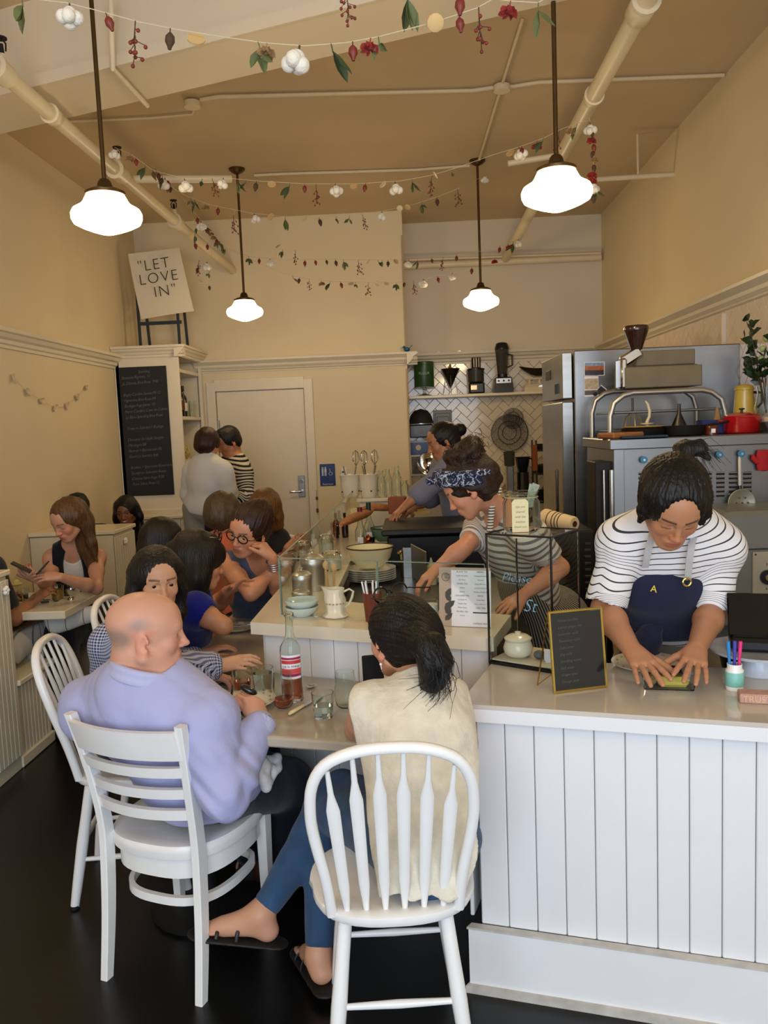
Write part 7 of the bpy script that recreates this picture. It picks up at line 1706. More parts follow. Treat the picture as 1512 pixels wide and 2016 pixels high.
# ---- everybody else
def guest(label, H, J, skin, sc=1.0, h=0.006, build=1.0, female=False, eyes='down', neckr=0.05, legs=True, feet=True, hands=None, colr={}, male=False, **hk):
    B = Body('person', label, J, H, None, sc, build=build, female=female)
    S = SDF(0.02); add_head(S, H, (B.J['neck'], neckr), eyes=eyes, **hk); B.torso(S)
    for i in (0,1): B.arm(S, i)
    if legs: [B.leg(S, i) for i in (0,1)]
    if feet and legs: [B.foot(S, i, (B.fwd[0], B.fwd[1], 0)) for i in (0,1)]
    hands = hands or {}
    for i in (0,1):
        d = unit(B.J['wr'][i]-B.J['el'][i]); hd = hands.get(i, dict())
        add_hand(S, B.J['wr'][i], hd.get('d', d), hd.get('n', (0,0,1) if abs(d[2]) < 0.8 else tuple(B.fwd)), hd.get('side', 1 if i == 0 else -1)*1, hd.get('curl', (0.35,0.4,0.4,0.45)), hd.get('spread', 0.08), hd.get('thumb', (0.5,0.3)), (0.88 if female else 1.0)*sc)
    S.build('body', SKINM, B.root, h, skin_color(H, skin, **colr), B.o)
    return B
def seated(pv, fwd, h=0.57, splay=0.09, foot=0.10, kz=0.52, L=0.44):
    pv = nv(pv); f = unit(fwd); r = nv(f[1], -f[0], 0)
    return dict(pelvis=pv, hip=[pv-r*0.08, pv+r*0.08], kn=[nv(*(pv-r*splay+f*L)[:2], kz), nv(*(pv+r*splay+f*L)[:2], kz)], an=[nv(*(pv-r*splay+f*(L+0.0))[:2], foot), nv(*(pv+r*splay+f*(L+0.02))[:2], foot)])
def standing(pv, fwd, w=0.09, knee=0.48):
    pv = nv(pv); f = unit(fwd); r = nv(f[1], -f[0], 0); q = [pv-r*w, pv+r*w]
    return dict(pelvis=pv, hip=q, kn=[nv(*(a+f*0.02)[:2], knee) for a in q], an=[nv(*(a-f*0.02)[:2], 0.09) for a in q])
def trousers(B, m, off=(0.014,0.016,0.022), low=None, h=0.009, upto=1.95, name='trousers'):
    G = SDF(0.03); G.ell(B.J['pelvis'], nv(0.172,0.135,0.12)*B.sc, np.stack([B.lat, B.fwd, B.up]), 0.04); [B.leg(G, i, off, upto) for i in (0,1)]
    G.plane(B.J['pelvis']+nv(0,0,0.12), (0,0,1)); G.disp = folds(0.004, 20, 3); return G.build(name, m, B.root, h, None, B.o)
def shoes(B, m, h=0.008):
    for i in (0,1):
        w = B.J['an'][i]; d = unit(nv(B.fwd[0], B.fwd[1], 0)); F_ = SDF(0.02); F_.cone(w-nv(0,0,0.01), w-nv(0,0,w[2]-0.045)-d*0.02, 0.045, 0.042); F_.cone(w-nv(0,0,w[2]-0.04), w+d*0.17-nv(0,0,w[2]-0.035), 0.040, 0.034, 0.02); F_.plane(nv(0,0,0.003), (0,0,-1)); F_.plane(nv(0,0,0.125), (0,0,1))
        F_.build('shoe', m, B.root, h, None, B.o)
def top(B, m, off=0.014, sleeve=2.0, h=0.0065, name='shirt', aoff=(0.014,0.014,0.012), hem=-0.04, neckcut=True, attrs=False, collar=False, amp=0.004, seed=1, bust=0.0, deep=0.0, fs=18, shw=1.0, neckh=0.0, parent=None, col=None):
    T = SDF(0.03); B.torso(T, off, bust=bust, sh=shw)
    if sleeve > 0:
        for i in (0,1):
            B.arm(T, i, aoff, min(sleeve, 1.96), k=0.03)
            if sleeve <= 1: e = B.J['sh'][i]+(B.J['el'][i]-B.J['sh'][i])*sleeve; d = unit(B.J['el'][i]-B.J['sh'][i]); T.carvec(e+d*0.055, e+d*0.2, 0.062, 0.075, 0.003)
    else:
        for i,sg in ((0,-1),(1,1)):
            a = B.J['sh'][i]; T.plane(a-B.lat*sg*0.012*B.sc, B.lat*sg)
    nk = B.J['neck']
    if collar: T.cone(nk-B.up*0.02, nk+B.up*0.035, 0.070*B.sc, 0.060*B.sc, 0.02)
    if neckcut: T.carve(nk+B.up*(0.055 if collar else 0.035-deep*0.3)+B.fwd*(0.03+deep*0.4), nv(0.068,0.075+deep*0.5,0.05+deep)*B.sc, np.stack([B.lat, B.fwd, B.up]), 0.006)
    T.plane(B.J['pelvis']+B.up*hem, -B.up); T.disp = folds(amp, fs, seed, B.up, 0.45)
    return T.build(name, m, B.root, h, col, B.o, limb_band(B) if attrs else None)
def long_hair(S, H, side=1.0, back=0.30, r=0.05, k=0.03, front=0.0, dirv=(0,0,-1)):
    d = nv(dirv)
    for sx in (-1,1): S.chain([H.w(sx*0.055,-0.02,0.02), H.w(sx*0.078,-0.015+front,-0.05), H.w(sx*0.078,-0.02+front,-0.10)+d*back*0.25*side, H.w(sx*0.07,-0.03+front,-0.10)+d*back*0.75*side], [0.05, r*0.7, r*0.62, r*0.25], k)
    S.chain([H.w(0,-0.06,0.02), H.w(0,-0.075,-0.06), H.w(0,-0.075,-0.08)+d*back*0.5, H.w(0,-0.07,-0.08)+d*back], [0.075, 0.07, r*1.4, r*0.7], k)

# the kitchen woman with the bandana
def bandana_woman():
    H = Head(P(925,960,3.30), (-0.80,0.14,-0.50), (-0.45,0.05,0.85), 1.0)
    J = standing(P(1078,1232,3.62), (-0.8,-0.5,0)); J.update(neck=P(984,1010,3.42), sh=[P(1046,1058,3.25), P(948,1040,3.56)], el=[P(1102,1118,3.28), P(912,1080,3.42)], wr=[P(1030,1172,3.18), P(862,1118,3.40)])
    B = guest('kitchen woman in a navy bandana and striped apron bending over the prep line', H, J, '#c98f70', 0.97, 0.0042, female=True, eyes='down', neckr=0.047, nose=1.15, colr=dict(lips='#b06858', brow='#2a1a12', liner=1.0, blush=0.5), hands={0: dict(d=P(990,1196,3.12)-P(1030,1172,3.18), n=(0.1,-0.3,0.95), curl=(0.2,0.25,0.3,0.3), spread=0.12, side=-1)})
    top(B, striped('tee_grey', '#cfcbc4', '#77736e', 0.030, 0.40), 0.014, 0.55, name='striped_tee', attrs=True, deep=0.02, hem=0.0, h=0.0055)
    A_ = SDF(0.03); pv, up, f = B.J['pelvis'], B.up, B.fwd
    FR = np.stack([B.lat, f, up]); A_.ell(pv+up*0.19+f*0.045, nv(0.135,0.090,0.18), FR, 0.04); A_.ell(pv+up*0.0, nv(0.182,0.145,0.14), FR, 0.05); A_.cone(pv, nv(pv[0], pv[1], 0.36), 0.185, 0.20, 0.05)
    A_.plane(pv+up*0.33, up); A_.plane(nv(0,0,0.36), (0,0,-1)); A_.disp = folds(0.004, 22, 4)
    def at(Pw): r = (Pw-pv)@B.lat; q = (Pw-pv)@f; return {'band': np.arctan2(r, q)*0.17, 'around': Pw[:,2]}
    ap = A_.build('apron', striped('apron', '#3b3a3c', '#b7b2a6', 0.0125, 0.33), B.root, 0.0065, None, B.o, at)
    o = nv(B.o); m = MB()
    st = SDF(0.006); st.chain([P(983,965,3.36), P(968,1000,3.30), P(964,1050,3.26)], [0.012,0.012,0.012], 0.004)
    st.build('strap', striped('strap', '#d8d2c4', '#4a4846', 0.011, 0.45), ap, 0.004, None, B.o, lambda Pw: {'band': Pw[:,2], 'around': Pw[:,0]})
    # curly hair, bandana
    CUR = hairmat('curly_brown', '#2c1a10', (1,1,1))
    Hh = SDF(0.02); cap(Hh, H, 0.014, hl=0.060, low=-0.06); rr = random.Random(5)
    for i in range(34):
        a = rr.uniform(0, 6.28); e = rr.uniform(-0.2, 1.2); c = H.w(math.cos(a)*0.055*math.cos(e*0.6), -0.06+math.sin(a)*0.055, 0.108+0.035*e); Hh.ell(c, nv(1,1,1)*rr.uniform(0.020, 0.030), None, 0.010)
    Hh.ell(H.w(0,-0.10,0.02), nv(0.05,0.04,0.07), H.F, 0.02); Hh.ell(H.w(0,-0.07,0.13), nv(0.062,0.06,0.045), H.F, 0.02)
    Hh.disp = lambda Pw: 0.0038*vnoise(Pw, 130, 4)+0.003*vnoise(Pw, 70, 9)
    hr = Hh.build('hair', CUR, B.root, 0.0042, None, B.o)
    mb = MB()
    for i in range(90):
        a = rr.uniform(0, 6.28); e = rr.uniform(-0.8, 1.2); c = V(H.w(math.cos(a)*0.07, -0.065+math.sin(a)*0.065, 0.115+0.04*e)-o); rad = rr.uniform(0.008,0.015); ax1 = V((rr.gauss(0,1),rr.gauss(0,1),rr.gauss(0,1))).normalized(); ax2 = ax1.orthogonal().normalized(); ax3 = ax1.cross(ax2)
        mb.tube([c+ax2*math.cos(t*0.8)*rad+ax3*math.sin(t*0.8)*rad+ax1*t*0.0035 for t in range(11)], 0.0011, 4)
    tag(mb.build('curl', CUR, hr, smooth=True), kind='stuff')
    Bd = SDF(0.01)
    axis = unit(H.z*0.86-H.y*0.50); c0 = H.w(0,-0.012,0.050); e1 = H.x; e2 = np.cross(axis, e1); N = 30
    ring = [c0+e1*math.cos(2*math.pi*i/N)*0.0895+e2*math.sin(2*math.pi*i/N)*0.106 for i in range(N)]
    for i in range(N): Bd.cone(ring[i]+axis*0.012, ring[(i+1)%N]+axis*0.012, 0.012, 0.012, 0.015); Bd.cone(ring[i]-axis*0.020, ring[(i+1)%N]-axis*0.020, 0.012, 0.012, 0.015)
    kq = H.w(0,0.085,0.100); Bd.cone(kq, kq+nv(-0.01,-0.02,0.02), 0.018, 0.012, 0.01); Bd.cone(kq, kq+nv(-0.035,-0.01,-0.01), 0.010, 0.014, 0.01); 
    Bd.disp = folds(0.0022, 60, 4)
    nb, wb = lin('#141a33'), lin('#b9bfd2')
    def bc(Pw):
        v = np.abs(vnoise(Pw, 150, 11)); w2 = np.abs(vnoise(Pw, 230, 17)); msk = ((v < 0.09) | (w2 < 0.05))[:,None]; return np.where(msk, wb, nb)
    Bd.build('bandana', mat('bandana_cloth', '#141a33', 0.8, vcol='Col'), B.root, 0.0030, bc, B.o)
    trousers(B, cloth('dark_trousers', '#1c1b1d')); shoes(B, BLACKM)
def bun_man():
    H = Head(P(872,870,5.4), (-0.93,-0.15,-0.30), (-0.25,0,0.95), 1.02)
    J = standing(P(915,1010,5.55), (-1,-0.1,0), knee=0.5); J.update(neck=P(888,898,5.45), sh=[P(884,928,5.28), P(872,922,5.62)], el=[P(838,962,5.18), P(858,975,5.7)], wr=[P(800,995,5.12), P(820,998,5.62)])
    B = guest('man with a dark bun and moustache in a grey shirt leaning over the back worktop', H, J, '#a87352', 1.02, 0.0065, eyes='down', neckr=0.056, nose=1.5, colr=dict(brow='#15100c', liner=1.0, extra=lambda c, Pw, L, mix: mix(c, 0.85*np.exp(-((L[:,2]+0.049)/0.007)**2-((L[:,0])/0.026)**4)*(L[:,1] > 0.07), lin('#17110d'))))
    top(B, cloth('grey_blue', '#76788c', 0.8, 0.2), 0.022, 1.35, name='shirt', collar=True, hem=-0.02, aoff=(0.022,0.020,0.016), amp=0.006)
    Hh = SDF(0.02); cap(Hh, H, 0.010, hl=0.058); Hh.ell(H.w(0,-0.135,0.035), nv(0.040,0.038,0.042), H.F, 0.02); Hh.cone(H.w(0,-0.08,0.03), H.w(0,-0.12,0.035), 0.05, 0.03); Hh.disp = radial(H, 0.002, 40, 5, pole=(0,-0.9,0.3)); Hh.build('hair', hairmat('dark_brown', '#15100d'), B.root, 0.006, None, B.o)
    trousers(B, cloth('brown_trousers', '#4c3d30'), upto=1.95); shoes(B, BLACKM)
def standing_pair():
    H = Head(P(409,876,6.35), (0.35,0.88,-0.35), (0.1,0.3,0.94), 0.98)
    J = standing(P(404,1000,6.40), (0.25,0.97,0)); J.update(neck=P(408,906,6.34), sh=[P(382,928,6.42), P(437,928,6.28)], el=[P(372,972,6.48), P(449,962,6.32)], wr=[P(382,990,6.62), P(452,990,6.52)])
    B = guest('waitress with dark red cropped hair, white shirt and navy apron seen from behind', H, J, '#b98565', 0.97, 0.008, female=True, neckr=0.046)
    top(B, cloth('white_shirt', '#cfcdc8', 0.8, 0.2), 0.024, 1.45, collar=True, hem=-0.02, aoff=(0.028,0.030,0.026), amp=0.006, h=0.0075)
    Hh = SDF(0.02); cap(Hh, H, 0.020, hl=0.05); Hh.disp = strands(H, 0.004, 90, 3); Hh.build('hair', hairmat('dark_red', '#2c0c0a'), B.root, 0.0065, None, B.o)
    trousers(B, cloth('grey_trousers', '#8a8880')); shoes(B, BLACKM)
    A_ = SDF(0.03); pv = B.J['pelvis']; A_.chain([pv+nv(0.03,0.03,0.02), pv+nv(0.04,0.03,-0.5)], [0.155,0.185], 0.03); A_.plane(pv+nv(0,0,0.03),(0,0,1)); A_.plane(pv+nv(-0.02,-0.0,0), (-0.95,-0.3,0)); A_.plane(pv-nv(0,0,0.5),(0,0,-1)); A_.build('apron', cloth('black_apron', '#0f1014'), B.root, 0.009, None, B.o)
    H = Head(P(449,870,6.78), (-0.72,-0.50,-0.45), (-0.3,-0.2,0.93), 1.02)
    J = standing(P(460,1008,6.85), (-0.75,-0.6,0)); J.update(neck=P(463,900,6.80), sh=[P(481,932,6.66), P(440,926,6.92)], el=[P(487,975,6.58), P(432,978,6.86)], wr=[P(462,994,6.48), P(428,1000,6.66)])
    B = guest('man in a black and white striped long-sleeve top talking to the waitress', H, J, '#a8714f', 1.0, 0.008, neckr=0.055, nose=1.2, colr=dict(brow='#17100c'))
    top(B, striped('breton', '#b9b4a6', '#1d1c20', 0.030, 0.48), 0.016, 1.5, name='striped_top', attrs=True, hem=-0.05, h=0.0075)
    Hh = SDF(0.02); cap(Hh, H, 0.012, hl=0.052); Hh.ell(H.w(0,0.03,0.10), nv(0.055,0.05,0.025), H.F, 0.02); Hh.disp = strands(H, 0.003, 90, 3); Hh.build('hair', hairmat('dark_brown', '#15100d'), B.root, 0.0065, None, B.o)
    trousers(B, cloth('dark_trousers', '#1c1b1d')); shoes(B, BLACKM)
def glasses_woman():
    H = Head(P(489,1046,3.72), (-0.42,-0.88,-0.20), (0.22,-0.10,0.97), 0.98)
    J = seated((-0.83,4.12,0.60), (-0.3,-0.95,0), L=0.42); J.update(neck=P(508,1095,3.90), sh=[P(548,1120,3.98), P(447,1112,3.82)], el=[P(546,1160,3.74), P(494,1168,3.60)], wr=[P(536,1098,3.66), P(532,1128,3.70)])
    B = guest('woman in round black glasses resting her cheek on her fist', H, J, '#c58a68', 0.95, 0.0042, female=True, eyes='open', neckr=0.045, nose=1.1, hands={0: dict(d=(-0.55,-0.05,0.85), n=(0.9,-0.3,0.3), curl=(1.2,1.2,1.2,1.2), side=-1)}, colr=dict(lips='#a85a4e', brow='#3a2216', blush=0.5))
    make_eyes(B.root, H, B.o, '#2c1c12', (-0.25,0.92,-0.30)); thing_part_glasses(B, H, (0.0,0.096,0.0), 1.0, '#0b0b0c', w=0.0245, hgt=0.0195)
    top(B, cloth('chambray', '#525c74', 0.85, 0.3, var=0.2, vscale=20), 0.010, 0, name='sleeveless_top', deep=0.05, shw=0.9, amp=0.005)
    Hh = SDF(0.02); cap(Hh, H, 0.012, hl=0.062); Hh.ell(H.w(-0.01,-0.075,0.095), nv(0.055,0.05,0.042), H.F, 0.02); Hh.ell(H.w(0,-0.03,0.05), nv(0.09,0.10,0.085), H.F, 0.02); Hh.carve(H.w(0,0.118,-0.005), nv(0.066,0.070,0.088)*H.s, H.F, 0.010); Hh.disp = radial(H, 0.0025, 40, 7, pole=(0,-0.7,0.7)); Hh.build('hair', hairmat('auburn', '#2e170f'), B.root, 0.0045, None, B.o)
    o = nv(B.o); w, e = B.J['wr'][0], B.J['el'][0]; d = unit(w-e); f1 = unit(np.cross(d, nv(0,1,0))); f2 = np.cross(d, f1); m = MB()
    for j in range(4): m.tube([V(w-d*(0.022+0.011*j)-o+f1*math.cos(t)*0.031+f2*math.sin(t)*0.031) for t in [2*math.pi*i/16 for i in range(17)]], 0.0035, 6)
    m.build('bracelet', mat('bracelet_silver', '#a98f86', 0.3, 0.7), B.root, smooth=True)
    trousers(B, cloth('dark_trousers', '#1c1b1d'))
def back_guests():
    H = Head(P(441,1012,4.70), (0.25,0.95,-0.12), (0,0,1), 1.0)
    J = seated((-1.12,4.75,0.57), (0.6,0.8,0)); J.update(neck=P(446,1050,4.70), sh=[P(412,1072,4.76), P(478,1074,4.66)], el=[P(405,1130,4.9), P(486,1130,4.8)], wr=[P(440,1125,5.1), P(500,1110,5.0)])
    B = guest('grey-haired woman in a coral top seen from behind', H, J, '#c58a68', 0.95, 0.008, female=True, neckr=0.045)
    top(B, cloth('coral', '#c8694a', 0.85, 0.2), 0.012, 0, name='sleeveless_top', hem=-0.05, shw=0.95)
    Hh = SDF(0.02); cap(Hh, H, 0.020, hl=0.05); Hh.ell(H.w(0,-0.04,-0.01), nv(0.092,0.09,0.085), H.F, 0.03); Hh.disp = strands(H, 0.005, 80, 3); Hh.build('hair', hairmat('grey_brown', '#51412f'), B.root, 0.0065, None, B.o)
    trousers(B, cloth('dark_trousers', '#1c1b1d'))
    H = Head(P(520,1003,5.0), (-0.1,-0.93,-0.35), (0.1,-0.3,0.95), 0.98)
    J = seated((-0.93,5.35,0.57), (0,-1,0)); J.update(neck=P(522,1045,5.12), sh=[P(548,1062,5.16), P(494,1062,5.16)], el=[P(560,1108,5.05), P(488,1110,5.05)], wr=[P(566,1078,4.92), P(500,1108,4.85)])
    B = guest('woman with golden blond bob behind the woman in glasses, hand raised', H, J, '#c48a6a', 0.94, 0.008, female=True, neckr=0.045, hands={0: dict(d=(0.75,-0.1,0.55), n=(0,0.9,0.3), curl=(0.1,0.1,0.15,0.15), side=-1, spread=0.1)})
    top(B, cloth('dark_top', '#26262b'), 0.012, 0.6, hem=-0.05)
    Hh = SDF(0.02); cap(Hh, H, 0.018, hl=0.045); long_hair(Hh, H, 0.5, 0.10, 0.05); Hh.carve(H.w(0,0.125,-0.03), nv(0.058,0.075,0.085), H.F, 0.01); Hh.disp = strands(H, 0.003, 90, 3); Hh.build('hair', hairmat('golden_blond', '#6e4b26'), B.root, 0.0065, None, B.o)
    trousers(B, cloth('dark_trousers', '#1c1b1d'))
    H = Head(P(322,1066,4.35), (0.55,0.80,-0.15), (0,0,1), 0.98)
    J = seated((-1.30,4.50,0.57), (0.9,0.4,0)); J.update(neck=P(310,1110,4.36), sh=[P(288,1136,4.46), P(330,1142,4.22)], el=[P(292,1190,4.52), P(345,1192,4.25)], wr=[P(340,1185,4.6), P(380,1185,4.4)])
    B = guest('dark-haired guest in black between the middle booth and the woman in blue', H, J, '#b98565', 0.96, 0.008, female=True, neckr=0.045)
    top(B, cloth('black_top', '#0f0f11'), 0.014, 1.9, hem=-0.05)
    Hh = SDF(0.02); cap(Hh, H, 0.022, hl=0.05); long_hair(Hh, H, 0.6, 0.12, 0.055); Hh.disp = strands(H, 0.003, 90, 3); Hh.build('hair', hairmat('espresso', '#140d0b'), B.root, 0.0065, None, B.o)
    trousers(B, cloth('dark_trousers', '#1c1b1d'))
def gingham_guest():
    H = Head(P(310,1143,2.90), (0.50,-0.85,-0.10), (0.05,-0.05,1), 0.96)
    J = seated((-1.10,2.93,0.585), (1,0.1,0), L=0.42); J.update(neck=P(262,1248,3.0), sh=[P(275,1268,3.14), P(222,1268,2.84)], el=[P(330,1318,3.25), P(340,1322,2.74)], wr=[P(395,1290,3.30), P(430,1312,2.80)])
    dh = P(478,1302,2.80)-P(430,1312,2.80)
    B = guest('black-haired woman in blue gingham behind the bald man, hand on a glass', H, J, '#c99876', 0.98, 0.0040, female=True, eyes='open', neckr=0.045, nose=0.85, hands={1: dict(d=dh, n=(0.1,-0.5,0.85), curl=(0.35,0.4,0.45,0.5), side=-1, thumb=(0.4,0.3))}, colr=dict(lips='#a85a4e', brow='#1c130e', blush=0.25, browd=1.0))
    make_eyes(B.root, H, B.o, '#150c08', (0.1,0.98,0.05))
    top(B, striped('gingham', '#c3c6d8', '#1d2a5c', 0.0105, 0.5, attr2='around'), 0.020, 1.78, name='gingham_shirt', collar=True, attrs=True, hem=-0.03, aoff=(0.024,0.022,0.020), amp=0.006, h=0.0048)
    Hh = SDF(0.02); cap(Hh, H, 0.016, hl=0.072); long_hair(Hh, H, 0.7, 0.20, 0.045); Hh.carve(H.w(0,0.124,0.0), nv(0.063,0.076,0.106)*H.s, H.F, 0.008); Hh.disp = radial(H, 0.002, 60, 3, pole=(0.1,0.1,0.95), c0=(0,0,0)); Hh.build('hair', hairmat('black', '#0e0b0a'), B.root, 0.0045, None, B.o)
    trousers(B, cloth('dark_denim', '#10131d'), h=0.01); shoes(B, BLACKM)
def blue_woman():
    H = Head(P(392,1108,3.42), (0.82,0.45,-0.15), (0.02,0,1), 1.0)
    J = seated((-1.10,3.62,0.58), (1,0.15,0), L=0.42); J.update(neck=P(376,1168,3.44), sh=[P(378,1195,3.62), P(385,1200,3.26)], el=[P(430,1190,3.85), P(440,1232,3.22)], wr=[P(446,1164,3.66), P(415,1225,3.42)])
    B = guest('woman in a royal blue sleeveless dress with long dark hair and sunglasses on her head', H, J, '#b9825f', 0.97, 0.005, female=True, neckr=0.045, hands={0: dict(d=(0.85,-0.2,0.35), n=(-0.2,0.5,0.8), curl=(0.1,0.12,0.2,0.3), spread=0.28, side=1, thumb=(0.9,0.1)), 1: dict(d=(0.2,0.9,0.1))})
    G = top(B, cloth('royal_blue', '#0c1673', 0.8, 0.15), 0.014, 0.25, name='dress', deep=0.0, hem=-0.10, aoff=(0.012,0.012,0.01), h=0.0065)
    Hh = SDF(0.02); cap(Hh, H, 0.028, hl=0.05); long_hair(Hh, H, 0.9, 0.20, 0.075, front=-0.01); Hh.carve(H.w(0,0.130,-0.03), nv(0.055,0.070,0.090)*H.s, H.F, 0.008)
    Hh.disp = strands(H, 0.0045, 100, 3); Hh.build('hair', hairmat('espresso', '#140d0b'), B.root, 0.0050, None, B.o)
    # sunglasses on the head
    thing_part_glasses(B, H, (0.0,0.075,0.118), 1.0, '#141414', w=0.027, hgt=0.02); 
    trousers(B, cloth('royal_blue', '#0c1673'), name='skirt', upto=1.3)
def booth_people():
    H = Head(P(134,1024,4.55), (-0.38,-0.80,-0.42), (-0.1,-0.35,0.93), 0.98)
    J = seated(P(165,1215,4.98), (-0.1,-1,0), kz=0.54, L=0.46); J['pelvis'][2] = 0.56
    J.update(neck=P(142,1072,4.68), sh=[P(190,1098,4.74), P(104,1100,4.66)], el=[P(190,1158,4.50), P(94,1150,4.56)], wr=[P(118,1136,4.28), P(78,1142,4.34)])
    B = guest('young woman with long light brown hair and fringe reading her phone in the booth', H, J, '#c08a6c', 0.95, 0.0046, female=True, eyes='down', neckr=0.043, hands={0: dict(d=(-0.85,-0.30,0.15), n=(0.3,-0.6,0.7), curl=(0.25,0.3,0.35,0.4)), 1: dict(d=(-0.3,-0.6,0.5), n=(-0.2,-0.8,0.4), curl=(0.6,0.6,0.6,0.6))}, colr=dict(lips='#a04e48', brow='#4a3220', blush=0.6, liner=0.6))
    top(B, cloth('white_camisole', '#cfc9c0'), 0.006, 0, name='camisole', deep=0.055, shw=0.84, amp=0.002)
    T = SDF(0.03); B.torso(T, 0.016, sh=0.9)
    for i,sg in ((0,-1),(1,1)): T.plane(B.J['sh'][i]-B.lat*sg*0.008, B.lat*sg)
    up, f, nk, pv = B.up, B.fwd, B.J['neck'], B.J['pelvis']
    T.carve(nk-up*0.10+f*0.15, nv(0.062,0.13,0.21), np.stack([B.lat, f, up]), 0.006); T.carve(nk+up*0.03, nv(0.06,0.09,0.05), np.stack([B.lat, f, up]), 0.006); T.plane(pv-up*0.05, -up); T.disp = folds(0.004, 18, 5)
    T.build('vest', cloth('black_vest', '#131317'), B.root, 0.006, None, B.o)
    trousers(B, cloth('black_wool', '#0e0e11'), (0.035,0.045,0.055)); shoes(B, BLACKM)
    Hh = SDF(0.02); cap(Hh, H, 0.014, hl=0.040); long_hair(Hh, H, 0.9, 0.26, 0.036, front=-0.018, dirv=(0.15,0.1,-1)); Hh.carve(H.w(0,0.130,-0.045), nv(0.054,0.072,0.078)*H.s, H.F, 0.006); Hh.disp = strands(H, 0.0028, 130, 3); Hh.build('hair', hairmat('light_brown', '#5d3f24'), B.root, 0.0045, None, B.o)
    H = Head(P(155,1002,6.15), (0.1,0.98,-0.1), (0,0,1), 1.0)
    J = seated(P(155,1140,6.12), (0,1,0)); J['pelvis'][2] = 0.57; J.update(neck=nv(H.c)+nv(0,-0.03,-0.15), sh=[nv(H.c)+nv(-0.17,0,-0.20), nv(H.c)+nv(0.17,0,-0.20)], el=[nv(H.c)+nv(-0.2,0.1,-0.45), nv(H.c)+nv(0.2,0.1,-0.45)], wr=[nv(H.c)+nv(-0.1,0.3,-0.42), nv(H.c)+nv(0.1,0.3,-0.42)])
    B = guest('man with short dark hair behind the middle booth partition, back turned', H, J, '#a8714f', 1.0, 0.01)
    top(B, cloth('dark_top', '#26262b'), 0.016, 1.9, h=0.01)
    Hh = SDF(0.02); cap(Hh, H, 0.010, hl=0.05); Hh.disp = strands(H, 0.003, 90, 3); Hh.build('hair', hairmat('dark_brown', '#15100d'), B.root, 0.007, None, B.o); trousers(B, cloth('dark_trousers', '#1c1b1d'), h=0.011)
    H = Head(P(249,1008,6.35), (0.05,-0.98,-0.12), (-0.08,0,1), 0.97)
    c = nv(H.c); J = seated((c[0]+0.03, 6.80, 0.57), (0,-1,0), L=0.4); J.update(neck=c+nv(0.03,0.08,-0.16), sh=[c+nv(0.19,0.10,-0.22), c+nv(-0.12,0.10,-0.21)], el=[c+nv(0.22,0.0,-0.42), c+nv(-0.17,0.0,-0.40)], wr=[c+nv(0.10,-0.12,-0.32), c+nv(-0.10,-0.10,-0.32)])
    B = guest('smiling woman with long black hair and dark top facing the camera by the far booth', H, J, '#84553a', 0.96, 0.006, female=True, eyes='open', neckr=0.045, smile=True, colr=dict(lips='#8a4a40', brow='#120c09', blush=0.2))
    make_eyes(B.root, H, B.o, '#120a06', (0,1,0))
    o = nv(B.o); MB().tube([V(H.w(x,0.088-abs(x)*6*abs(x),-0.0585)-o) for x in (-0.016,-0.008,0,0.008,0.016)], [0.002,0.0042,0.005,0.0042,0.002], 6).build('teeth', CERW, B.root, smooth=True)
    top(B, cloth('black_top', '#0f0f11'), 0.016, 1.9, h=0.008, deep=0.03)
    Hh = SDF(0.02); cap(Hh, H, 0.020, hl=0.06); long_hair(Hh, H, 0.7, 0.20, 0.055); Hh.carve(H.w(0,0.125,-0.025), nv(0.062,0.082,0.105)*H.s, H.F, 0.008); Hh.disp = lambda Pw: 0.004*vnoise(Pw, 60, 3); Hh.build('hair', hairmat('black', '#0e0b0a'), B.root, 0.0055, None, B.o); trousers(B, cloth('dark_trousers', '#1c1b1d'), h=0.011)
    # near booth: only forearm, hand and striped trousers reach into the picture
    J = dict(pelvis=(-2.30,4.17,0.57), neck=(-2.36,4.16,1.06), sh=[(-2.50,4.20,1.0), (-2.21,4.14,1.0)], el=[(-2.5,4.35,0.82), P(28,1218,4.22)], wr=[(-2.35,4.5,0.80), P(66,1182,4.36)], hip=[(-2.38,4.2,0.56), (-2.20,4.2,0.56)], kn=[(-2.40,4.42,0.58), P(72,1238,4.50)], an=[(-2.40,4.40,0.10), P(62,1330,4.42)])
    J['an'][1][2] = 0.2
    H = Head(nv(-2.38,4.20,1.25), (0,1,-0.1), (0,0,1), 1.0)
    B = guest('guest in pinstriped light trousers at the nearest booth, only arm and leg in view', H, J, '#a06c4c', 0.98, 0.006, hands={1: dict(d=P(92,1163,4.44)-P(66,1182,4.36), n=(0.1,-0.4,0.9), curl=(0.3,0.35,0.4,0.4), side=-1)})
    top(B, cloth('dark_top', '#26262b'), 0.014, 0.7, h=0.01)
    G = SDF(0.03); G.ell(B.J['pelvis'], nv(0.17,0.14,0.12), None, 0.04); [B.leg(G, i, (0.016,0.018,0.030), 1.45) for i in (0,1)]; G.plane(B.J['pelvis']+nv(0,0,0.07), (0,0,1)); G.disp = folds(0.004, 20, 3)
    G.build('trousers', striped('trouser_pin', '#bdbab4', '#70747c', 0.02, 0.16), B.root, 0.007, None, B.o, lambda Pw: {'band': np.arctan2(Pw[:,1]-B.J['kn'][1][1], Pw[:,0]-B.J['kn'][1][0])*0.08, 'around': Pw[:,2]})
    Hh = SDF(0.02); cap(Hh, H, 0.012, hl=0.05); Hh.build('hair', hairmat('dark_brown', '#15100d'), B.root, 0.008, None, B.o)
for fn in (bandana_woman, bun_man, standing_pair, glasses_woman, back_guests, gingham_guest, blue_woman, booth_people): fn()
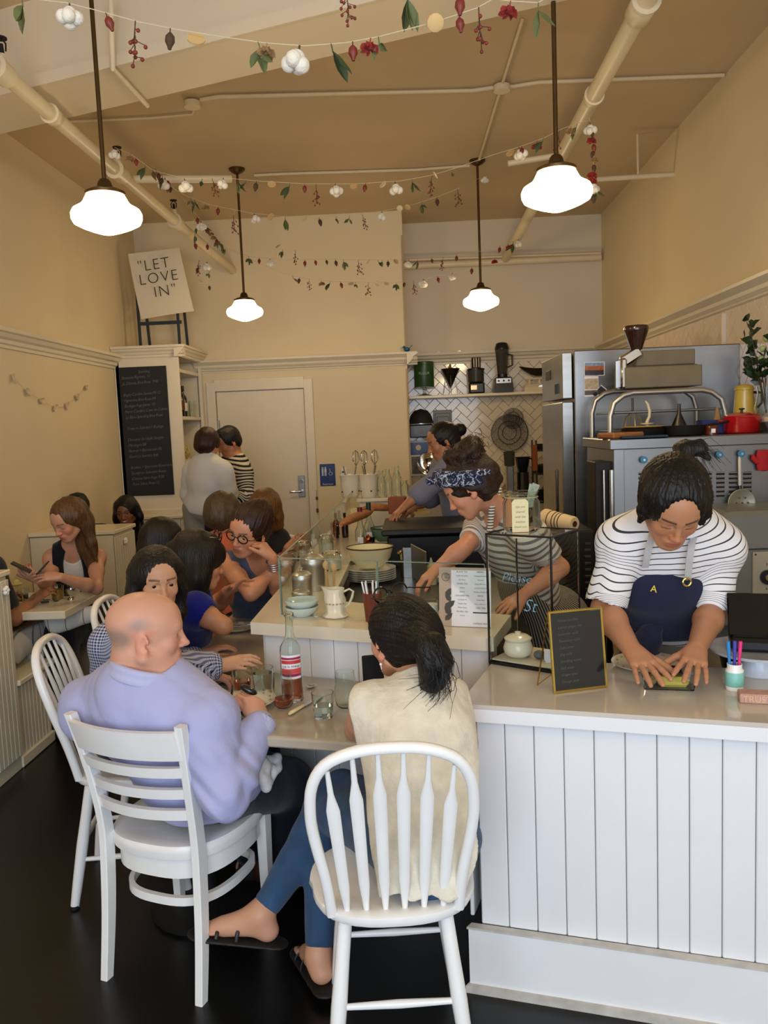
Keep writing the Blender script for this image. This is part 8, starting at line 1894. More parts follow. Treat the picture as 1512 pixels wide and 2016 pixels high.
# ---------------------------------------------------------------- display case and counter things
CZ = HT+0.0005
ca = atZ(964,1306,CZ); cb_ = atZ(1088,1326,CZ); cu = (cb_-ca); cu.z = 0; cu.normalize(); cn = V((-cu.y,cu.x,0)); CW, CD, CHh = 0.225, 0.20, 0.428
if cn.y < 0: cn = -cn
t = thing('display_case','black-framed glass display case on the counter with the tip jar on top','display case',tuple(ca),math.atan2(cu.y,cu.x))
BF = mat('black_frame','#101010',0.35)
for x in (0,CW):
    for y in (0,CD): MB().box((x,y,CHh/2),(0.0055,0.0055,CHh),0,0.001).build('post',BF,t)
for z,q in ((0.005,0.010),(CHh-0.003,0.006)):
    for a,b in (((0,0),(CW,0)),((0,CD),(CW,CD)),((0,0),(0,CD)),((CW,0),(CW,CD))): MB().bar((a[0],a[1],z),(b[0],b[1],z),0.0055,q).build('rail',BF,t)
MB().box((CW/2,CD/2,0.014),(CW-0.012,CD-0.012,0.004)).build('floor_panel',BT,t)
fp = MB().box((CW/2,-0.001,CHh/2),(CW-0.012,0.003,CHh-0.02)).build('front_pane',PANE,t); MB().box((0.0,CD/2,CHh/2),(0.003,CD-0.012,CHh-0.02)).build('side_pane',PANE,t); MB().box((CW,CD/2,CHh/2),(0.003,CD-0.012,CHh-0.02)).build('side_pane',PANE,t); MB().box((CW/2,CD/2,CHh-0.004),(CW-0.012,CD-0.012,0.003)).build('top_pane',PANE,t)
MK = mat('marker_blue','#7fb4c8',0.6)
for s,x,z,sz,sh in (('Please',0.105,0.290,0.042,0.35),('&',0.090,0.222,0.030,0.3),('St',0.150,0.205,0.058,0.35)):
    lettering(s,sz,frame((x,-0.0032,z),(1,0,0),(0,-1,0)),MK,fp,depth=0.0001,shear=sh,thin=0.0011)
Mc = t.matrix_basis.copy(); Mc = Matrix.Translation(ca) @ Matrix.Rotation(math.atan2(cu.y,cu.x),4,'Z')
def inc(x,y,z): return tuple(Mc @ V((x,y,z)))
t = thing('sugar_pot','cream lidded sugar pot inside the display case','pot',inc(0.068,0.07,0.0165)); MB().lathe([(0,0),(0.032,0),(0.045,0.012),(0.049,0.03),(0.042,0.05),(0.036,0.056),(0,0.056)],30).build('body',CERAM,t,smooth=50); MB().lathe([(0,0.057),(0.044,0.057),(0.045,0.062),(0.03,0.072),(0.008,0.075),(0.010,0.082),(0,0.083)],30).build('lid',CERAM,t,smooth=50)
t = thing('grey_pebble','grey pebble inside the display case beside the sugar pot','stone',inc(0.142,0.075,0.0165)); MB().ball((0,0,0.014),0.020,14,sz=0.68).build('stone',mat('pebble','#6d7272',0.7,var=0.2),t,smooth=True)
t = thing('price_card','small white folded card inside the display case','card',inc(0.195,0.07,0.0165)); MB().bar((-0.03,-0.012,0.0),(-0.03+0.06,-0.012,0.0),0.003,0.001).add([(-0.03,-0.012,0),(0.03,-0.012,0),(0.03,0,0.04),(-0.03,0,0.04),(-0.03,0.012,0),(0.03,0.012,0)],[(0,1,2,3),(3,2,5,4)]).build('card',PAPER,t)
t = thing('tip_jar','glass tip jar with a paper tag and folded bill atop the display case','jar',inc(0.075,0.10,CHh+0.0015)); r = 0.060; h = 0.125
MB().lathe([(0,0),(r*0.92,0),(r,0.01),(r,h*0.72),(r*0.86,h*0.84),(r*0.88,h*0.95),(r*0.97,h),(r*0.90,h),(r*0.82,h*0.92),(r*0.80,h*0.84),(r*0.94,h*0.72),(r*0.94,0.01),(0,0.008)],32).build('jar',GLASS,t,smooth=50)
MB().tube([(math.cos(a)*r*0.90,math.sin(a)*r*0.90,h*0.86) for a in [2*math.pi*i/24 for i in range(25)]],0.0016,5).build('string',mat('twine','#b5a888',0.8),t,smooth=True)
TAG = mat('tag_paper','#ddd0a0',0.7); tg = MB().prism([(-0.026,-0.118),(0.026,-0.118),(0.026,-0.004),(0.018,0.006),(-0.018,0.006),(-0.026,-0.004)],0,0.001,Matrix.Translation((-0.012,-r-0.004,h*0.80)) @ Matrix.Rotation(R(90),4,'X')).build('tag',TAG,t)
for z_ in (-0.100,-0.106): MB().box((-0.012,-r-0.006,h*0.80+z_),(0.052,0.0008,0.0022)).build('tag_stripe',mat('tag_red','#8c2b24',0.6),tg)
for i,s in enumerate(('tips are','shared','with the','kitchen','thank you')): lettering(s,0.010,frame((-0.012,-r-0.0056,h*0.80-0.018-0.016*i),(0,0,1) if False else (1,0,0),(0,-1,0)),mat('tag_ink','#8a8468',0.7),tg,depth=0.0001,shear=0.2)
for i in range(2): MB().bar((0.02+0.006*i,0.0,h*0.6),(0.050-0.01*i,0.002,h*1.18),0.024,0.0012,0,up=(0,1,0)).build('bill',mat('bill_green','#9aa287',0.7,var=0.4,vscale=120),t)
# gilt framed little chalkboard
fa, fb = atZ(1090,1366,CZ), atZ(1196,1353,CZ); fu = (fb-fa); fw_ = fu.length; t = thing('gilt_menu_frame','gold metal frame with a dark glass menu standing on the counter by the display case','frame',fa,math.atan2(fu.y,fu.x)); fh = 0.232; FM = Matrix.Rotation(R(-7),4,'X')
for a,b in (((0,0,0.004),(fw_,0,0.004)),((0,0,fh),(fw_,0,fh)),((0.003,0,0),(0.003,0,fh)),((fw_-0.003,0,0),(fw_-0.003,0,fh))): MB().bar(FM @ V(a),FM @ V(b),0.007,0.007,0.001).build('frame_bar',GOLD,t)
SL_ = mat('slate_glass','#17191b',0.12,coat=0.5); bd = MB().box((fw_/2,0,fh/2),(fw_-0.008,0.004,fh-0.01),0,0,FM).build('panel',SL_,t)
for i,s in enumerate(('House cordials','Lemon ginger fizz','Lavender soda','Rosemary tonic','Cold brew','Oat milk','Sparkling water','Still water','Ginger beer','Orange juice')): lettering(s,0.0105,FM @ frame((0.026,-0.0026,fh-0.026-0.0195*i),(1,0,0.02),(0,-1,0)),mat('faint_chalk','#54564f',0.9),bd,depth=0.0001,align='LEFT',shear=0.3)
MB().bar(FM @ V((0.0,0.004,fh*0.95)),V((-0.012,0.085,0.0)),0.003,0.003).bar(V((-0.012,0.085,0.002)),V((0.003,0.004,0.06)),0.003,0.003).build('back_stay',GOLD,t)
# plate, glass box, lid
pc_ = atZ(1276,1312,CZ); t = thing('serving_plate','large pale plate with worn rim on the counter behind the cook\'s hands','plate',pc_); r = 0.112; MB().lathe([(0,0),(r*0.6,0),(r*0.66,0.004),(r*0.98,0.014),(r,0.017),(r*0.98,0.0175),(r*0.66,0.008),(0,0.006)],44).build('plate',CERAM,t,smooth=50)
for i in range(16): a = i*math.pi/8; MB().box((math.cos(a)*r*0.84,math.sin(a)*r*0.84,0.0145),(0.004,0.010,0.0008),a).build('rim_mark',mat('rim_grey','#8a8676',0.6),t)
bc = atZ(1324,1360,CZ)+V((0,0.045,0)); bw_ = 0.15; bd_ = 0.095; bh = 0.040
t = thing('glass_food_box','rectangular glass food box with yellow filling under the cook\'s hands','food box',bc,-0.2)
m = MB(); m.add([(x*a,y*b,z) for z,a,b in ((0,0.90,0.86),(bh,1,1),(bh,0.955,0.93),(0.004,0.86,0.81)) for x,y in ((-bw_/2,-bd_/2),(bw_/2,-bd_/2),(bw_/2,bd_/2),(-bw_/2,bd_/2))],[(i*4+k,i*4+(k+1)%4,i*4+4+(k+1)%4,i*4+4+k) for i in range(3) for k in range(4)]+[(3,2,1,0),(12,13,14,15)]); m.build('box',GLASS,t,smooth=30)
YF_ = mat('yellow_filling','#e2c65a',0.5,var=0.15,vscale=40); MB().box((0.012,-0.008,0.020),(0.085,0.055,0.030),0.1,0.010).build('filling',YF_,t); MB().box((-0.042,0.0,0.019),(0.024,0.055,0.028),-0.15,0.010).build('wrap',mat('tan_filling','#a58a58',0.6,var=0.2),t)
MB().box((-0.002,0.014,bh+0.004),(0.085,0.070,0.006),0,0.002).build('lid',BLACK,t)['label'] = 'dark lid'
# marker cup
mc = atZ(1446,1357,CZ); t = thing('marker_cup','small white china cup with a teal band holding three markers','cup',mc); MB().lathe([(0,0),(0.0235,0),(0.0245,0.006),(0.0245,0.058),(0.020,0.063),(0.0205,0.075),(0.018,0.075),(0.018,0.062),(0.022,0.056),(0.022,0.006),(0,0.005)],26).build('cup',CERW,t,smooth=50); MB().lathe([(0.0246,0.012),(0.0252,0.013),(0.0252,0.052),(0.0246,0.053)],26).build('teal_band',mat('teal_band','#86c6b8',0.4,var=0.1,vscale=60),t,smooth=50)
for i,(c_,n_m,dx,dy) in enumerate((('#2a86c8','blue',-0.010,0.002),('#4a44a8','violet',0.001,0.004),('#e0357c','pink',0.009,-0.002))):
    t = thing('marker_pen','%s felt marker standing in the teal banded cup'%n_m,'marker',mc+V((dx,dy,0.008)),0); MB().tube([(0,0,0),(dx*0.5,0,0.095)],0.0042,12).tube([(dx*0.5,0,0.0955),(dx*0.75,0,0.131)],0.0052,12).build('barrel',mat('pen_'+n_m,c_,0.35),t,smooth=40)
# cake stand with dark tablet
kc = atZ(1500,1345,CZ)+V((0.03,0.10,0)); kc.x = min(kc.x,1.02); t = thing('white_cake_stand','pale blue-white cake stand at the right edge holding the till','cake stand',kc); MB().lathe([(0,0),(0.062,0),(0.055,0.008),(0.045,0.05),(0.06,0.062),(0.135,0.068),(0.142,0.078),(0.136,0.074),(0,0.074)],44).build('stand',mat('blue_white','#ccd3dc',0.2,coat=0.4),t,smooth=50)
t = thing('till_tablet','black tablet till with raised screen standing on the cake stand','till',kc+V((0.025,0.01,0.0755)),-0.3); MB().box((0,0,0.02),(0.20,0.15,0.04),0,0.010).build('base',BLACK,t); MB().bar((0,-0.03,0.035),(0,0.06,0.15),0.21,0.014,0.004,up=(0,0,1)).build('screen',mat('screen_black','#07080a',0.08),t); MB().box((0.03,-0.062,0.048),(0.05,0.003,0.018),0,0.001).build('reader_badge',mat('badge_grey','#8c8f93',0.4),t)
# carved word block
wb = atZ(1487,1388,CZ); t = thing('carved_word_block','small carved pink block reading TRUST at the right edge of the counter','block',wb+V((0.01,0.02,0)),-0.22); MB().box((0,0.01,0.013),(0.085,0.05,0.026),0,0.003).build('block',mat('pink_block','#c49a8a',0.7,var=0.2,vscale=40),t); lettering('TRUST',0.024,frame((0,-0.0155,0.013),(1,0,0),(0,-1,0)),mat('letter_cream','#dfb38a',0.7),t,depth=0.002)

# ---------------------------------------------------------------- on the marble table
TZ = 0.7505
MUS = mat('mussel_shell','#15161c',0.25,coat=0.4,var=0.3); MUSI = mat('mussel_inside','#8f8c93',0.3)
def table_plate(px,py,r,label,name='china_plate',z=TZ):
    p = atZ(px,py,z); t = thing(name,label,'plate',p); MB().lathe([(0,0),(r*0.58,0),(r*0.64,0.003),(r*0.97,0.014),(r,0.017),(r*0.97,0.0175),(r*0.64,0.0065),(0,0.005)],44).build('plate',mat('floral_china','#e6e0cd',0.2,coat=0.4),t,smooth=50)
    for i in range(14):
        a = i*2*math.pi/14; MB().box((math.cos(a)*r*0.86,math.sin(a)*r*0.86,0.0165),(0.008,0.005,0.0008),a+0.6).build('painted_sprig',mat('sprig','#8f8a70',0.6),t)
    return p
mp_ = table_plate(478,1388,0.108,'floral china plate with open mussels before the bald man')
def mussel_v(p,label,rz,L=0.060):
    """open shell standing like a V: two curved halves hinged at the bottom"""
    t = thing('mussel',label,'mussel',p,rz)
    for sg in (-1,1):
        vs = []; fs = []; n = 9; k = 10
        for s_ in (0,1):
            for i in range(k+1):
                f = i/k; w = 0.45*L*math.sin(math.pi*min(1,0.12+0.80*f))**0.8
                for j in range(n): u = -1+2*j/(n-1); vs.append((sg*(0.002+0.26*L*f+0.10*L*(1-u*u)*math.sin(math.pi*f))+s_*sg*-0.0016,u*w*0.5,f*L+0.002))
        B0 = (k+1)*n
        for i in range(k):
            for j in range(n-1): a = i*n+j; fs.append([a,a+1,a+n+1,a+n]); fs.append([B0+a,B0+a+n,B0+a+n+1,B0+a+1])
        for i in range(k):
            for j in (0,n-1): a = i*n+j; fs.append([a,a+n,B0+a+n,B0+a])
        for j in range(n-1): fs.append([j,j+1,B0+j+1,B0+j]); fs.append([k*n+j,k*n+j+1,B0+k*n+j+1,B0+k*n+j])
        MB().add(vs,fs).build('shell_half',MUS,t,smooth=60)
mussel_v(tuple(mp_+V((-0.045,-0.01,0.006))),'open mussel shell standing like a V on the plate',0.25,0.062)
t = thing('mussel','mussel held between thumb and finger of the bald man','mussel',atY(488,1360,2.50)); MB().ball((0,0,0.004),0.016,14,Matrix.Rotation(0.5,4,'Y') @ Matrix.Scale(1.9,4,(1,0,0)),sz=0.75).build('shell',MUS,t,smooth=True)
for i,(px,py) in enumerate(((372,1358),(390,1362),(400,1352),(383,1350))):
    t = thing('mussel',['leftmost mussel in the dark pile left of the plate','front mussel in the dark pile left of the plate','right mussel in the dark pile left of the plate','top mussel in the dark pile left of the plate'][i],'mussel',tuple(atZ(px,py+10,TZ)+V((0,0,0.011+(0.016 if i == 3 else 0)))),i*1.1,'mussels piled left of the plate'); MB().ball((0,0,0),0.013,12,Matrix.Scale(2.0,4,(1,0,0)),sz=0.8).build('shell',MUS,t,smooth=True)
q = table_plate(408,1340,0.105,'china plate with green asparagus beyond the mussels'); t = thing('black_platter','dark platter under the asparagus','platter',tuple(q+V((0,0,0.018)))); MB().lathe([(0,0),(0.06,0),(0.095,0.010),(0.098,0.014),(0.09,0.012),(0,0.006)],36).build('platter',BLACKM,t,smooth=50)
for i in range(6): t = thing('asparagus','green asparagus spear number on the dark platter'.replace(' number',''),'asparagus',tuple(q+V((-0.05,-0.03+0.011*i,0.034+0.004*(i%2)))),0.1*(i%3)-0.1,'asparagus spears on the dark platter'); MB().tube([(0,0,0),(0.075,0,0.001),(0.09,0,0.0015),(0.105,0,0.002)],[0.0042,0.004,0.0055,0.001],8).build('spear',mat('asparagus_green','#8c9a45',0.5,var=0.2),t,smooth=True)
q = table_plate(468,1240,0.09,'china plate with a fork at the elbow of the woman in blue'); t = thing('fork','silver fork lying on the plate at the blue woman\'s elbow','fork',tuple(q+V((-0.03,-0.01,0.0185))),0.2)
m = MB(); m.bar((0.05,0,0.002),(0.13,0,0.006),0.007,0.002); m.bar((0.03,0,0.002),(0.05,0,0.002),0.016,0.002)
for k in range(4): m.bar((0.0,-0.0065+0.0043*k,0.003),(0.032,-0.0065+0.0043*k,0.002),0.0018,0.0018)
m.build('fork',CHROME,t)
q = table_plate(508,1192,0.10,'china plate with green salad next to the half wall'); SALAD = mat('salad_green','#55752a',0.6,var=0.3)
t = thing('salad','small heap of green salad leaves on the far plate','salad',tuple(q+V((0,0,0.012)))); rr = random.Random(2)
for i in range(16):
    o = MB().add([(0,0,0),(0.018,0.006,0.006),(0.034,0,0.010),(0.018,-0.012,0.004)],[(0,1,2,3)]).build('salad_leaf',SALAD,t); o.location = (rr.gauss(0,0.022),rr.gauss(0,0.022),0.004+0.003*i*0.5); o.rotation_euler = (rr.uniform(-0.6,0.6),rr.uniform(-0.6,0.6),rr.uniform(0,6.28))
q = table_plate(525,1168,0.085,'farthest china plate on the marble table by the woman in glasses')
t = thing('knife','silver knife on the marble by the far plates','knife',atZ(520,1150,TZ),-0.1); MB().bar((0,0,0.004),(0.12,0,0.004),0.010,0.003,0.001).bar((0.12,0,0.004),(0.22,0.0,0.003),0.014,0.0015).build('knife',CHROME,t)
# drinks
ROSE = mat('rose_wine','#e8896a',0.0,trans=0.92,ior=1.3); WAT = mat('clear_water','#f2f8f6',0.0,trans=1.0,ior=1.25); JU = mat('amber_juice','#b98a3a',0.05,trans=0.6,ior=1.3)
tumbler(tuple(atZ(479,1360,TZ)),'faceted tumbler with a little pink wine under the gingham hand',0.037,0.085,ROSE,0.45,'faceted_glass')
tumbler(tuple(atZ(519,1364,TZ)),'faceted tumbler full of water beside the pink wine tumbler',0.038,0.090,WAT,0.8,'faceted_glass')
tumbler(tuple(atZ(637,1412,TZ)),'low faceted water tumbler right of the ivory knife',0.036,0.080,WAT,0.5,'faceted_glass')
def stemless(p,label,liq,h=0.10,r=0.039):
    t = thing('stemless_glass',label,'glass',p); prf = [(0,0),(r*0.55,0),(r*0.85,0.010),(r,0.035),(r*0.97,0.06),(r*0.78,h)]
    MB().lathe(prf+[(r*0.76,h),(r*0.93,0.06),(r*0.955,0.035),(r*0.80,0.012),(r*0.5,0.004),(0,0.004)],32).build('bowl',GLASS,t,smooth=60)
    if liq: MB().lathe([(0,0.0045),(r*0.48,0.0045),(r*0.78,0.013),(r*0.92,0.030),(0,0.030)],32).build('wine',liq,t,smooth=50)
stemless(tuple(atZ(559,1392,TZ)),'stemless glass with a finger of pink wine before the wine bottle',ROSE,0.115,0.036)
stemless(tuple(atZ(682,1392,TZ)),'empty tall stemless glass by the cream woman\'s arm',None,0.12,0.038)
wbp = atZ(577,1378,TZ); t = thing('rose_wine_bottle','clear wine bottle with pink wine and a red striped label on the marble table','bottle',wbp,R(8)); r = 0.0365; h = 0.300
MB().lathe([(0,0.004),(0.02,0.001),(r*0.93,0),(r,0.006),(r,h*0.56),(r*0.93,h*0.62),(r*0.60,h*0.69),(r*0.40,h*0.75),(r*0.37,h*0.80),(r*0.37,h*0.955),(r*0.44,h*0.96),(r*0.44,h*0.99),(r*0.36,h),(r*0.28,h),(r*0.30,h*0.8),(r*0.34,h*0.75),(r*0.55,h*0.69),(r*0.88,h*0.62),(r*0.95,h*0.55),(r*0.95,0.012),(0,0.010)],36).build('bottle',GLASS,t,smooth=50)
MB().lathe([(0,0.0105),(r*0.94,0.0125),(r*0.94,h*0.26),(0,h*0.26)],32).build('wine',ROSE,t,smooth=50)
def lbl(z0,z1,m_,nm,rr_=1.008,a0=-1.0,a1=1.0,par=None):
    n = 16; vs = []; 
    for i in range(n+1):
        a = R(-90)+a0+(a1-a0)*i/n
        for z in (z0,z1): vs.append((math.cos(a)*r*rr_,math.sin(a)*r*rr_,z))
    o = MB().add(vs,[(2*i,2*i+2,2*i+3,2*i+1) for i in range(n)]).build(nm,m_,par or t,smooth=True); return o
lb = lbl(0.082,0.162,PAPER,'label'); LR = mat('label_red','#c93a3c',0.5); LM = mat('label_magenta','#a22a4c',0.5)
lbl(0.147,0.155,LM,'label_stripe',1.014,par=lb); lbl(0.133,0.145,LR,'label_stripe',1.014,par=lb); lbl(0.100,0.117,mat('label_coral','#d8504e',0.5),'label_stripe',1.014,par=lb); lbl(0.090,0.0995,LM,'label_stripe',1.014,par=lb)
lettering('DE St ANNE',0.0105,frame((0,-r*1.03,0.1250),(1,0,0),(0,-1,0)),mat('label_ink','#33303a',0.6),lb,depth=0.0001)
# cutlery and napkin
ka, kb = atZ(570,1410,TZ), atZ(618,1380,TZ); dv = (kb-ka); t = thing('ivory_knife','table knife with a cream handle lying on the marble','knife',ka,math.atan2(dv.y,dv.x)); MB().tube([(0,0,0.007),(0.01,0,0.008),(0.085,0,0.007),(0.09,0,0.006)],[0.005,0.0085,0.007,0.005],10,flat=0.7).build('handle',mat('ivory_handle','#e0cf9c',0.3),t,smooth=True); MB().bar((0.089,0,0.005),(0.21,0,0.004),0.016,0.0018,0.0005).build('blade',CHROME,t)
sp_ = atZ(618,1352,TZ); t = thing('teaspoon','silver spoon crossing the ivory-handled knife','spoon',sp_,-2.35); MB().tube([(0.03,0,0.008),(0.12,0,0.0105)],[0.0022,0.003],8,flat=0.5).lathe([(0,0.001),(0.010,0.002),(0.015,0.006),(0.0145,0.007),(0.009,0.003),(0,0.0025)],18,(0.012,0,0),sx=1.4).build('spoon',CHROME,t,smooth=50)
# phone in front of the woman, dark handbag
ph = atY(735,1330,2.50); t = thing('smartphone','black smartphone held up before the ponytailed woman','phone',ph,0.2); MB().box((0,0,0),(0.066,0.008,0.128),0,0.003,Matrix.Rotation(R(-8),4,'X')).build('body',BLACK,t); MB().box((0,-0.0045,0),(0.060,0.001,0.118),0,0,Matrix.Rotation(R(-8),4,'X')).build('screen',mat('phone_screen','#1b2026',0.05),t)
hb_ = atZ(903,1372,TZ+0.0); t = thing('black_handbag','soft black handbag on the marble between the woman in cream and the counter','handbag',(hb_.x-0.01,hb_.y+0.17,TZ),0.2); S_ = SDF(0.03); S_.ell((0,0,0.055),(0.085,0.05,0.055)); S_.ell((0.0,0,0.02),(0.08,0.05,0.025)); S_.plane((0,0,0.001),(0,0,-1)); S_.disp = folds(0.004,40,3); S_.build('bag',mat('bag_black','#0d0c0d',0.5,bump=0.3),t,0.004); MB().tube([(-0.05,0,0.10),(-0.03,0,0.14),(0.0,0,0.155),(0.03,0,0.14),(0.055,0,0.095)],0.006,8).build('strap',mat('bag_black','#0d0c0d',0.5),t,smooth=True)
# cloth napkin on the bald man's lap
nk_ = P(528,1514,2.44); t = thing('linen_napkin','white linen napkin with thin dark stripes draped on the bald man\'s lap','napkin',tuple(nk_)); S_ = SDF(0.012)
a_ = P(502,1502,2.38)-nk_; b_ = P(546,1514,2.46)-nk_; c__ = P(524,1550,2.40)-nk_; d_2 = P(545,1492,2.50)-nk_
for u,v in ((a_,b_),(a_,c__),(b_,c__),(a_*0.5+b_*0.5,c__),(d_2,b_),(d_2,a_),(a_*0.3+c__*0.7,b_*0.3+c__*0.7)): S_.cone(u,v,0.011,0.009,0.012)
S_.disp = folds(0.004,60,6); S_.build('cloth',cloth('white_linen','#dcdad8',0.85,0.3),t,0.0035)
# ---------------------------------------------------------------- booth table things
BZ = 0.7530
def bt(px,py): return tuple(atZ(px,py,BZ))
tumbler(bt(58,1196),'water tumbler nearest the booth partition end on the booth table',0.034,0.075,WAT,0.5); tumbler(bt(47,1182),'second water tumbler behind the first on the booth table',0.034,0.075,WAT,0.5)
tumbler(bt(114,1182),'glass of amber juice on the booth table',0.038,0.085,JU,0.75); tumbler(bt(134,1172),'small empty glass beside the amber juice on the booth table',0.03,0.07)
t = thing('steel_creamer','shiny small steel creamer at the corner of the booth table','creamer',bt(140,1180)); MB().lathe([(0,0),(0.022,0),(0.02,0.008),(0.008,0.014),(0.008,0.025),(0.024,0.04),(0.028,0.06),(0.024,0.06),(0.02,0.042),(0,0.035)],20).build('body',CHROME,t,smooth=50)
p = atY(42,1117,4.22); t = thing('smartphone','dark phone held at the far left by the long-haired woman','phone',p,0.3); MB().bar((-0.045,0,0.03),(0.045,0.0,-0.028),0.07,0.009,0.003).build('body',BLACK,t)
p = atY(84,1118,4.25); t = thing('smartphone','second dark phone in the long-haired woman\'s near hand','phone',p,0.3); MB().bar((-0.03,0,-0.03),(0.03,0.0,0.03),0.07,0.009,0.003).build('body',BLACK,t)
t = thing('sunglasses','dark sunglasses folded on the booth table','sunglasses',bt(78,1186)); m = MB()
for s_ in (-1,1): m.lathe([(0,0),(0.022,0.0),(0.022,0.004),(0,0.004)],16,(s_*0.03,0,0.002))
m.bar((-0.055,0.01,0.012),(0.055,0.01,0.012),0.004,0.004).build('lenses',BLACK,t)
t = thing('pale_rose','cut pale yellow rose lying by the booth partition on the table','flower',tuple(atZ(33,1160,BZ)+V((0,0,0.03)))); MB().ball((0,0,0.01),0.022,12).build('bloom',mat('pale_yellow','#d8cf8e',0.7),t,smooth=True)
for i in range(5): a = i*1.256; MB().ball((math.cos(a)*0.02,math.sin(a)*0.02,0.002),0.018,8,sz=0.5).build('petal',mat('pale_yellow','#d8cf8e',0.7),t,smooth=True)
MB().tube([(0,0,-0.002),(-0.05,0,-0.02),(-0.1,0.02,-0.028)],0.002,6).build('stem',mat('green_stem','#566a38',0.6),t)
a_, b_ = atZ(180,1212,0.70), atZ(92,1216,0.70); t = thing('tea_towel','white towel with thin brown lines on the long-haired woman\'s lap','towel',tuple(V(P(140,1212,4.50)))); 
o0 = P(140,1212,4.50); S_ = SDF(0.02)
for u,v in (((180,1201),(98,1212)),((180,1209),(100,1224)),((176,1217),(106,1238))): S_.cone(P(*u,4.50)-o0,P(*v,4.42)-o0,0.022,0.024,0.05)
S_.disp = folds(0.005,40,2); S_.build('towel',striped('towel','#c9c4bb','#7a6450',0.085,0.05),t,0.006,None,None,lambda Pw: {'band': Pw[:,0],'around': Pw[:,2]})
p = atZ(268,1094,BZ+0.0); t = thing('glass_mug','glass mug of amber tea on the far small booth table','mug',(max(min(p.x,-2.0),-2.5),6.40,BZ)); MB().lathe([(0,0),(0.038,0),(0.04,0.09),(0.037,0.09),(0.035,0.004),(0,0.004)],22).build('mug',GLASS,t,smooth=40); MB().lathe([(0,0.005),(0.034,0.005),(0.036,0.06),(0,0.06)],22).build('tea',JU,t,smooth=40); MB().tube([(0.038,0,0.075),(0.065,0,0.07),(0.065,0,0.03),(0.038,0,0.022)],0.005,8).build('handle',GLASS,t,smooth=True)

# ---------------------------------------------------------------- dried flower garlands
COT = mat('cotton','#e2dccb',0.95,bump=0.5,bscale=120,sheen=0.4); BRK = mat('dry_brown','#4c3423',0.8); REDH = mat('rosehip','#74291f',0.5,var=0.3); LFG = mat('dry_leaf','#5a6138',0.7,var=0.35,vscale=30); LFG2 = mat('dry_leaf_dark','#3c4a2b',0.7,var=0.3,vscale=30); PALE = mat('dry_slice','#c9a871',0.7); REDF = mat('dry_red_flower','#8c2a24',0.8); THR = mat('thread','#cdbf9e',0.8)
def proto(fn): o = fn(); me = o.data; bpy.data.objects.remove(o); return me
def leafshape(m,L,w,M):
    m.add([(0,0,0),(w*0.7,0.002,-L*0.25),(w,0.004,-L*0.5),(w*0.6,0.003,-L*0.8),(0,0,-L),(-w*0.6,0.003,-L*0.8),(-w,0.004,-L*0.5),(-w*0.7,0.002,-L*0.25),(0,-0.004,-L*0.5)],[(0,1,8),(1,2,8),(2,3,8),(3,4,8),(4,5,8),(5,6,8),(6,7,8),(7,0,8)],M)
def mk_leaves(seed,n,L,mm):
    r_ = random.Random(seed); m = MB(); m.tube([(0,0,0),(0,0,-0.015)],0.0012,5)
    for i in range(n): leafshape(m,L*r_.uniform(0.75,1.1),L*0.19,Matrix.Translation((0,0,-0.012)) @ Matrix.Rotation(r_.uniform(-0.75,0.75),4,'Y') @ Matrix.Rotation(r_.uniform(-0.5,0.5),4,'X') @ Matrix.Rotation(r_.uniform(-1,1),4,'Z'))
    return m.build('leaves',mm)
def mk_cotton():
    m = MB(); 
    for x,y,z in ((0,0,-0.022),(0.013,0.004,-0.03),(-0.013,-0.004,-0.03),(0.004,-0.012,-0.034),(-0.002,0.012,-0.034)): m.ball((x,y,z),0.0145,10)
    m.cur = 1; m.tube([(0,0,0),(0,0,-0.010)],0.0018,6); m.lathe([(0,-0.012),(0.011,-0.016),(0.006,-0.008),(0,-0.006)],6)
    return m.build('cotton_boll',[COT,BRK],smooth=True)
def mk_hip(mm): m = MB(); m.lathe([(0,-0.034),(0.003,-0.038),(0.005,-0.032),(0.0095,-0.024),(0.0085,-0.014),(0.003,-0.008),(0,-0.007)],10); m.cur = 1; m.tube([(0,0,0),(0,0,-0.009)],0.0013,5); return m.build('rosehip',[mm,BRK],smooth=True)
def mk_berries(seed):
    r_ = random.Random(seed); m = MB(); m.cur = 1; m.tube([(0,0,0),(0.002,0,-0.03),(0,0,-0.065)],0.0011,5)
    for i in range(11):
        z = -0.024-0.005*i; x,y = r_.uniform(-0.017,0.017),r_.uniform(-0.01,0.01); m.cur = 1; m.tube([(0,0,z+0.008),(x,y,z)],0.0008,4); m.cur = 0; m.ball((x,y,z-0.003),0.0036,8)
    return m.build('berry_sprig',[REDH,BRK],smooth=True)
def mk_slice(mm): m = MB(); m.lathe([(0,-0.002),(0.010,-0.003),(0.016,0.0),(0.0165,0.003),(0.010,0.002),(0,0.003)],12,(0,0,-0.014),Matrix.Rotation(0.9,4,'X')); return m.build('dried_slice',mm,smooth=True)
def mk_flower(mm):
    m = MB()
    for i in range(7): a = i*0.9; leafshape(m,0.024,0.008,Matrix.Translation((0,0,-0.012)) @ Matrix.Rotation(a,4,'Z') @ Matrix.Rotation(0.9,4,'Y'))
    m.ball((0,0,-0.016),0.008,8); m.tube([(0,0,0),(0,0,-0.010)],0.0012,5); return m.build('dried_flower',mm,smooth=True)
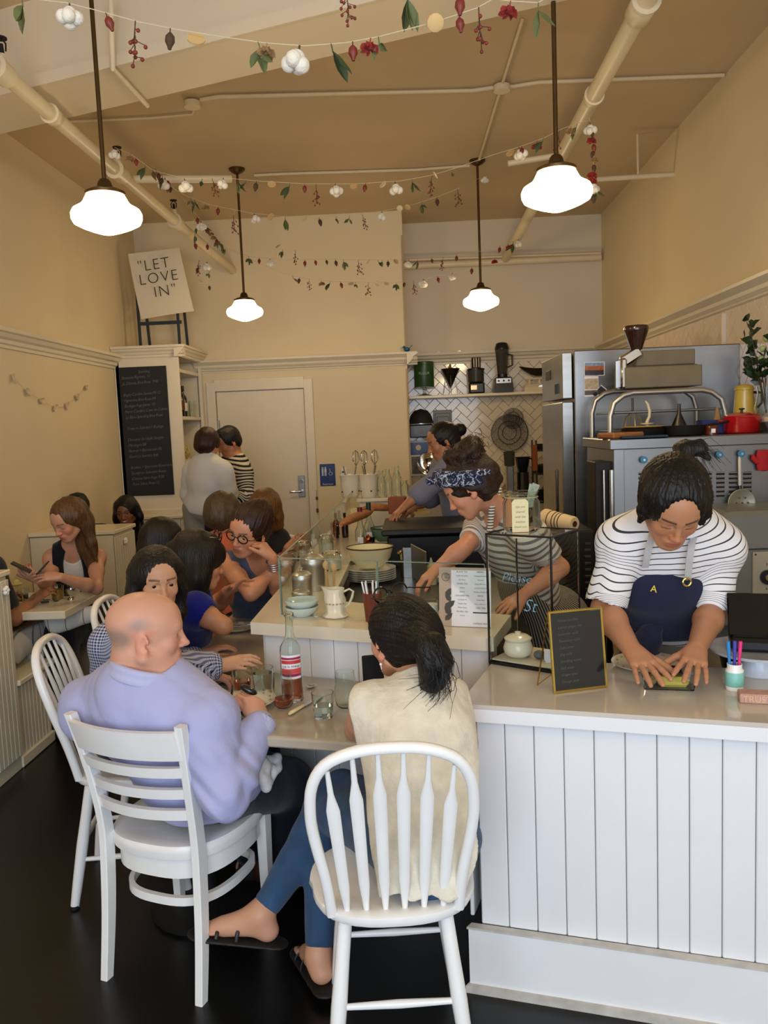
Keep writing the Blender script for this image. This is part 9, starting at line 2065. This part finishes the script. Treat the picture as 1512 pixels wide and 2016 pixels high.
G = {'L': [proto(lambda s=s: mk_leaves(s,3,0.052,LFG)) for s in (1,2)]+[proto(lambda: mk_leaves(5,2,0.06,LFG2))], 'l': [proto(lambda: mk_leaves(7,1,0.045,LFG2)), proto(lambda: mk_leaves(8,2,0.034,LFG))], 'C': [proto(mk_cotton)], 'h': [proto(lambda: mk_hip(REDH)), proto(lambda: mk_hip(mat('dry_bud','#4a3524',0.8)))], 'b': [proto(lambda: mk_berries(1)), proto(lambda: mk_berries(4))], 's': [proto(lambda: mk_slice(PALE)), proto(lambda: mk_slice(mat('dry_slice_pale','#d3c19a',0.8)))], 'f': [proto(lambda: mk_flower(REDF)), proto(lambda: mk_flower(mat('dry_flower_tan','#95744d',0.8)))]}
GN = {'L':'leaf_sprig','l':'leaf','C':'cotton_boll','h':'rosehip','b':'berry_sprig','s':'dried_slice','f':'dried_flower'}
grr = random.Random(21)
def garland(label,pts,items,sc=1.22,pre=(),post=()):
    """pts: (px, py, Y) along the thread; items: (px, py, kind) hung from the thread at those places"""
    W = [V(q) for q in pre]+[atY(*p) for p in pts]+[V(q) for q in post]; o0 = W[0]; t = thing('dried_flower_garland',label,'garland',o0,0,None)
    MB().tube([w-o0 for w in W],0.0011,4).build('thread',THR,t)
    for (px,py,k) in items:
        # depth from the nearest thread segment
        best = min(range(len(pts)-1),key=lambda i: abs(px-(pts[i][0]+pts[i+1][0])/2)+0.7*abs(py-(pts[i][1]+pts[i+1][1])/2)); a,b = pts[best],pts[best+1]; L2 = (b[0]-a[0])**2+(b[1]-a[1])**2; f = max(0,min(1,((px-a[0])*(b[0]-a[0])+(py-a[1])*(b[1]-a[1]))/max(L2,1)))
        Y = a[2]+(b[2]-a[2])*f; tp = atY(a[0]+(b[0]-a[0])*f,a[1]+(b[1]-a[1])*f,Y); me = grr.choice(G[k]); o = bpy.data.objects.new(GN[k],me); C.objects.link(o); o.parent = t
        p = atY(px,py,Y); d = (p-tp).length; o.location = (p if d > 0.05 else tp)-o0; o.location.z += (0.02 if d > 0.05 else 0.0); o.rotation_euler = (grr.uniform(-0.25,0.25),grr.uniform(-0.25,0.25),grr.uniform(0,6.28)); q = grr.uniform(0.9,1.2)*sc; o.scale = (q,q,q)
        if d > 0.05: MB().tube([tp-o0,o.location.copy()],0.0008,4).build('thread',THR,t)
def auto(pts,step,seed,kinds='LhCbsflhLh'):
    r_ = random.Random(seed); out = []
    for a,b in zip(pts,pts[1:]):
        L = math.hypot(b[0]-a[0],b[1]-a[1]); n = max(1,int(L/step))
        for i in range(n): f = (i+0.5)/n; out.append((a[0]+(b[0]-a[0])*f,a[1]+(b[1]-a[1])*f,r_.choice(kinds)))
    return out
ya = 1.95
garland('nearest dried flower garland across the top, left swag with the big cotton bolls',[(-40,-60,ya),(40,-5,ya),(130,5,ya),(190,20,ya),(270,42,ya),(350,58,ya),(450,74,ya),(520,84,ya),(600,90,ya),(680,84,ya),(745,72,ya),(850,45,ya),(940,15,ya),(1020,-30,ya)],[(42,2,'L'),(138,2,'C'),(207,28,'h'),(268,35,'b'),(336,52,'h'),(387,58,'s'),(508,82,'L'),(526,82,'f'),(590,90,'C'),(652,90,'L'),(695,86,'h'),(730,76,'f'),(748,70,'l'),(857,48,'s'),(907,38,'h'),(960,45,'b')],sc=1.12,pre=[(-1.66,1.95,3.16)],post=[(0.95,1.95,3.21)])
garland('topmost dried flower garland, right part with a large leaf and yellow flower',[(600,-60,ya),(680,-20,ya),(800,-18,ya),(900,-14,ya),(1005,2,ya),(1060,5,ya),(1130,-40,ya)],[(680,-12,'b'),(802,-10,'L'),(1005,8,'f'),(1062,6,'L'),(905,-8,'h')],sc=1.1,pre=[(-1.66,1.9,3.16)],post=[(0.95,1.95,3.21)])
Yg = 4.4
m2 = [(225,290,4.62),(260,305,4.5),(300,335,4.4),(365,352,4.2),(440,350,4.3),(505,356,Yg),(600,362,Yg),(700,362,Yg),(790,356,Yg),(850,345,Yg),(900,330,Yg),(970,305,Yg),(1020,290,4.3),(1070,272,4.2),(1110,252,4.25),(1160,236,4.34)]
garland('middle garland from the left pipe to the right pipe, upper swag',m2,[(225,292,'C'),(255,306,'f'),(262,318,'h'),(282,330,'L'),(302,336,'h'),(365,344,'C'),(398,352,'l'),(418,356,'b'),(437,362,'C'),(468,358,'L'),(484,358,'l'),(505,360,'h'),(535,364,'s'),(570,368,'L'),(600,366,'h'),(622,366,'b'),(660,368,'C'),(695,368,'s'),(720,362,'h'),(750,364,'s'),(778,362,'C'),(812,358,'L'),(850,344,'b'),(862,340,'s'),(890,335,'l'),(1000,290,'s'),(1020,286,'C'),(1030,296,'h'),(1060,282,'f'),(1070,272,'L'),(1105,262,'b'),(1125,245,'f'),(1135,240,'L')])
garland('garland strand hanging straight down from the right pipe beside the big lamp',[(1160,232,4.33),(1166,260,4.33),(1170,300,4.33),(1168,340,4.33),(1170,372,4.33),(1168,395,4.33)],auto([(1150,236,0),(1166,260,0),(1170,300,0),(1166,340,0),(1168,385,0)],11,5,'LlhsCfh'))
Yh = 5.2
m3 = [(300,345,5.0),(365,385,5.1),(410,402,5.2),(437,408,Yh),(497,420,Yh),(560,426,Yh),(630,428,Yh),(700,424,Yh),(755,415,Yh),(805,405,Yh),(860,388,Yh),(905,370,Yh),(955,345,6.5)]
garland('middle garland, lower swag before the top of the back wall',m3,[(330,365,'h'),(375,392,'l'),(385,386,'L'),(409,388,'f'),(430,405,'h'),(460,430,'b'),(500,424,'C'),(530,426,'s'),(562,428,'L'),(597,426,'s'),(628,430,'h'),(662,428,'l'),(688,424,'l'),(714,428,'b'),(752,414,'C'),(787,408,'s'),(806,404,'s'),(832,404,'L'),(860,388,'h'),(903,378,'b'),(960,345,'C')])
garland('garland wound round the lower end of the left pipe',[(300,325,4.8),(325,350,5.0),(372,405,5.6),(400,440,6.1),(420,462,6.5),(446,490,7.0)],auto([(300,330,0),(330,352,0),(330,372,0)],9,3)+auto([(376,430,0),(400,450,0),(418,470,0),(446,492,0)],8,4,'LhCflh')+[(436,462,'L'),(384,482,'h'),(408,484,'h'),(392,518,'b'),(408,520,'C'),(390,530,'h'),(412,540,'l'),(398,556,'s'),(412,566,'h'),(377,440,'s'),(386,448,'l'),(384,466,'L')])
Yi = 6.5
m4 = [(446,488,7.0),(490,505,Yi),(560,512,Yi),(640,510,Yi),(720,512,Yi),(800,512,Yi),(870,506,Yi),(940,496,Yi),(1000,480,Yi),(1040,462,7.0)]
garland('far garland, upper swag before the back wall',m4,[(492,508,'L'),(510,510,'h'),(530,520,'C'),(545,486,'s'),(557,496,'L'),(582,498,'b'),(600,506,'h'),(620,504,'h'),(642,508,'h'),(660,508,'h'),(676,512,'L'),(705,518,'b'),(722,514,'s'),(744,514,'l'),(752,514,'l'),(764,516,'h'),(782,514,'s'),(805,514,'C'),(823,518,'L'),(850,515,'h'),(873,508,'b'),(900,508,'h'),(985,486,'h'),(1000,482,'f'),(1012,478,'L'),(1022,474,'C')])
m5 = [(446,490,7.0),(560,540,6.7),(600,548,6.7),(650,554,6.7),(720,556,6.7),(780,556,6.7),(840,548,6.7),(900,536,6.7),(960,515,6.8),(1010,490,7.3)]
garland('far garland, lowest swag before the back wall',m5,[(575,546,'l'),(590,544,'h'),(608,552,'b'),(632,552,'f'),(652,558,'L'),(670,554,'h'),(690,556,'s'),(700,560,'l'),(725,562,'b'),(745,556,'s'),(762,556,'s'),(780,564,'L'),(797,556,'h'),(815,560,'b'),(835,552,'C'),(862,548,'h'),(892,544,'C'),(930,528,'h'),(975,512,'f')])
